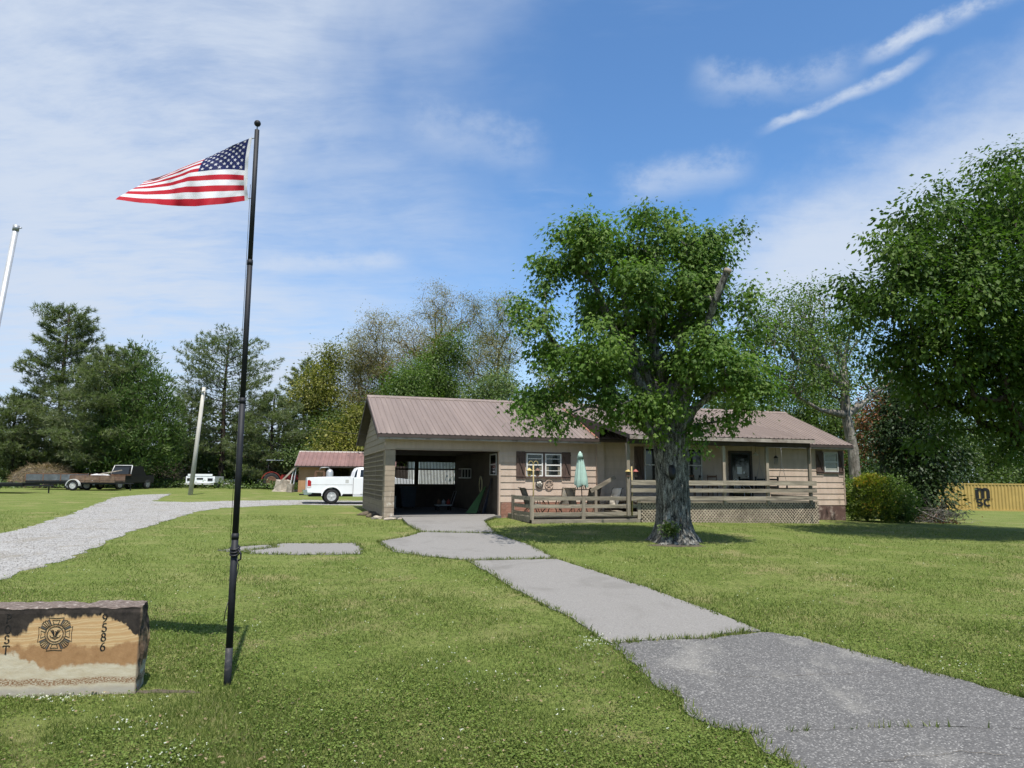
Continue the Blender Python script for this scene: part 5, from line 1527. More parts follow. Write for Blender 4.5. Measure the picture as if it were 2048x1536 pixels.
MB().box(-0.5, 0.5, -0.94, 0.94, 0.60, 0.82).build('wheel_well', MAT['black'], truck)
MB().box(4.80, 4.90, -0.95, 0.95, 0.55, 0.78).build('front_bumper', MAT['chrome'], truck)
for x in (0.0, 3.62):
    for s in (-1, 1): wheel(truck, x, s * 0.85, wr, 0.27, 'alloy')

# old dark pickup at the tree line, seen from behind
XY0 = (-28.9, 53.4)
o = thing('old_pickup', 'old dark pickup truck with open cab frame parked at the tree line', 'pickup truck', (*XY0, g1(*XY0)), R(78))
MB().box(-2.2, 2.2, -0.9, 0.9, 0.45, 1.05).build('body', MAT['black'], o, bevel=0.06)
MB().prism([(-0.3, 1.05), (-0.25, 1.08), (-0.05, 1.72), (0.95, 1.72), (1.35, 1.05)], -0.82, 0.82, XZ).build('cab', MAT['black'], o)
for s in (-1, 1):
    MB().tube([(-0.32, s * 0.86, 1.02), (-0.08, s * 0.76, 1.74)], 0.03, 8).build('cab_post', MAT['white_dull'], o)
MB().tube([(-0.08, -0.78, 1.75), (-0.08, 0.78, 1.75)], 0.03, 8).build('cab_rail', MAT['white_dull'], o)
MB().prism([(-0.70, 1.10), (0.70, 1.10), (0.62, 1.60), (-0.62, 1.60)], -0.20, -0.16, lambda a, b_, dd: (dd - 0.08 + (b_ - 1.35) * 0.3, a, b_)).build('rear_window', MAT['glass'], o)
MB().box(-2.15, -0.35, -0.95, -0.80, 1.0, 1.12).build('bed_rail', MAT['rust'], o); MB().box(-2.15, -0.35, 0.80, 0.95, 1.0, 1.12).build('bed_rail', MAT['rust'], o)
for x in (-1.35, 1.5):
    for s in (-1, 1): wheel(o, x, s * 0.8, 0.36, 0.24, 'steel')


def trailer(name, label, loc, rz, L, w, deck_z, side_mat, side_h, wheels, wr_=0.33, posts=True, fender='white_dull', tongue=1.2, stake=0):
    o = thing(name, label, 'trailer', (*loc, g1(*loc)), rz, 'trailers along the field edge')
    MB().box(-L / 2, L / 2, -w / 2, w / 2, deck_z - 0.10, deck_z).build('bed', MAT['rust_tan'] if side_mat == 'rust_tan' else MAT['black'], o)
    for s in (-1, 1):
        if side_h:
            n_ = int(L / 0.95)
            for k in range(n_):
                a = -L / 2 + k * L / n_
                MB().box(a + 0.02, a + L / n_ - 0.02, s * w / 2 - 0.02, s * w / 2 + 0.02, deck_z + 0.03, deck_z + side_h).build('side_panel', MAT[side_mat], o)
                MB().bar((a, s * w / 2, deck_z), (a, s * w / 2, deck_z + side_h + 0.03), 0.06, 0.06).build('stake', MAT['rust'], o)
            MB().bar((-L / 2, s * w / 2, deck_z + side_h + 0.04), (L / 2, s * w / 2, deck_z + side_h + 0.04), 0.05, 0.05).build('top_rail', MAT['rust'], o)
        MB().bar((-L / 2, s * (w / 2 - 0.1), deck_z - 0.16), (L / 2, s * (w / 2 - 0.1), deck_z - 0.16), 0.08, 0.12).build('frame_rail', MAT['black'], o)
        for x in wheels:
            wheel(o, x, s * (w / 2 + 0.14), wr_, 0.2, 'white_dull' if fender else 'steel', 8)
            if fender:
                MB().prism(arch(x, wr_, wr_ + 0.12, 0, 180, 12) + arch(x, wr_, wr_ + 0.07, 180, 0, 12), s * (w / 2 + 0.03), s * (w / 2 + 0.27), XZ).build('fender', MAT[fender], o)
    for s in (-1, 1):
        MB().bar((L / 2 - 0.05, s * w * 0.35, deck_z - 0.16), (L / 2 + tongue, 0, deck_z - 0.16), 0.08, 0.08).build('tongue', MAT['black'], o)
    MB().bar((L / 2 + tongue * 0.8, 0, 0.0), (L / 2 + tongue * 0.8, 0, deck_z - 0.1), 0.06, 0.06).build('jack', MAT['black'], o)
    return o


trailer('utility_trailer', 'rusty utility trailer with grey panel sides behind the tall grass', (-32.2, 50.9), R(8), 3.4, 1.7, 0.62, 'teal_metal', 0.45, (1.25,), fender=None, tongue=0.5)
tr2 = trailer('flatbed_trailer', 'rusty brown flatbed trailer with white round fender in front of the old pickup', (-28.75, 49.9), R(6), 2.9, 1.7, 0.66, 'rust_tan', 0.32, (-1.15,), fender='white_dull', tongue=0.9)
trailer('low_trailer', 'low black trailer cut off by the left edge', (-31.9, 43.6), R(5), 5.2, 1.9, 0.62, 'black', 0.0, (-0.15,), fender=None, tongue=1.3)
b = MB(); V = []
o = thing('loose_panel', 'crumpled white panel lying on the brown flatbed trailer', 'panel', (-28.6, 49.8, g1(-28.7, 49.8) + 1.0), R(10))
MB().add([(-0.5, -0.3, 0.02), (0.4, -0.35, 0), (0.6, 0.3, 0.03), (-0.4, 0.35, 0.08), (-0.5, -0.3, 0.08), (0.35, -0.35, 0.10), (0.45, 0.3, 0.12), (-0.35, 0.35, 0.16)], [(0, 3, 2, 1), (4, 5, 6, 7), (0, 1, 5, 4), (1, 2, 6, 5), (2, 3, 7, 6), (3, 0, 4, 7)]).build('sheet', MAT['white_vinyl'], o)
MB().bar((-0.2, 0.1, 0.10), (1.3, 0.3, 0.42), 0.07, 0.07).build('prop', MAT['stump_wood'], o)

# white pickup-bed trailer with tail lamps
XY0 = (-25.4, 59.0)
o = thing('white_bed_trailer', 'white truck-bed trailer with dark tail lamps behind the leaning pole', 'trailer', (*XY0, g1(*XY0)), R(3))
MB().prism([(-1.10, 0.45), (1.10, 0.45), (1.12, 0.75), (1.05, 0.98), (-1.05, 0.98), (-1.12, 0.75)], -0.6, -0.52, XZ).build('tailgate', MAT['white_paint'], o)
MB().box(-0.98, 0.98, -0.62, -0.605, 0.99, 1.16).build('upper_panel', MAT['white_paint'], o)
for s in (-1, 1):
    MB().box(s * 1.10 - 0.05, s * 1.10 + 0.05, -0.52, 1.6, 0.45, 0.98).build('bed_side', MAT['white_paint'], o)
    MB().box(s * 0.82 - 0.2, s * 0.82 + 0.2, -0.625, -0.602, 0.60, 0.82).build('tail_light', MAT['black'], o)
    wheel(o, s * 0.0 + s * 0.95, 0.5, 0.33, 0.2, 'steel')
MB().box(-0.25, 0.25, -0.625, -0.602, 0.72, 0.84).build('plate_recess', MAT['black'], o)
MB().box(-1.15, 1.15, -0.72, -0.62, 0.30, 0.44).build('bumper', MAT['white_dull'], o)
MB().box(-1.05, 1.05, -0.5, 1.6, 0.42, 0.5).build('bed_floor', MAT['black'], o)

# tractor by the shed
XY0 = (-19.6, 60.2)
o = thing('tractor', 'small red tractor with canopy standing in the brush left of the shed', 'tractor', (*XY0, g1(*XY0)), R(20))
MB().box(0.2, 1.6, -0.3, 0.3, 0.75, 1.2).build('hood', MAT['red_paint'], o, bevel=0.05)
MB().box(-0.9, 1.5, -0.22, 0.22, 0.45, 0.78).build('chassis', MAT['black'], o)
MB().box(-0.75, -0.25, -0.3, 0.3, 0.95, 1.05).build('seat', MAT['black'], o); MB().box(-0.82, -0.74, -0.3, 0.3, 1.0, 1.4).build('backrest', MAT['black'], o)
for s in (-1, 1):
    MB().prism(arch(-0.55, 0.65, 0.80, 10, 170, 12) + arch(-0.55, 0.65, 0.74, 170, 10, 12), s * 0.4, s * 0.85, XZ).build('fender', MAT['red_paint'], o)
    wheel(o, -0.55, s * 0.68, 0.66, 0.38, 'rust', 6); wheel(o, 1.3, s * 0.55, 0.36, 0.2, 'rust', 6)
for s in (-1, 1): MB().tube([(-0.85, s * 0.42, 0.9), (-0.8, s * 0.42, 2.35)], 0.03, 6).build('canopy_post', MAT['black'], o)
MB().box(-1.0, 0.35, -0.6, 0.6, 2.35, 2.42).build('canopy', MAT['galv'], o, bevel=0.02)
MB().tube([(0.1, 0, 1.15), (-0.15, 0, 1.32)], 0.02, 6).build('steering_column', MAT['black'], o)
MB().tube([(-0.15 + 0.05 * math.sin(a), 0.2 * math.cos(a), 1.34 + 0.19 * math.sin(a)) for a in np.linspace(0, 2 * math.pi, 15)[:-1]], 0.016, 6, closed=True).build('steering_wheel', MAT['black'], o)

# shed with brown metal roof
SO2 = Vector((-15.75, 53.0)); SR = R(10)
shed = thing('storage_shed', 'orange-tan shed with rusty brown ribbed roof behind the white pickup', 'shed', (*SO2, g1(*SO2) - 0.02), SR)
MB().box(0.0, 1.9, 0.0, 0.12, 0, 2.0).build('front_wall', MAT['shed_wall'], shed)
MB().box(-0.002, 0.12, 0.121, 4.5, 0, 2.0).build('side_wall', MAT['shed_wall'], shed)
MB().box(1.9, 5.6, 0.0, 0.10, 1.80, 2.0).build('lintel', MAT['dark_wood'], shed)
MB().box(5.6, 7.0, 0.0, 0.12, 0, 2.0).build('front_wall', MAT['shed_wall'], shed)
MB().box(7.0, 8.0, 0.02, 0.10, 0, 2.0).build('door', MAT['dark_wood'], shed)  # dark panel painted in for the unlit opening
MB().box(8.0, 12.0, 0.0, 0.12, 0, 2.95).build('front_wall', MAT['white_dull'], shed)  # tall pale lean-to, added as a bright backdrop behind the garage slats
MB().box(7.9, 12.1, -0.5, 4.6, 2.955, 3.02).build('backdrop_roof', MAT['galv'], shed)
for x in (3.7, 5.46): MB().box(x, x + 0.14, 0.0, 0.14, 0, 1.8).build('post', MAT['dark_wood'], shed)
MB().box(0.12, 11.95, 4.38, 4.5, 0, 2.0).build('rear_wall', MAT['dark_wood'], shed)
MB().box(11.95, 12.07, 0.121, 4.5, 0, 2.0).build('side_wall', MAT['shed_wall'], shed)
sl = math.atan2(1.15, 2.7); sL = math.hypot(1.15, 2.7)
pm3 = sheet_mesh(0.612, sL, 2, MAT['roof_rust'])
for k in range(12):
    link('roof_panel', pm3, shed, (-0.25 + k * 0.615, -0.42, 1.96), (sl, 0, 0))
    link('roof_panel', pm3, shed, (-0.25 + (k + 1) * 0.615 - .002, 4.98, 1.96), (sl, 0, math.pi))
MB().prism([(2.12, 3.03), (2.28, 3.13), (2.44, 3.03), (2.28, 3.15)], -0.27, 7.16, lambda a, b_, dd: (dd, a, b_)).build('ridge_cap', MAT['fascia_pale'], shed)
MB().prism([(0, 2.0), (4.5, 2.0), (2.28, 2.95)], 0.0, 0.1, lambda a, b_, dd: (dd, a, b_)).build('gable', MAT['shed_wall'], shed)
MB().bar((-0.26, -0.42, 1.93), (-0.26, 2.28, 3.08), 0.025, 0.10).build('rake_board', MAT['fascia_pale'], shed)
MB().box(-0.24, 7.1, -0.40, -0.37, 1.86, 1.95).build('fascia', MAT['fascia_dark'], shed)
# leaning timber, planks and a pallet by the shed's left corner
o = thing('leaning_timber', 'long pale timber leaning against the left corner of the shed', 'timber', (-17.3, 52.4, g1(-17.3, 52.4)), 0)
MB().bar((0, 0, 0.3), (1.6, 0.3, 2.0), 0.10, 0.12).build('beam', MAT['stump_wood'], o)
MB().bar((1.05, 0.2, 0.2), (1.25, 0.4, 1.6), 0.05, 0.22).build('plank', MAT['white_dull'], o)
MB().bar((1.30, 0.2, 0.15), (1.42, 0.42, 1.75), 0.05, 0.12).build('plank', MAT['galv'], o)
MB().bar((1.15, 0.0, 0.0), (1.2, 0.0, 0.6), 0.4, 0.5).build('crate', MAT['stump_wood'], o)
# dark red frame with grey tank in front of the shed
o = thing('tank_stand', 'grey steel tank on a dark red frame beside the shed opening', 'tank', (-14.3, 52.2, g1(-14.3, 52.2)), R(8))
for x in (0.0, 0.62):
    MB().bar((x, 0, 0), (x, 0, 1.55), 0.09, 0.09).build('leg', MAT['rust'], o); MB().bar((x, 0.5, 0), (x, 0.5, 1.55), 0.09, 0.09).build('leg', MAT['rust'], o)
MB().bar((0, 0, 1.15), (0.62, 0, 1.15), 0.08, 0.08).build('cross_bar', MAT['rust'], o); MB().bar((0, 0, 1.58), (0.62, 0, 1.58), 0.08, 0.08).build('cross_bar', MAT['rust'], o)
MB().lathe([(0.02, 0.2), (0.24, 0.25), (0.26, 0.4), (0.26, 1.5), (0.20, 1.66), (0.07, 1.74), (0.02, 1.74)], 18, (1.0, 0.25, 0)).build('tank', MAT['galv'], o)
MB().tube([(1.0, 0.25, 1.7), (0.9, 0.1, 1.86), (0.4, 0.0, 1.84), (0.3, 0.0, 1.66)], 0.05, 8).build('pipe', MAT['steel'], o)
# stump
XY0 = (-17.2, 54.0)
o = thing('tree_stump', 'grey weathered stump in dry grass left of the shed', 'stump', (*XY0, g1(*XY0)))
b = MB(); V = []; N = 22; rg = random.Random(3)
rr = [1 + 0.16 * math.sin(3 * k * 2 * math.pi / N + 1) + rg.uniform(-0.12, 0.12) for k in range(N)]
for z, s in ((-0.1, 1.45), (0.12, 1.12), (0.5, 0.95), (0.82, 0.9)):
    V += [(0.62 * s * rr[k] * math.cos(2 * math.pi * k / N), 0.5 * s * rr[k] * math.sin(2 * math.pi * k / N), z + 0.08 * math.sin(5 * k)) for k in range(N)]
b.add(V, [(i * N + k, i * N + (k + 1) % N, (i + 1) * N + (k + 1) % N, (i + 1) * N + k) for i in range(3) for k in range(N)])
b.f.append(tuple(3 * N + k for k in range(N))); b.sm.append(False)
b.build('trunk', MAT['stump_wood'], o)
MB().bar((0.8, -0.3, 0.05), (1.6, -0.1, 0.12), 0.16, 0.14).build('split_log', MAT['stump_wood'], o)

# small junk along the tree line
def junk(name, label, cat, loc, builder, rz=0.0, group=None):
    o = thing(name, label, cat, (*loc, g1(*loc)), rz, group); builder(o); return o


def mk_tub(o):
    MB().lathe([(0.26, 0), (0.36, 0.02), (0.42, 0.5), (0.44, 0.52), (0.36, 0.5), (0.3, 0.08)], 18).build('tub', MAT['white_dull'], o); MB().bar((-0.5, 0, 0.53), (0.5, 0, 0.53), 0.1, 0.04).build('board', MAT['stump_wood'], o)


junk('white_tub', 'small white tub under a board at the tree line right of the old pickup', 'tub', (-33.9, 64.0), mk_tub)


def mk_bucket(o):
    MB().lathe([(0.2, 0), (0.26, 0.5), (0.28, 0.5), (0.28, 0.54), (0.2, 0.54)], 16).build('pail', MAT['sling_pale'], o); MB().tube([(-0.26, 0, 0.5), (0, 0, 0.25), (0.26, 0, 0.5)], 0.012, 5).build('handle', MAT['steel'], o)


junk('pale_bucket', 'pale bucket in front of a dark brush heap at the tree line', 'bucket', (-31.2, 62.5), mk_bucket)


def mk_scrap(o):
    rg = random.Random(5)
    for k in range(5):
        MB().add([(rg.uniform(-.9, -.3), rg.uniform(-.3, .3), 0.05 + .1 * k), (rg.uniform(.3, .9), rg.uniform(-.3, .3), 0.05 + .08 * k), (rg.uniform(.3, 1.), rg.uniform(.1, .5), 0.35 + .1 * k), (rg.uniform(-.8, -.2), rg.uniform(.1, .5), 0.25 + .1 * k)], [(0, 1, 2, 3)]).build('sheet', MAT['white_dull'], o)
    for k in range(5):
        MB().bar((-1.2 + 0.2 * k, -0.3, 0.02 + .05 * k), (0.6 + 0.1 * k, 0.3, 0.3 + 0.05 * k), 0.05, 0.05).build('stick', MAT['stump_wood'], o)


junk('scrap_heap', 'heap of torn white sheet scrap just left of the flagpole in the distance', 'scrap', (-24.6, 62.5), mk_scrap)


def mk_motor(o):
    MB().box(-0.5, 0.5, -0.3, 0.3, 0.15, 0.55).build('block', MAT['black'], o, bevel=0.05); MB().lathe([(0.1, 0.55), (0.16, 0.6), (0.16, 0.75), (0.05, 0.8)], 14).build('cap', MAT['steel'], o)
    wheel(o, -0.35, -0.35, 0.2, 0.1, 'steel'); wheel(o, 0.35, -0.35, 0.2, 0.1, 'steel')


junk('old_mower', 'dark old riding mower remains in the brush right of the flagpole', 'mower', (-22.0, 62.5), mk_motor)

# leaning utility pole and its wire
UP = Vector((-20.24, 45.3)); uz = g1(*UP)
up_ = thing('utility_pole', 'leaning bare pale wooden utility pole in the grass by the gravel road', 'utility pole', (UP.x, UP.y, uz))
MB().tube([(0, 0, -0.3), (0.44, 0, 6.85)], [0.150, 0.105], 12).build('shaft', MAT['pine_pole'], up_)
MB().tube([(0.40, -0.13, 6.5), (0.46, -0.16, 6.62)], 0.04, 8).build('insulator', MAT['white_vinyl'], up_)
MB().bar((0.35, -0.14, 6.55), (0.55, -0.14, 6.58), 0.04, 0.05).build('bracket', MAT['steel'], up_)
a_ = Vector((UP.x + 0.45, UP.y - 0.15, uz + 6.6)); c_ = HW(-0.2, 6.8, 3.6)
pts = []
for k in range(25):
    s = k / 24; q = a_.lerp(c_, s); q.z -= 0.55 * 4 * s * (1 - s); pts.append(q - a_)
wr_o = MB().tube(pts, 0.011, 5).build('service_wire', MAT['black'], None, loc=a_)
tag(wr_o, 'thin dark service wire sagging from the leaning pole to the house gable', 'wire')

# ------------------------------------------------------------------ shipping container
CA = math.atan2(-2.45, 6.46)
cz0 = g1(45.2, 69.2) - 0.02
cont = thing('shipping_container', 'long yellow corrugated shipping container lettered m sc at the far right', 'container', (41.6, 70.5, cz0), CA)
m = surf('container_yellow', (0.43, 0.30, 0.095), 0.55, 0.08, 1.0, 0.05, 20, dirt=(0.36, 0.24, 0.08), dirt_amt=0.35, dirt_scale=0.8)
MAT['container'] = m
CL, CW, CH = 12.19, 2.44, 2.62
xs, ds = [0.08], [0.0]
x = 0.10
while x < CL - 0.3:
    xs += [x + 0.02, x + 0.09, x + 0.16, x + 0.23]; ds += [0.0, 0.045, 0.045, 0.0]; x += 0.278
xs.append(CL - 0.08); ds.append(0.0)
for side in (0, 1):
    V = []; n_ = len(xs)
    for z in (0.16, CH - 0.12):
        V += [(x_, (0.012 + d_) if not side else CW - 0.012 - d_, z) for x_, d_ in zip(xs, ds)]
    b = MB(); b.add(V, [(i, i + 1, n_ + i + 1, n_ + i) for i in range(n_ - 1)]); b.build('corrugated_wall', MAT['container'], cont)
for y in (0.0, CW - 0.06):
    MB().box(0, CL, y, y + 0.06, 0.0, 0.16).build('bottom_rail', MAT['container'], cont); MB().box(0, CL, y, y + 0.06, CH - 0.12, CH).build('top_rail', MAT['container'], cont)
for x in (0.0, CL - 0.12):
    for y in (-0.004, CW - 0.126): MB().box(x - 0.004, x + 0.124, y, y + 0.13, -0.004, CH + 0.004).build('corner_post', MAT['container'], cont)
MB().box(0.06, CL - 0.06, 0.07, CW - 0.07, CH - 0.05, CH - 0.02).build('roof', MAT['container'], cont)
for x in (0.02, CL - 0.06): MB().box(x, x + 0.04, 0.13, CW - 0.13, 0.0, CH - 0.05).build('end_panel', MAT['container'], cont)


def thick(pts, w_, y0=-0.012, y1=0.004):
    b_ = MB(); L_, R_ = [], []
    for i, q in enumerate(pts):
        a = pts[max(i - 1, 0)]; c2 = pts[min(i + 1, len(pts) - 1)]; tx, tz = c2[0] - a[0], c2[1] - a[1]; ln = math.hypot(tx, tz) or 1
        L_.append((q[0] - tz / ln * w_ / 2, q[1] + tx / ln * w_ / 2)); R_.append((q[0] + tz / ln * w_ / 2, q[1] - tx / ln * w_ / 2))
    for i in range(len(pts) - 1):
        b_.prism([L_[i], L_[i + 1], R_[i + 1], R_[i]], y0, y1, lambda a, b2, dd: (a, dd, b2))
    return b_


LX, LZ = 4.05, 1.05
ms = [thick([(0.16, 0.0), (0.16, 1.0)], 0.30)]
for k in (0, 1):
    ms.append(thick([(0.16 + 0.46 * k, 0.70)] + arc(0.39 + 0.46 * k, 0.66, 0.23, 0.20, 150, 0, 10) + [(0.62 + 0.46 * k, 0.0)], 0.28 if k else 0.26))
b = MB()
for q in ms: b.add([(v_[0] + LX - 0.65, v_[1], v_[2] + LZ + 0.15) for v_ in q.v], q.f)
b.build('painted_letter', MAT['black'], cont)
b = MB(); q = thick(arc(0, 0.30, 0.20, 0.155, 30, 270, 12) + arc(0, -0.0, 0.21, 0.155, 80, -150, 12), 0.16)
b.add([(v_[0] + LX - 0.33, v_[1], v_[2] + LZ - 0.40) for v_ in q.v], q.f); b.build('painted_letter', MAT['black'], cont)
b = MB(); q = thick(arc(0, 0.15, 0.24, 0.30, 45, 315, 16), 0.17)
b.add([(v_[0] + LX + 0.32, v_[1], v_[2] + LZ - 0.40) for v_ in q.v], q.f); b.build('painted_letter', MAT['black'], cont)
MB().box(LX - 0.80, LX + 0.78, -0.011, 0.003, LZ + 0.07, LZ + 0.11).build('painted_line', MAT['black'], cont)
# ------------------------------------------------------------------ vegetation
MAT['bark_maple'] = bark_mat('bark_maple', (0.024, 0.022, 0.018), (0.40, 0.39, 0.345), 12.0, 1.0, 0.50)
MAT['bark_dark'] = bark_mat('bark_dark', (0.018, 0.014, 0.011), (0.095, 0.08, 0.065), 9.0, 0.8)
MAT['bark_pine'] = bark_mat('bark_pine', (0.03, 0.022, 0.017), (0.13, 0.10, 0.08), 9.0, 0.8)
MAT['bark_pale'] = bark_mat('bark_pale', (0.10, 0.09, 0.075), (0.40, 0.37, 0.32), 5.0, 0.5)
MAT['twig'] = surf('twig', (0.20, 0.165, 0.13), 0.9, 0.3, 3, 0)
MAT['leaf_maple'] = leaf_mat('leaf_maple', [(0.030, 0.061, 0.013), (0.082, 0.147, 0.027), (0.168, 0.242, 0.056)], 0.45, 0.55, 0.15)
MAT['leaf_right'] = leaf_mat('leaf_right', [(0.024, 0.048, 0.010), (0.056, 0.104, 0.018), (0.120, 0.175, 0.034)], 0.36, 0.55, 0.15)
MAT['leaf_green'] = leaf_mat('leaf_green', [(0.042, 0.070, 0.015), (0.090, 0.142, 0.029), (0.160, 0.220, 0.058)], 0.40)
MAT['leaf_soft'] = leaf_mat('leaf_soft', [(0.048, 0.076, 0.023), (0.10, 0.145, 0.042), (0.18, 0.225, 0.085)], 0.35)
MAT['leaf_yellow'] = leaf_mat('leaf_yellow', [(0.07, 0.085, 0.015), (0.17, 0.175, 0.032), (0.30, 0.27, 0.06)], 0.35)
MAT['leaf_brown'] = leaf_mat('leaf_brown', [(0.13, 0.092, 0.048), (0.22, 0.18, 0.085), (0.27, 0.27, 0.12)], 0.38)
MAT['leaf_tan'] = leaf_mat('leaf_tan', [(0.10, 0.10, 0.042), (0.20, 0.19, 0.08), (0.31, 0.275, 0.14)], 0.35)
MAT['leaf_red'] = leaf_mat('leaf_red', [(0.05, 0.028, 0.014), (0.14, 0.055, 0.024), (0.24, 0.10, 0.04)], 0.3)
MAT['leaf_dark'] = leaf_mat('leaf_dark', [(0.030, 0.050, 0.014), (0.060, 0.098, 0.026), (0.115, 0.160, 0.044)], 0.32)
MAT['leaf_shade'] = leaf_mat('leaf_shade', [(0.009, 0.018, 0.006), (0.021, 0.042, 0.011), (0.055, 0.090, 0.022)], 0.2)  # dark evergreen leaves, darkened further to carry the right maple's shade
MAT['leaf_cedar'] = leaf_mat('leaf_cedar', [(0.034, 0.064, 0.014), (0.068, 0.116, 0.024), (0.112, 0.160, 0.038)], 0.28)
MAT['needle'] = leaf_mat('needle', [(0.070, 0.090, 0.043), (0.135, 0.160, 0.076), (0.215, 0.235, 0.130)], 0.38)
MAT['leaf_bush'] = leaf_mat('leaf_bush', [(0.05, 0.08, 0.014), (0.13, 0.18, 0.025), (0.30, 0.29, 0.04), (0.46, 0.22, 0.04)], 0.4)
MAT['dry_grass'] = leaf_mat('dry_grass', [(0.10, 0.07, 0.04), (0.21, 0.15, 0.085), (0.36, 0.28, 0.17)], 0.25)


def skeleton(rng, starts, targets, step=0.5, wander=0.12, bf=0.35, sag=0.0):
    """grow branches from start polylines to every target point; nearest node wins, long ways round cost more"""
    P, par, path = [], [], []
    for line, parent0 in starts:
        last = parent0
        for q in line:
            q = np.asarray(q, float)
            d = path[last] + np.linalg.norm(q - P[last]) if last >= 0 else 0.0
            P.append(q); par.append(last); path.append(d); last = len(P) - 1
    cap = len(P) + len(targets) * 14 + 10
    A = np.zeros((cap, 3)); A[:len(P)] = P; PT = np.zeros(cap); PT[:len(P)] = path; n = len(P)
    base = A[0].copy()
    order = np.argsort(np.linalg.norm(targets - (base + np.array([0, 0, 0.35 * (targets[:, 2].max() - base[2])])), axis=1))
    tips = []
    for i in order:
        tg = targets[i]
        d = np.linalg.norm(A[:n] - tg, axis=1)
        cost = d + bf * PT[:n] + np.maximum(0, A[:n, 2] - tg[2]) * 0.6
        cost[0:2] += 1e3
        j = int(np.argmin(cost)); L = d[j]; k = max(2, min(13, int(L / step) + 1))
        off = rng.normal(0, wander * min(L, 2.5), 3); prev = j
        for s in range(1, k + 1):
            f = s / k
            q = A[j] + (tg - A[j]) * f + off * math.sin(math.pi * f) + np.array([0, 0, (sag + 0.10) * L * math.sin(math.pi * f)])
            A[n] = q; PT[n] = PT[prev] + np.linalg.norm(q - A[prev]); par.append(prev); prev = n; n += 1
        tips.append(prev)
    return A[:n], np.array(par), tips


def branch_mesh(name, A, par, tips, r_tip, r_base, expo, mat, min_sides=4, base_flare=1.0, over=None):
    n = len(A); cnt = np.zeros(n)
    for tt in tips: cnt[tt] += 1
    for i in range(n - 1, 0, -1):
        if par[i] >= 0: cnt[par[i]] += cnt[i]
    cnt = np.maximum(cnt, 1)
    rad = r_tip * cnt ** expo
    rad *= np.where(True, 1, 1)
    scale = r_base / rad[0]
    w = (np.log(cnt) / max(1e-6, np.log(cnt[0])))
    rad = rad * (1 + (scale - 1) * w)
    if over is not None:
        for i, r_ in over.items(): rad[i] = r_
    V, Fq = [], []
    seg = np.where(par >= 0)[0]
    p0 = A[par[seg]]; p1 = A[seg]; r1 = rad[seg]; r0 = np.minimum(rad[par[seg]], r1 * 1.35 + 0.01)
    if over is not None:
        keep = np.array([par[s] in over for s in seg]); r0[keep] = rad[par[seg]][keep]
    for ns, sel in ((12, r1 > 0.12), (6, (r1 <= 0.12) & (r1 > 0.03)), (3, r1 <= 0.03)):
        if not sel.any(): continue
        a, b, ra, rb = p0[sel], p1[sel], r0[sel], r1[sel]
        t_ = b - a; L = np.linalg.norm(t_, axis=1, keepdims=True) + 1e-9; t_ = t_ / L
        ref = np.where(np.abs(t_[:, 2:3]) > 0.9, np.array([[1.0, 0, 0]]), np.array([[0, 0, 1.0]]))
        x_ = np.cross(t_, ref); x_ /= np.linalg.norm(x_, axis=1, keepdims=True); y_ = np.cross(t_, x_)
        ext = b + t_ * np.minimum(rb, 0.05)[:, None]
        ang = 2 * np.pi * np.arange(ns) / ns; cs, sn = np.cos(ang), np.sin(ang)
        ringv = x_[:, None, :] * cs[None, :, None] + y_[:, None, :] * sn[None, :, None]
        va = a[:, None, :] + ringv * ra[:, None, None]; vb = ext[:, None, :] + ringv * rb[:, None, None]
        m_ = len(a); base_i = sum(len(q) for q in V)
        V.append(np.concatenate([va, vb], 1).reshape(-1, 3))
        k = np.arange(ns); k2 = (k + 1) % ns
        quad = np.stack([k, k2, k2 + ns, k + ns], -1)
        Fq.append((quad[None] + (np.arange(m_) * 2 * ns)[:, None, None] + base_i).reshape(-1, 4))
    return np_mesh(name, np.concatenate(V), np.concatenate(Fq), mat, True), rad


LEAF = {
    'maple': (np.array([(0, 0, 0), (0.42, 0.18, -0.03), (0.30, 0.42, 0.02), (0.48, 0.72, -0.05), (0.16, 0.66, 0.03), (0, 1.08, -0.06), (-0.16, 0.66, 0.03), (-0.48, 0.72, -0.05), (-0.30, 0.42, 0.02), (-0.42, 0.18, -0.03)]),
              [(0, 1, 2), (0, 2, 4), (2, 3, 4), (0, 4, 6), (4, 5, 6), (0, 6, 8), (6, 7, 8), (0, 8, 9)]),
    'maple4': (np.array([(0, 0, 0), (0.50, 0.60, -0.05), (0.15, 0.58, 0.03), (0, 1.08, -0.06), (-0.15, 0.58, 0.03), (-0.50, 0.60, -0.05)]), [(0, 1, 2), (0, 2, 4), (2, 3, 4), (0, 4, 5)]),
    'oval': (np.array([(0, 0, 0), (0.30, 0.48, 0.07), (0, 1.0, -0.05), (-0.30, 0.48, 0.07)]), [(0, 1, 2), (0, 2, 3)]),
    'needlew': (np.array([(-0.07, 0, 0), (0.07, 0, 0), (0.0, 1.0, 0.0)]), [(0, 1, 2)]),
    'tri': (np.array([(-0.32, 0, 0), (0.32, 0.1, 0), (0.0, 1.0, 0)]), [(0, 1, 2)]),
    'needle': (np.array([(-0.045, 0, 0), (0.045, 0, 0), (0.0, 1.0, 0.0)]), [(0, 1, 2)]),
    'spray': (np.array([(-0.14, 0, 0), (0.14, 0, 0), (0.09, 0.7, 0.0), (0.0, 1.0, 0), (-0.09, 0.7, 0)]), [(0, 1, 2), (0, 2, 4), (2, 3, 4)]),
}


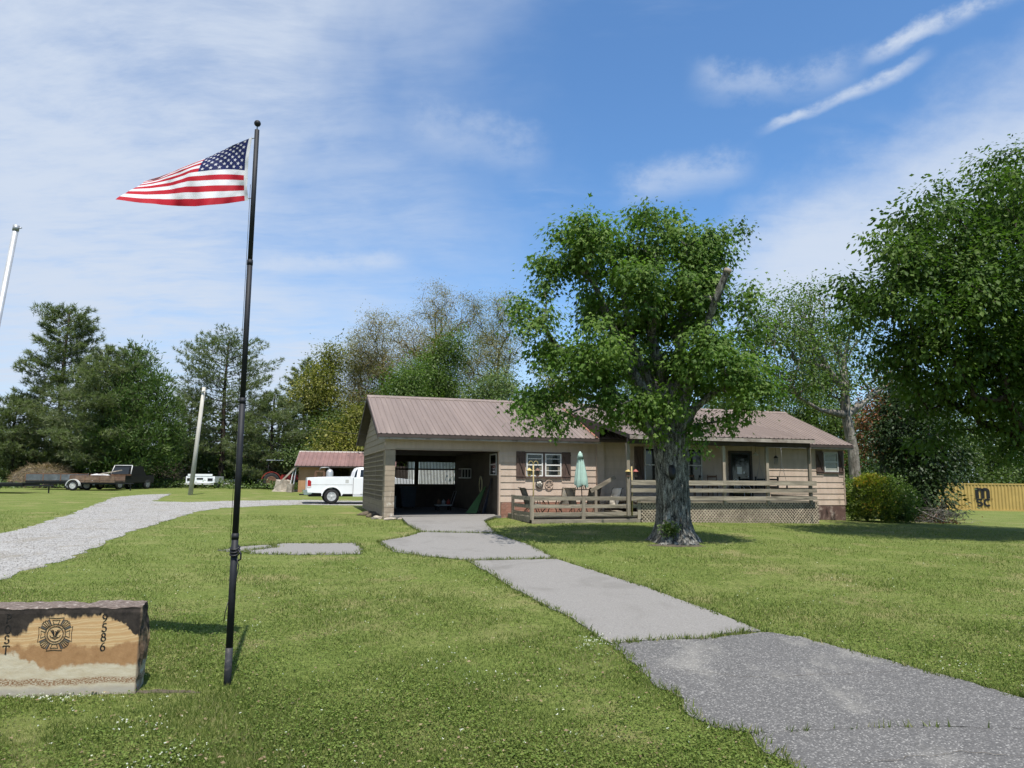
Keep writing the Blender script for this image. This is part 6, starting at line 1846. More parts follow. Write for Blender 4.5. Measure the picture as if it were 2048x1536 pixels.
def leaves(name, pos, dirs, size, shape, mat, rng, tint, up_bias=0.6, normals=None):
    """one card-free leaf per row: real little faces with their own direction and roll"""
    n = len(pos)
    d = dirs / (np.linalg.norm(dirs, axis=1, keepdims=True) + 1e-9)
    if normals is None:
        nr = rng.normal(0, 1, (n, 3)); nr[:, 2] = np.abs(nr[:, 2]) + up_bias
    else:
        nr = normals.copy()
    nr -= d * (nr * d).sum(1, keepdims=True); nr /= np.linalg.norm(nr, axis=1, keepdims=True) + 1e-9
    x_ = np.cross(d, nr)
    tv, tf = LEAF[shape]; k = len(tv)
    V = pos[:, None, :] + size[:, None, None] * (tv[None, :, 0:1] * x_[:, None, :] + tv[None, :, 1:2] * d[:, None, :] + tv[None, :, 2:3] * nr[:, None, :])
    F_ = (np.array(tf)[None] + (np.arange(n) * k)[:, None, None]).reshape(-1, 3)
    return np_mesh(name, V.reshape(-1, 3), F_, mat, False, {'tint': np.repeat(tint, k)})


def blob_points(rng, blobs, n, shell=0.55):
    vol = np.array([b[3] * b[4] * b[5] for b in blobs]); pr = vol ** 0.85 / (vol ** 0.85).sum()
    pick = rng.choice(len(blobs), n, p=pr)
    B = np.array(blobs)[pick]
    d = rng.normal(0, 1, (n, 3)); d /= np.linalg.norm(d, axis=1, keepdims=True)
    r_ = rng.uniform(0, 1, n) ** (1 / 3.0) * (1 - shell) + shell * rng.uniform(0.75, 1.0, n) ** 0.5
    return B[:, :3] + d * r_[:, None] * B[:, 3:]


def tree(name, label, base, blobs, n_cl, per, lsize, shape, lmat, bark, r_base, seed, trunk=None, limbs=(), spread=0.42, droop=0.5, step=0.5, r_tip=0.006, expo=0.43, flat=0.7, cat='tree', group=None, thin=1.0, crownname='crown', over=None, bf=0.35, extra_tint=0.0, shell=0.55):
    rng = np.random.default_rng(seed)
    base = np.array(base, float)
    root = thing(name, label, cat, tuple(base), 0, group)
    bl = [(*b,) for b in blobs]
    tg = blob_points(rng, bl, n_cl, shell)
    top = max(b[2] + 0.2 * b[5] for b in bl)
    if trunk is None:
        hx = np.mean([b[0] for b in bl]) * 0.6; hy = np.mean([b[1] for b in bl]) * 0.6
        trunk = [(0, 0, -0.3), (0, 0, 0.4)] + [(hx * f + rng.normal(0, .08), hy * f + rng.normal(0, .08), 0.4 + (top - 0.4) * f * 0.75) for f in (0.2, 0.4, 0.6, 0.8, 1.0)]
    starts = [(trunk, -1)]
    idx_over = {}
    cnt0 = len(trunk)
    for (attach, line, radii) in limbs:
        starts.append((line, attach))
        if radii:
            for q, r_ in enumerate(radii): idx_over[cnt0 + q] = r_
        cnt0 += len(line)
    if over:
        idx_over.update(over)
    A, par, tips = skeleton(rng, starts, tg, step, bf=bf)
    me, rad = branch_mesh('trunk', A, par, tips, r_tip, r_base, expo, MAT[bark], over=idx_over or None)
    link('trunk', me, root)
    # leaves on the last stretch of every twig
    tip = A[tips]; prev = A[par[np.array(tips)]]
    nl = rng.poisson(per * thin, len(tips)) + 2
    rep = np.repeat(np.arange(len(tips)), nl); N = len(rep)
    along = rng.uniform(-0.6, 0.35, N)[:, None]
    td = tip - prev; td /= np.linalg.norm(td, axis=1, keepdims=True) + 1e-9
    off = rng.normal(0, 1, (N, 3)); off *= (spread * np.array([1, 1, flat]))
    pos = tip[rep] + td[rep] * along * spread + off
    dirs = off + rng.normal(0, 0.35, (N, 3)) * spread; dirs[:, 2] -= droop * spread * 2
    size = lsize * rng.uniform(0.6, 1.25, N) * np.repeat(rng.uniform(0.8, 1.2, len(tips)), nl)
    on = off / (np.linalg.norm(off, axis=1, keepdims=True) + 1e-9)
    cn = rng.normal(0, 0.45, (len(tips), 3))[rep]
    nrm = on * 0.9 + cn + np.array([0, 0, 0.75]) + rng.normal(0, 0.38, (N, 3))
    tintz = 0.10 * np.clip(off[:, 2] / (spread * flat), -1.5, 1.5)
    ctint = rng.normal(0, 0.16, len(tips))
    tint = np.clip(0.5 + ctint[rep] + rng.normal(0, 0.13, N) + extra_tint, 0, 1)
    link(crownname, leaves(crownname, pos, dirs, size, shape, MAT[lmat], rng, tint, normals=nrm), root)
    return root


def px(pxx, pyy, D):
    """a spot D metres out whose bearing and rise are given as tangents of the survey sketch (2048 wide)"""
    sp_, cp_ = math.sin(R(7.6)), math.cos(R(7.6)); cr_, sr_ = math.cos(R(0.43)), math.sin(R(0.43))
    a, b = (pxx - 1024) / 1420.0, (768 - pyy) / 1420.0
    rx, uu = a * cr_ - b * sr_, a * sr_ + b * cr_
    d = np.array([rx, cp_ - uu * sp_, sp_ + uu * cp_])
    return np.array([0, 0, EYE]) + d / d[1] * D


def blobs_at(base, spec):
    out = []
    for (bx, by, D, rw, rh, rd) in spec:
        q = px(bx, by, D) - np.array(base); s = D / 1420.0
        out.append((q[0], q[1], q[2], rw * s, rd, rh * s))
    return out


# --- the maple in front of the house
TB = (4.92, 21.75, g1(4.92, 21.75))
spec = [(1178, 498, 21.4, 56, 66, 1.2), (1290, 482, 21.8, 66, 50, 1.5), (1388, 505, 21.6, 40, 58, 1.2), (1452, 492, 21.2, 26, 28, 0.6), (1108, 552, 21.2, 38, 40, 1.0), (1238, 592, 21.6, 86, 66, 2.0),
        (1376, 610, 21.8, 70, 66, 1.7), (1082, 655, 20.9, 36, 46, 1.0), (1145, 740, 21.0, 80, 50, 1.5), (1075, 790, 20.6, 46, 28, 0.9), (1488, 600, 21.4, 16, 36, 0.6), (1432, 725, 21.2, 80, 62, 1.5),
        (1300, 700, 22.8, 90, 80, 1.5), (1498, 785, 20.9, 42, 44, 1.0), (1430, 845, 20.9, 52, 30, 0.9), (1245, 812, 21.0, 76, 34, 1.0), (1330, 565, 20.3, 66, 60, 1.0), (1212, 690, 20.0, 60, 44, 0.9), (1392, 700, 20.0, 52, 52, 0.9),
        (1050, 825, 20.4, 34, 22, 0.6), (1532, 838, 20.8, 26, 22, 0.5), (1122, 852, 20.7, 24, 26, 0.5), (1385, 890, 20.7, 24, 28, 0.5), (1345, 800, 20.4, 50, 34, 0.6), (1290, 850, 20.6, 34, 26, 0.5),
        (1198, 418, 21.3, 12, 26, 0.3), (1140, 440, 21.3, 16, 22, 0.3), (1335, 425, 21.5, 12, 26, 0.3), (1275, 425, 21.6, 22, 18, 0.4), (1415, 445, 21.5, 16, 26, 0.3), (1475, 470, 21.2, 14, 16, 0.3), (1068, 520, 21.0, 14, 20, 0.3), (1045, 600, 20.9, 14, 24, 0.3),
        (1030, 740, 20.6, 14, 22, 0.3), (1505, 660, 21.2, 14, 24, 0.3), (1535, 740, 20.9, 14, 24, 0.3), (1020, 800, 20.5, 16, 16, 0.3), (1165, 640, 20.6, 30, 30, 0.5), (1470, 700, 20.6, 30, 30, 0.5), (1105, 470, 21.3, 12, 16, 0.3)]
L = lambda *pts: [tuple(px(a, b, d) - np.array(TB)) for a, b, d in pts]
tr_line = [(0, 0, -0.3), (0.0, 0, 0.0), (-0.02, 0, 0.35), (0, 0, 0.9), (0.0, 0, 1.7), (-0.05, 0, 2.5), (-0.08, 0, 3.1)]
limbs = [
    (6, L((1288, 850, 21.6), (1235, 795, 21.2), (1165, 735, 21.0), (1112, 690, 20.9), (1078, 640, 20.8)), (0.19, 0.14, 0.11, 0.085, 0.06)),
    (6, L((1300, 800, 21.7), (1252, 720, 21.5), (1215, 630, 21.3), (1188, 565, 21.2)), (0.17, 0.14, 0.12, 0.08)),
    (6, L((1318, 790, 21.9), (1262, 690, 21.9), (1245, 565, 21.9)), (0.18, 0.14, 0.10)),
    (6, L((1335, 780, 21.9), (1305, 690, 21.9), (1290, 515, 21.9)), (0.2, 0.16, 0.11)),
    (6, L((1352, 780, 21.7), (1361, 690, 21.7), (1372, 530, 21.7)), (0.2, 0.16, 0.1)),
    (6, L((1372, 790, 21.5), (1398, 705, 20.9), (1414, 652, 20.4), (1430, 602, 20.0), (1455, 541, 19.8)), (0.18, 0.14, 0.125, 0.115, 0.10)),
    (6, L((1385, 820, 21.4), (1440, 775, 21.1), (1478, 750, 21.0)), (0.14, 0.08, 0.05)),
]
ov = {0: 0.85, 1: 0.7, 2: 0.55, 3: 0.48, 4: 0.47, 5: 0.47, 6: 0.42}
maple = tree('maple_tree', 'large leafy maple with thick grey trunk and sawn-off limb in front of the porch', TB, blobs_at(TB, spec), 380, 120, 0.145, 'maple4', 'leaf_maple', 'bark_maple', 0.6, 11,
             trunk=tr_line, limbs=limbs, spread=0.27, droop=0.9, step=0.35, over=ov, r_tip=0.005, extra_tint=0.10, shell=0.45)
# trunk sheath with root flare and bark ridges
b = MB(); V = []; N = 56; M_ = 44
for i in range(M_ + 1):
    z = -0.25 + 3.45 * i / M_
    fl = 1.0 + 0.66 * math.exp(-(z + 0.05) * 3.4) if z > -0.05 else 1.66
    for k in range(N):
        a = 2 * math.pi * k / N
        lob = 1 + (0.16 * math.sin(5 * a + 0.6) + 0.09 * math.sin(9 * a + 2)) * math.exp(-max(z, 0) * 2.0)
        rid = 0.045 * mnoise.fractal(Vector((2.2 * math.cos(a), 2.2 * math.sin(a), z * 1.0)) * 2.2, 0.8, 2.0, 4) + 0.018 * mnoise.noise(Vector((9 * math.cos(a), 9 * math.sin(a), z * 3)))
        r_ = 0.485 * fl * lob + rid + 0.07 * max(0, z - 2.3)
        V.append((-0.02 * z + r_ * math.cos(a), r_ * math.sin(a), z))
b.add(V, [(i * N + k, i * N + (k + 1) % N, (i + 1) * N + (k + 1) % N, (i + 1) * N + k) for i in range(M_) for k in range(N)], True)
b.build('trunk_bark', MAT['bark_maple'], maple)
kn = MB().lathe([(0.0, 0.0), (0.07, 0.0), (0.10, -0.05), (0.13, -0.10)], 14, m=Matrix.Translation((-0.14, -0.60, 2.06)) @ Matrix.Rotation(R(90), 4, 'X') @ Matrix.Diagonal((0.85, 1.7, 1, 1)))
kn.build('knot_hole', MAT['black'], maple)
rng = np.random.default_rng(5)
N = 420; pos = np.stack([rng.normal(-0.30, 0.13, N), rng.normal(-0.66, 0.05, N), rng.normal(0.42, 0.10, N)], -1)
link('trunk_shoots', leaves('trunk_shoots', pos, rng.normal(0, 1, (N, 3)) + np.array([0, -1, -0.6]), rng.uniform(0.05, 0.09, N), 'maple', MAT['leaf_dark'], rng, rng.uniform(0.3, 1, N)), maple)
q = px(1455, 541, 19.8) - np.array(TB)
MB().tube([tuple(q + np.array([-0.03, 0, -0.08])), tuple(q + np.array([0.02, 0, 0.035]))], 0.108, 12).build('limb_stub', MAT['twig'], maple)

# --- the big maple at the right edge
TB2 = (21.6, 26.8, g1(21.6, 26.8))
spec = [(1765, 565, 23.6, 72, 78, 1.9), (1835, 480, 24, 74, 78, 2.2), (1925, 430, 24.5, 88, 88, 2.5), (2030, 385, 25.5, 92, 98, 2.8), (2140, 380, 26, 110, 110, 3.0), (1850, 620, 23.6, 125, 98, 2.4), (1990, 590, 24, 145, 138, 3.0), (2150, 600, 25, 150, 150, 3.2),
        (1800, 700, 24.5, 66, 56, 1.4), (1850, 855, 27, 50, 46, 1.2), (1960, 770, 25, 110, 70, 2.0), (1890, 725, 24.5, 115, 66, 2.0), (2040, 740, 25, 120, 90, 2.4), (1980, 830, 25.5, 80, 40, 1.4), (1860, 790, 25.5, 60, 46, 1.2), (2080, 850, 25.5, 70, 60, 1.6), (1950, 520, 28, 150, 140, 2.0), (2100, 520, 29, 150, 150, 2.2), (1735, 620, 23.6, 42, 42, 1.0), (2250, 640, 26, 150, 200, 3.0), (1940, 890, 26, 46, 26, 0.8), (2040, 890, 25.6, 40, 36, 0.9), (1950, 335, 25, 16, 26, 0.5), (2035, 285, 25.5, 16, 24, 0.5), (1830, 385, 24, 16, 24, 0.4), (1875, 375, 24.3, 14, 20, 0.4), (1745, 470, 23.8, 16, 20, 0.4), (1705, 530, 23.6, 16, 22, 0.4), (1690, 600, 23.5, 16, 20, 0.4), (1700, 660, 23.6, 18, 20, 0.4), (1745, 720, 24, 20, 22, 0.4), (1990, 300, 25.2, 14, 22, 0.4), (1800, 420, 23.9, 14, 18, 0.3)]
tree('maple_tree', 'broad dark green maple filling the right edge, its trunk out of view', TB2, blobs_at(TB2, spec), 860, 96, 0.185, 'oval', 'leaf_right', 'bark_dark', 0.55, 21, trunk=[(0, 0, -0.3), (0, 0, 0.5), (-0.1, 0, 2.2), (-0.4, 0, 4.2), (-0.8, -0.2, 6.5), (-1.0, -0.3, 9)],
     spread=0.34, droop=0.6, r_tip=0.007, shell=0.45)

# --- forked tree with pale trunk behind the right end of the house
def gb(x, D):
    q = px(x, 960, D); return (q[0], q[1], g1(q[0], q[1]))


TB3 = gb(1712, 46)
L3 = lambda *pts: [tuple(px(a, b, d) - np.array(TB3)) for a, b, d in pts]
spec = [(1570, 630, 45, 60, 60, 2.2), (1620, 600, 46, 50, 40, 2), (1560, 700, 44, 70, 60, 2.4), (1640, 690, 46, 60, 60, 2.2), (1510, 660, 45, 30, 50, 1.6), (1700, 640, 47, 40, 50, 2), (1730, 720, 47, 60, 50, 2), (1590, 760, 44, 50, 30, 1.6), (1660, 760, 46, 50, 40, 1.6)]
tree('forked_tree', 'pale-trunked forked tree with bright leaves behind the right end of the house', TB3, blobs_at(TB3, spec), 400, 38, 0.20, 'oval', 'leaf_green', 'bark_pale', 0.42, 31,
     trunk=[(0, 0, -0.3), (0, 0, 0.5)] + L3((1706, 900, 46), (1692, 830, 46), (1690, 780, 46)), limbs=[(4, L3((1660, 745, 46), (1630, 690, 45.8), (1620, 640, 45.6)), (0.18, 0.14, 0.10)), (3, L3((1640, 820, 45), (1590, 790, 44.6), (1550, 770, 44.4)), (0.12, 0.09, 0.06)), (4, L3((1688, 720, 46.5), (1700, 670, 47)), (0.16, 0.1)), (3, L3((1735, 800, 46.5), (1770, 770, 47)), (0.14, 0.08))],
     over={0: 0.45, 1: 0.36, 2: 0.33, 3: 0.30, 4: 0.26}, spread=0.5, thin=0.9)

# --- background trees: base x on the sketch, distance, top, half width, share of bare trunk, kind
def round_tree(name, label, x, D, top_y, hw, kind, seed, n_cl=150, per=40, ls=0.30, shape='oval', bark='bark_dark', bare=0.25, lean=0.0, spread=0.7, thin=1.0, group='woods behind the house', r=0.28, rd=None, extra=0.0, shell=0.5):
    b_ = gb(x, D); s = D / 1420.0
    top = px(x, top_y, D)[2] - b_[2]; w = hw * s; rg = random.Random(seed)
    bl = []
    z0 = top * bare
    for k in range(9):
        f = k / 8; z = z0 + (top - z0) * (0.10 + 0.82 * f)
        ww = w * (0.55 + 0.5 * math.sin(math.pi * min(1, 0.18 + f * 0.82)))
        bl.append((rg.uniform(-0.45, 0.45) * w + lean * f * w, rg.uniform(-0.5, 0.5) * w, z, ww * rg.uniform(0.45, 0.72), ww * 0.6, (top - z0) * rg.uniform(0.10, 0.17)))
    return tree(name, label, b_, bl, n_cl, per, ls, shape, kind, bark, r, seed, spread=spread, thin=thin, step=0.9, r_tip=0.012, group=group, extra_tint=extra, shell=shell)


round_tree('budding_tree', 'tallest bare-branched tree with brown buds above the garage roof', 868, 68, 572, 125, 'leaf_brown', 101, 640, 95, 0.125, 'tri', bare=0.25, thin=1.0, spread=0.5, r=0.30, shell=0.7)
round_tree('budding_tree', 'brown budding tree left of the tallest bare tree, leaning over the garage', 772, 66, 625, 80, 'leaf_brown', 102, 430, 95, 0.125, 'tri', bare=0.25, spread=0.5, lean=-0.3, r=0.22)
round_tree('budding_tree', 'thin tan budding tree between the garage roof and the big maple', 1000, 68, 592, 110, 'leaf_tan', 103, 570, 100, 0.125, 'tri', bare=0.2, spread=0.5, r=0.28)
round_tree('leafy_tree', 'fresh green tree rising over the middle of the garage roof', 880, 62, 655, 62, 'leaf_green', 104, 230, 120, 0.205, 'tri', bare=0.15, spread=0.65)
round_tree('leafy_tree', 'low bright green tree just above the left part of the garage roof', 800, 58, 735, 75, 'leaf_green', 105, 230, 127, 0.205, 'tri', bare=0.05, spread=0.65)
round_tree('leafy_tree', 'yellow-green tree left of the garage gable', 655, 66, 694, 72, 'leaf_yellow', 106, 270, 111, 0.205, 'tri', bare=0.10, spread=0.65)
round_tree("leafy_tree", "thin yellow-tan tree between the yellow-green tree and the garage gable", 712, 70, 690, 52, "leaf_tan", 107, 320, 100, 0.125, "tri", bare=0.2, spread=0.5, r=0.2)
round_tree('leafy_tree', 'bushy olive tree just above the garage roof right of centre', 960, 58, 748, 85, 'leaf_soft', 108, 220, 120, 0.205, 'tri', bare=0.05, spread=0.65)
round_tree('leafy_tree', 'yellowish tree seen through the left branches of the front maple', 1105, 62, 690, 80, 'leaf_yellow', 109, 200, 71, 0.205, 'tri', bare=0.1, spread=0.65)
round_tree('leafy_tree', 'green tree behind the front maple above the porch roof', 1260, 64, 680, 90, 'leaf_soft', 110, 190, 83, 0.216, 'tri', bare=0.1, spread=0.7)
round_tree('leafy_tree', 'soft green tree behind the right branches of the front maple', 1420, 66, 720, 85, 'leaf_soft', 111, 190, 83, 0.216, 'tri', bare=0.1, spread=0.7)
round_tree('leafy_tree', 'olive tree behind the ridge at the right end of the roof', 1560, 64, 765, 80, 'leaf_soft', 112, 180, 91, 0.216, 'tri', bare=0.05, spread=0.7)
round_tree('leafy_tree', 'fresh green tree filling the gap behind the pale forked trunk', 1640, 58, 650, 85, 'leaf_green', 117, 240, 111, 0.194, 'tri', bare=0.15, spread=0.6)
round_tree('leafy_tree', 'soft green tree between the forked tree and the front maple', 1490, 60, 700, 60, 'leaf_green', 118, 190, 100, 0.194, 'tri', bare=0.1, spread=0.6)
round_tree('red_tree', 'reddish-brown leaved tree between the pale forked trunk and the dark evergreen', 1765, 52, 735, 62, 'leaf_red', 113, 150, 24, 0.22, bare=0.35, spread=0.6, r=0.18)
round_tree('leafy_tree', 'yellow-green low tree filling the gap left of the garage wall', 690, 60, 800, 60, 'leaf_yellow', 114, 150, 87, 0.194, 'tri', bare=0.03, spread=0.65, extra=-0.1)
round_tree('leafy_tree', 'green tree behind the rusty shed roof', 640, 62, 830, 65, 'leaf_soft', 115, 150, 87, 0.194, 'tri', bare=0.03, spread=0.65, extra=-0.15)
round_tree('leafy_tree', 'deep green tree right of the pale forked trunk behind the dark evergreen', 1690, 60, 800, 70, 'leaf_dark', 116, 170, 91, 0.205, 'tri', bare=0.05, spread=0.7, extra=0.1)
# right-hand woods behind the container
for k, (x, D, ty, hw, kind, lab) in enumerate([
    (1870, 88, 780, 80, 'leaf_soft', 'soft green wood-edge tree above the left end of the yellow container'),
    (1965, 92, 800, 75, 'leaf_dark', 'dark wood-edge tree directly above the container lettering'),
    (2050, 88, 770, 80, 'leaf_soft', 'green wood-edge tree at the right edge above the container'),
    (1800, 84, 760, 70, 'leaf_dark', 'dark wood-edge tree behind the reddish tree'),
    (2150, 90, 760, 90, 'leaf_dark', 'dark tree beyond the right edge behind the container')]):
    round_tree('wood_edge_tree', lab, x, D, ty, hw, kind, 140 + k, 190, 40, 0.36, bare=0.18, spread=0.9, group='wood edge behind the container', r=0.2)
# dark evergreen mass beside the bush
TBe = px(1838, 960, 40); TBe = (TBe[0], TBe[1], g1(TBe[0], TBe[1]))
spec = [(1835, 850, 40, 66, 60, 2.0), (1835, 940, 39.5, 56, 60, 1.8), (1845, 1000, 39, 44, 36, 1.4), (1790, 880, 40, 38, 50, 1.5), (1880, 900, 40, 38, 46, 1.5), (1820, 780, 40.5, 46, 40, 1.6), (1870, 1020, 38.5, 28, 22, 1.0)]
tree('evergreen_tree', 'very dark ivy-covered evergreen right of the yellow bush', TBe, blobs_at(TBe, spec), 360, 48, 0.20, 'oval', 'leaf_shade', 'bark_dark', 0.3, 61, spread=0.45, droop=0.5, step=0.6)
# bush of yellow-orange shoots and its green neighbour
TBb = (17.1, 34.6, g1(17.1, 34.6))
spec = [(1748, 985, 34.6, 36, 34, 1.1), (1748, 1018, 34.4, 38, 24, 1.1), (1730, 1000, 34.6, 22, 34, 0.9), (1770, 1000, 34.8, 26, 34, 0.9)]
bush = tree('garden_bush', 'rounded bush with yellow and orange new shoots beside the house corner', TBb, blobs_at(TBb, spec), 260, 36, 0.12, 'oval', 'leaf_bush', 'bark_dark', 0.06, 62, spread=0.20, droop=-0.3, step=0.3, cat='bush', trunk=[(0, 0, -0.1), (0, 0, 0.1), (0, 0, 0.5), (0, 0, 0.9)], extra_tint=-0.24)
rng = np.random.default_rng(63)
N = 1500; a_ = rng.uniform(0, 2 * np.pi, N); rr_ = np.sqrt(rng.uniform(0, 1, N)) * 0.75
cpos = px(1742, 965, 34.5) - np.array(TBb)
pos = np.stack([cpos[0] + rr_ * np.cos(a_), cpos[1] + rr_ * np.sin(a_), cpos[2] + 0.22 - 0.55 * rr_ ** 2 + rng.normal(0, 0.08, N)], -1)
link('new_shoots', leaves('new_shoots', pos, np.stack([np.cos(a_) * .4, np.sin(a_) * .4, np.ones(N)], -1) + rng.normal(0, .35, (N, 3)), rng.uniform(0.08, 0.15, N), 'oval', MAT['leaf_bush'], rng, np.clip(rng.normal(0.62, 0.18, N), 0, 1)), bush)
TBc = (18.7, 35.2, g1(18.7, 35.2))
spec = [(1795, 1005, 35.2, 30, 32, 1.0), (1800, 1025, 35.0, 26, 18, 0.9), (1785, 980, 35.3, 16, 24, 0.6)]
tree('garden_bush', 'bright green bush crowded between the yellow bush and dark evergreen', TBc, blobs_at(TBc, spec), 170, 34, 0.13, 'oval', 'leaf_green', 'bark_dark', 0.05, 64, spread=0.22, droop=0.0, step=0.3, cat='bush', trunk=[(0, 0, -0.1), (0, 0, 0.1), (0, 0, 0.5), (0, 0, 0.9)], extra_tint=0.05)
q = px(1703, 1000, 38.0); TBd = (q[0], q[1], g1(q[0], q[1]))
spec = [(1703, 1010, 38, 16, 22, 0.9), (1698, 975, 38, 12, 22, 0.7)]
tree('garden_bush', 'small green shrub tucked behind the right corner of the house', TBd, blobs_at(TBd, spec), 70, 30, 0.13, 'oval', 'leaf_green', 'bark_dark', 0.05, 65, spread=0.2, droop=0.0, step=0.3, cat='bush', trunk=[(0, 0, -0.1), (0, 0, 0.1), (0, 0, 0.5), (0, 0, 0.9)])


def needles(name, pos, dirs, rng, size, mat, tint, k=7, spreadv=0.75):
    n = len(pos); rep = np.repeat(np.arange(n), k)
    d = dirs[rep] / (np.linalg.norm(dirs[rep], axis=1, keepdims=True) + 1e-9) + rng.normal(0, spreadv, (n * k, 3))
    return leaves(name, pos[rep], d, size[rep] * rng.uniform(0.6, 1.1, n * k), 'needlew', mat, rng, np.clip(tint[rep] + rng.normal(0, 0.1, n * k), 0, 1))


def pine(name, label, x, D, top_y, prof, seed, nbr=95, r=0.26, bare=0.2, tuft=0.42, per_m=5.0, up=0.12, dens=1.0, lean=0.0, width=0.12):
    """whorled pine: prof gives branch reach (sketch units) along the height 0..1"""
    rng = np.random.default_rng(seed); b_ = gb(x, D); s = D / 1420.0
    root = thing(name, label, 'tree', b_, 0, 'pines at the tree line')
    H = px(x, top_y, D)[2] - b_[2]
    trunk = [np.array((lean * f * H + 0.06 * math.sin(7 * f), 0.05 * math.cos(5 * f), -0.3 + (H + 0.3) * f)) for f in np.linspace(0, 1, 14)]
    b = MB().tube([tuple(q) for q in trunk], [r * (1 - 0.9 * f) + 0.02 for f in np.linspace(0, 1, 14)], 8)
    P, DR, TT_ = [], [], []
    for k in range(nbr):
        f = bare + (1 - bare) * (k + rng.uniform(0, 1)) / nbr
        reach = np.interp(f, *zip(*prof)) * s * rng.uniform(0.55, 1.12)
        az = k * 2.4 + rng.uniform(-0.5, 0.5)
        o_ = np.array((lean * f * H, 0, f * H)); dr = np.array((math.cos(az), math.sin(az), 0))
        rise = up + 0.55 * max(0, f - 0.55) - 0.10 * (1 - f)
        pts = [o_ + dr * reach * q + np.array((0, 0, reach * (rise * q + 0.16 * q * q * (1 if f > .4 else .5)) - 0.25 * reach * q * (1 - q) * (f < 0.4))) for q in (0, .25, .5, .75, 1.0)]
        b.tube([tuple(q) for q in pts], [0.05 * (1 - f * .6) * (1 - .85 * q) + 0.008 for q in (0, .25, .5, .75, 1)], 4, cap=False)
        ct = rng.normal(0.5, 0.13)
        m_ = max(4, int(reach * per_m * dens * 4.0))
        for _ in range(m_):
            q = rng.uniform(0.25, 1.05) ** 0.8; i = min(3, int(q * 4)); fr = min(1.1, q * 4 - i)
            p_ = pts[i] * (1 - fr) + pts[i + 1] * fr
            side = np.array((-dr[1], dr[0], 0)) * rng.normal(0, 0.22) * reach * (1.15 - q * .6)
            P.append(p_ + side + np.array((0, 0, rng.normal(0.05, width)))); DR.append(dr * 0.7 + side * 0.8 / (reach + .1) + np.array((0, 0, 0.45))); TT_.append(ct)
    b.build('trunk', MAT['bark_pine'], root)
    P = np.array(P); DR = np.array(DR); TT_ = np.array(TT_)
    link('crown', needles('crown', P, DR, rng, np.full(len(P), tuft), MAT['needle'], TT_, k=9), root)
    return root


pine('pine_tree', 'tall open pine at the far left, the tallest of the pines', 108, 62, 622, [(0, 40), (0.2, 115), (0.45, 100), (0.62, 75), (0.75, 55), (0.9, 68), (1, 12)], 201, 120, 0.30, 0.12, 0.42, 6)
pine('pine_tree', 'lower spreading pine in front between the tallest pine and the dark cedar', 195, 57, 700, [(0, 40), (0.3, 110), (0.6, 90), (0.85, 55), (1, 8)], 202, 85, 0.22, 0.15, 0.42, 6)
pine('pine_tree', 'open round-topped pine with dark bare trunk right of the leaning pole', 440, 64, 682, [(0, 30), (0.25, 90), (0.5, 100), (0.75, 100), (0.9, 70), (1, 40)], 203, 110, 0.30, 0.22, 0.36, 4.5, dens=0.85)
pine('pine_tree', 'small pine top showing left of the yellow-green tree', 603, 76, 722, [(0, 60), (0.4, 70), (0.8, 40), (1, 8)], 204, 80, 0.22, 0.2, 0.45, 5)
pine('pine_tree', 'pine behind the dark cedar with only its pointed top showing', 245, 72, 690, [(0, 60), (0.5, 60), (0.85, 38), (1, 6)], 205, 80, 0.24, 0.2, 0.45, 5)
pine('pine_tree', 'drooping low pine just right of the flagpole', 540, 62, 790, [(0, 60), (0.3, 85), (0.6, 75), (1, 15)], 206, 75, 0.2, 0.08, 0.42, 5)
pine('pine_tree', 'low pine cut off by the left edge', 20, 60, 800, [(0, 50), (0.3, 90), (0.6, 80), (1, 15)], 207, 75, 0.2, 0.08, 0.42, 5)
pine('pine_tree', 'thin dark pine between the cedar and the round-topped pine', 375, 74, 790, [(0, 40), (0.4, 60), (0.8, 40), (1, 10)], 208, 60, 0.2, 0.15, 0.45, 5)
# cedar: dense cone
b_ = gb(268, 58); s = 58 / 1420.0
bl = []
rg = random.Random(9)
H = px(268, 700, 58)[2] - b_[2]
for k in range(13):
    f = k / 12; z = H * (0.16 + 0.80 * f); w = s * np.interp(f, [0, 0.25, 0.55, 0.8, 1], [84, 92, 78, 55, 22])
    bl.append((rg.uniform(-0.12, 0.12) * w, rg.uniform(-.15, .15) * w, z, w, w, H * 0.075))
tree('cedar_tree', 'dense dark green rounded cedar among the left pines', b_, bl, 560, 42, 0.28, 'spray', 'leaf_cedar', 'bark_dark', 0.25, 71, spread=0.34, droop=-0.5, flat=0.9, step=0.9, r_tip=0.012, shell=0.75)

# understorey along the tree lines: one uncountable mass each
def undergrowth(name, label, spots, n, size, mats, seed, zmax, mix=0.5):
    rng = np.random.default_rng(seed)
    S = np.array(spots, float)
    seg = rng.integers(0, len(S) - 1, n); f = rng.uniform(0, 1, n)
    c_ = S[seg] * (1 - f)[:, None] + S[seg + 1] * f[:, None]
    X = c_[:, 0] + rng.normal(0, 0.6, n); Y = c_[:, 1] + rng.normal(0, 1.6, n)
    hmax = c_[:, 2] * (0.62 + 0.38 * np.sin(X * 0.9 + 1.3 * np.sin(Y * 0.7)) * np.cos(X * 0.37 + 2))
    Z = gz(X, Y) + hmax * rng.uniform(0, 1, n) ** 0.75
    tint = np.clip(0.42 + 0.22 * np.sin(X * 0.55 + 2) + 0.15 * np.sin(X * 1.9) + rng.normal(0, 0.15, n), 0, 1)
    d = rng.normal(0, 1, (n, 3)); d[:, 2] += 0.1
    o = link(name, leaves(name, np.stack([X, Y, Z], -1), d, size * rng.uniform(0.5, 1.3, n), 'oval', MAT[mats], rng, tint))
    tag(o, label, None, kind='stuff'); return o


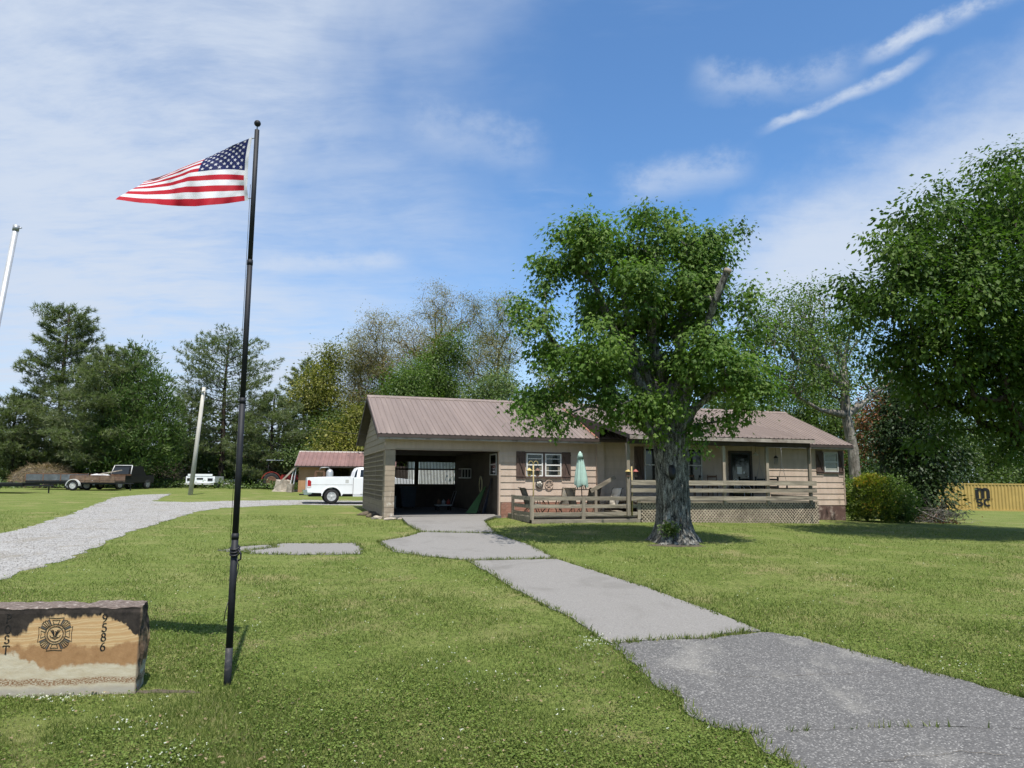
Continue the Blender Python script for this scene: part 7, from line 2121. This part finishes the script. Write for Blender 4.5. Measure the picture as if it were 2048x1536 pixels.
undergrowth('undergrowth', 'dense green underbrush below the left pines and cedar', [(-60, 66, 4.5), (-46, 66, 4.0), (-36, 66, 4.5), (-28, 67, 5.0), (-22, 68, 5.0), (-15, 68, 6.0), (-9, 66, 6.0)], 52000, 0.30, 'leaf_soft', 301, 5)
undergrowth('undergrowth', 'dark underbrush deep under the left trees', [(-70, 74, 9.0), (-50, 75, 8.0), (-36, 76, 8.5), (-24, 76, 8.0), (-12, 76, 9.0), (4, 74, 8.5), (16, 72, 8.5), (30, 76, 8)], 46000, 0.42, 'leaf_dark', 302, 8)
undergrowth('undergrowth', 'mixed greenery along the wood edge behind the house', [(-9, 62, 6.5), (-2, 60, 7.0), (6, 60, 6.8), (14, 60, 6.8), (22, 60, 6.4), (30, 64, 5.5)], 42000, 0.28, 'leaf_soft', 303, 7)
undergrowth('undergrowth', 'shaded greenery behind the yellow container', [(28, 70, 5.5), (40, 84, 7.5), (55, 84, 8.5), (72, 80, 8.5), (95, 80, 8)], 45000, 0.36, 'leaf_dark', 304, 7)
undergrowth('tall_weeds', 'tall pale weeds in front of the left tree line', [(-44, 54.5, 0.9), (-37, 55, 0.8), (-33, 57, 0.8), (-27, 60.5, 0.9), (-20, 60.5, 1.0), (-17, 58, 0.8)], 9000, 0.20, 'leaf_soft', 305, 1)

# mound of dry thatch
q = (-36.2, 55.6)
b = MB(); V = []; N = 40; M_ = 16
for i in range(M_ + 1):
    f = i / M_
    for k in range(N):
        a = 2 * math.pi * k / N
        nn = mnoise.fractal(Vector((math.cos(a) * 1.4, math.sin(a) * 1.4, f * 2.0)) * 1.8, 0.9, 2.0, 4)
        rx = 2.45 * math.cos(f * math.pi / 2) ** 0.8 * (1 + 0.14 * nn); ry = 1.9 * math.cos(f * math.pi / 2) ** 0.8 * (1 + 0.14 * nn)
        sh = 0.55 if math.cos(a) > 0.2 else 0.0
        V.append((rx * math.cos(a) + 0.15 * f, ry * math.sin(a), 1.62 * math.sin(f * math.pi / 2) * (1 + 0.10 * nn)))
b.add(V, [(i * N + k, i * N + (k + 1) % N, (i + 1) * N + (k + 1) % N, (i + 1) * N + k) for i in range(M_) for k in range(N)], True)
mound = thing('dirt_mound', 'rounded mound of dirt and dry grass behind the trailers at the left', 'mound', (*q, g1(*q) - 0.05))
b.build('earth', MAT['soil'], mound)
rng = np.random.default_rng(77); N = 9000
vv = np.array(V); pick = rng.integers(0, len(vv), N)
link('dry_grass', leaves('dry_grass', vv[pick] + rng.normal(0, 0.10, (N, 3)), vv[pick] * np.array([.5, .5, .2]) + rng.normal(0, .6, (N, 3)) + np.array([0, -0.3, -0.2]), rng.uniform(0.15, 0.4, N), 'needle', MAT['dry_grass'], rng, rng.uniform(0, 1, N)), mound)['kind'] = 'stuff'


def sticks(name, label, loc, rx, ry, h, n, seed, mat='twig', r=0.018, L=1.4, leafn=0, cat='brush pile'):
    rng = np.random.default_rng(seed); o = thing(name, label, cat, (*loc, g1(*loc)))
    b = MB()
    for k in range(n):
        c_ = np.array((rng.normal(0, rx * .45), rng.normal(0, ry * .45), 0.0)); zz_ = h * max(0, 1 - (c_[0] / rx) ** 2) * rng.uniform(0, 1)
        d = rng.normal(0, 1, 3); d[2] *= 0.35; d /= np.linalg.norm(d); l = L * rng.uniform(0.4, 1.2)
        p0 = c_ + np.array((0, 0, zz_ + 0.03)); p1 = p0 + d * l * 0.5 + np.array((0, 0, 0.06)); p2 = p0 + d * l
        for q_ in (p1, p2): q_[2] = max(q_[2], 0.02)
        b.tube([tuple(p0), tuple(p1), tuple(p2)], [r, r * .7, r * .3], 4, cap=False)
    b.build('branches', MAT[mat], o)['kind'] = 'stuff'
    if leafn:
        pos = np.stack([rng.normal(0, rx * .5, leafn), rng.normal(0, ry * .5, leafn), np.abs(rng.normal(0, h * .4, leafn))], -1)
        link('dead_leaves', leaves('dead_leaves', pos, rng.normal(0, 1, (leafn, 3)), rng.uniform(0.06, 0.14, leafn), 'oval', MAT['leaf_red'], rng, rng.uniform(0, 1, leafn)), o)['kind'] = 'stuff'
    return o


sticks('brush_pile', 'grey-brown heap of cut branches left of the leaning pole', (-30.0, 64.5), 2.6, 1.2, 2.0, 330, 81, r=0.03, L=2.2)
sticks('brush_pile', 'low dark reddish brush heap beside the pale bucket', (-30.6, 61.5), 1.7, 0.8, 1.0, 170, 82, 'bark_dark', 0.03, 1.4, 500)
sticks('fallen_branch', 'pale fallen branches lying in front of the yellow container', (21.6, 36.4), 1.3, 0.6, 0.7, 150, 83, 'bark_pale', 0.012, 1.2, 250)
o = thing('fallen_limb', 'single long bare limb lying across the fallen branches', 'branch', (20.3, 36.3, g1(20.3, 36.3)))
MB().tube([(-0.5, 0, 1.5), (0.0, 0, 0.75), (0.7, -0.2, 0.35), (1.3, -0.5, 0.05)], [0.02, 0.03, 0.035, 0.03], 7).build('limb', MAT['bark_pale'], o)
MB().tube([(0.7, -0.2, 0.35), (1.2, 0.1, 0.55), (1.7, 0.1, 0.6)], [0.02, 0.014, 0.008], 5).build('twig', MAT['bark_pale'], o)

# ------------------------------------------------------------------ grass blades, clover and flowers close to the camera
MAT['blade'] = leaf_mat('blade', [(0.045, 0.068, 0.015), (0.102, 0.140, 0.031), (0.175, 0.205, 0.060), (0.31, 0.27, 0.14)], 0.4, 0.6, 0.15)
MAT['clover'] = leaf_mat('clover', [(0.072, 0.112, 0.021), (0.128, 0.182, 0.037), (0.205, 0.245, 0.066)], 0.38, 0.6, 0.15)
MAT['flower'] = leaf_mat('flower', [(0.55, 0.55, 0.50), (0.75, 0.75, 0.70), (0.80, 0.78, 0.60)], 0.3)
rng = np.random.default_rng(400)


def lawn_xy(n, d0, d1, power, half=0.86):
    f = rng.uniform(0, 1, n)
    D = (d0 ** (1 - power) + f * (d1 ** (1 - power) - d0 ** (1 - power))) ** (1 / (1 - power))
    X = rng.uniform(-half, half, n) * D
    ok = np.ones(n, bool)
    for q in HARD: ok &= ~inside(q, X, D)
    for q in SOIL: ok &= ~(inside(q, X, D) & (rng.uniform(0, 1, n) < 0.8))
    # inside the monument
    dx_ = (X - SO.x) * math.cos(SM) + (D - SO.y) * math.sin(SM); dy_ = -(X - SO.x) * math.sin(SM) + (D - SO.y) * math.cos(SM)
    ok &= ~((dx_ > -1.9) & (dx_ < 0.06) & (dy_ > 0.0) & (dy_ < 0.42))
    # under house and decks
    hu = (X - HO.x) * math.cos(TH) + (D - HO.y) * math.sin(TH); hv = -(X - HO.x) * math.sin(TH) + (D - HO.y) * math.cos(TH)
    ok &= ~((hu > -0.05) & (hu < 22.2) & (hv > -0.05) & (hv < 9)) & ~((hu > 5) & (hu < 18.1) & (hv > -3.0) & (hv < 0))
    return X[ok], D[ok]


def patchy(X, Y, k, ph):
    return np.sin(X * k + ph) * np.cos(Y * k * 1.3 + 1.7 * ph) + 0.6 * np.sin(X * k * 2.7 + Y * k * 1.9 + ph * 3) + 0.4 * np.sin(Y * k * 4.1 - X * k * 3.3 + ph)


X, Y = lawn_xy(520000, 5.6, 30, 2.1)
pz_ = patchy(X, Y, 0.9, 0.4); pq = patchy(X, Y, 2.3, 2.0)
n = len(X); hgt = np.clip((0.036 + 0.009 * pz_) * rng.uniform(0.6, 1.4, n), 0.02, 0.10) * (0.85 + 0.025 * Y)
wd = 0.055 + 0.004 * Y
d = np.stack([rng.normal(0, 0.55, n), rng.normal(0, 0.55, n), np.ones(n)], -1)
pdry = np.clip(patchy(X, Y, 0.62, 4.4) + 0.5 * patchy(X, Y, 3.7, 1.2) - 1.0, 0, 1)
hgt *= 1 - 0.35 * pdry
tint = np.clip(0.42 + 0.08 * pz_ + 0.07 * pq + 0.42 * pdry + rng.normal(0, 0.16, n) + (rng.uniform(0, 1, n) < 0.06 + 0.05 * (pq > 0.8)) * 0.5, 0, 1)
LEAF['blade'] = (np.array([(-0.09, 0, 0), (0.09, 0, 0), (0.0, 1.0, 0.15)]), [(0, 1, 2)])
o = link('grass', leaves('grass', np.stack([X, Y, gz(X, Y) - 0.004], -1), d, hgt * 1.15, 'blade', MAT['blade'], rng, tint, 0.0))
tag(o, 'short mown green grass covering the lawn', None, kind='stuff')
X, Y = lawn_xy(150000, 5.6, 22, 2.1)
pz_ = patchy(X, Y, 1.3, 3.1) + 0.5 * patchy(X, Y, 0.5, 1.0)
keep = rng.uniform(-1.2, 1.8, len(X)) < pz_; X, Y = X[keep], Y[keep]; n = len(X)
d = np.stack([rng.normal(0, 1, n), rng.normal(0, 1, n), np.abs(rng.normal(0, 0.25, n))], -1)
LEAF['cl'] = (np.array([(0, 0, 0), (0.5, 0.35, 0.05), (0.35, 0.95, 0), (-0.35, 0.95, 0), (-0.5, 0.35, 0.05)]), [(0, 1, 2), (0, 2, 3), (0, 3, 4)])
o = link('clover', leaves('clover', np.stack([X, Y, gz(X, Y) + rng.uniform(0.02, 0.055, n)], -1), d, rng.uniform(0.014, 0.026, n) * (0.8 + 0.03 * Y), 'cl', MAT['clover'], rng, np.clip(rng.normal(0.55, 0.22, n), 0, 1), 2.0))
tag(o, 'patches of low clover leaves in the lawn', None, kind='stuff')
X, Y = lawn_xy(7000, 5.6, 24, 1.7)
pz_ = patchy(X, Y, 1.1, 5.2); keep = (pz_ > 1.25) | (rng.uniform(0, 1, len(X)) < 0.07); X, Y = X[keep], Y[keep]
xa = np.concatenate([X, rng.normal(1.15, 0.12, 60), rng.normal(-4.9, 0.3, 50)]); ya = np.concatenate([Y, rng.normal(10.4, 0.25, 60), rng.normal(8.05, 0.06, 50)])
n = len(xa); k = 5; rep = np.repeat(np.arange(n), k)
pos = np.stack([xa, ya, gz(xa, ya) + rng.uniform(0.045, 0.075, n)], -1)[rep] + rng.normal(0, 0.003, (n * k, 3))
d = rng.normal(0, 1, (n * k, 3)); d[:, 2] = np.abs(d[:, 2])
o = link('clover_flowers', leaves('clover_flowers', pos, d, rng.uniform(0.010, 0.017, n * k), 'oval', MAT['flower'], rng, rng.uniform(0, 1, n * k)))
tag(o, 'small white clover blossoms scattered in the lawn', None, kind='stuff')
# weeds along slab edges and joints
ex, ey = [], []
for poly in (SLAB_TOP, SLAB_MID, SLAB_LOW, ASPH_UP, ASPH_LOW, PATCH_BIG, PATCH_SMALL):
    q = densify(poly, 0.02, 0.05, 3)
    for (a, b_) in q:
        nearj = (poly is ASPH_UP and 2.5 < a < 6.1 and b_ < 7.75) or (poly is ASPH_LOW and b_ > 7.2 and a > 2.5)
        if b_ > 5 and rng.uniform() < (0.06 + 0.3 * (math.sin(a * 5) > 0.75) if nearj else 0.55): ex.append(a + rng.normal(0, 0.03)); ey.append(b_ + rng.normal(0, 0.03))
ex = np.repeat(np.array(ex), 5); ey = np.repeat(np.array(ey), 5); cl_ = 0.02 + 0.05 * (np.sin(ex * 6.1) * np.cos(ey * 5.3) > 0.25)
ex = ex + rng.normal(0, 1, len(ex)) * cl_; ey = ey + rng.normal(0, 1, len(ey)) * cl_
inn = np.zeros(len(ex), bool)
for q in (SLAB_MID, SLAB_LOW, ASPH_UP, ASPH_LOW): inn |= inside([(a * 0.90 + 0.10 * np.mean([z[0] for z in q]), b_ * 0.985 + 0.015 * np.mean([z[1] for z in q])) for a, b_ in q], ex, ey)
ex, ey = ex[~inn], ey[~inn]; n = len(ex)
o = link('edge_grass', leaves('edge_grass', np.stack([ex, ey, gz(ex, ey)], -1), np.stack([rng.normal(0, .5, n), rng.normal(0, .5, n), np.ones(n)], -1), rng.uniform(0.045, 0.12, n), 'blade', MAT['blade'], rng, np.clip(rng.normal(0.5, 0.27, n), 0, 1), 0.0))
tag(o, 'ragged grass creeping over the driveway edges', None, kind='stuff')
# dead leaves and straw lying in the lawn
X, Y = lawn_xy(2600, 5.6, 20, 1.9)
n = len(X); d = np.stack([rng.normal(0, 1, n), rng.normal(0, 1, n), rng.normal(0, 0.12, n)], -1)
o = link('leaf_litter', leaves('leaf_litter', np.stack([X, Y, gz(X, Y) + rng.uniform(0.03, 0.05, n)], -1), d, rng.uniform(0.02, 0.055, n), 'oval', MAT['dry_grass'], rng, rng.uniform(0.2, 1, n), 2.0))
tag(o, 'scattered dead leaves and straw on the lawn', None, kind='stuff')
# loose stones on the gravel road
X = rng.uniform(-23, -9.5, 26000); Y = rng.uniform(9, 44, 26000); ok = inside(GRAVEL, X, Y); X, Y = X[ok], Y[ok]; n = len(X)
cube = np.array([(1, 0, 0), (-1, 0, 0), (0, 1, 0), (0, -1, 0), (0, 0, 0.8), (0, 0, -0.8)]); tf = np.array([(0, 2, 4), (2, 1, 4), (1, 3, 4), (3, 0, 4)])
s_ = rng.uniform(0.012, 0.030, n)
V = np.stack([X, Y, gz(X, Y) + 0.016], -1)[:, None, :] + s_[:, None, None] * cube[None] * rng.uniform(0.6, 1.3, (n, 6, 1))
o = link('loose_gravel', np_mesh('loose_gravel', V.reshape(-1, 3), (tf[None] + (np.arange(n) * 6)[:, None, None]).reshape(-1, 3), MAT['gravel']))
tag(o, 'loose pale stones on the gravel road', None, kind='stuff')
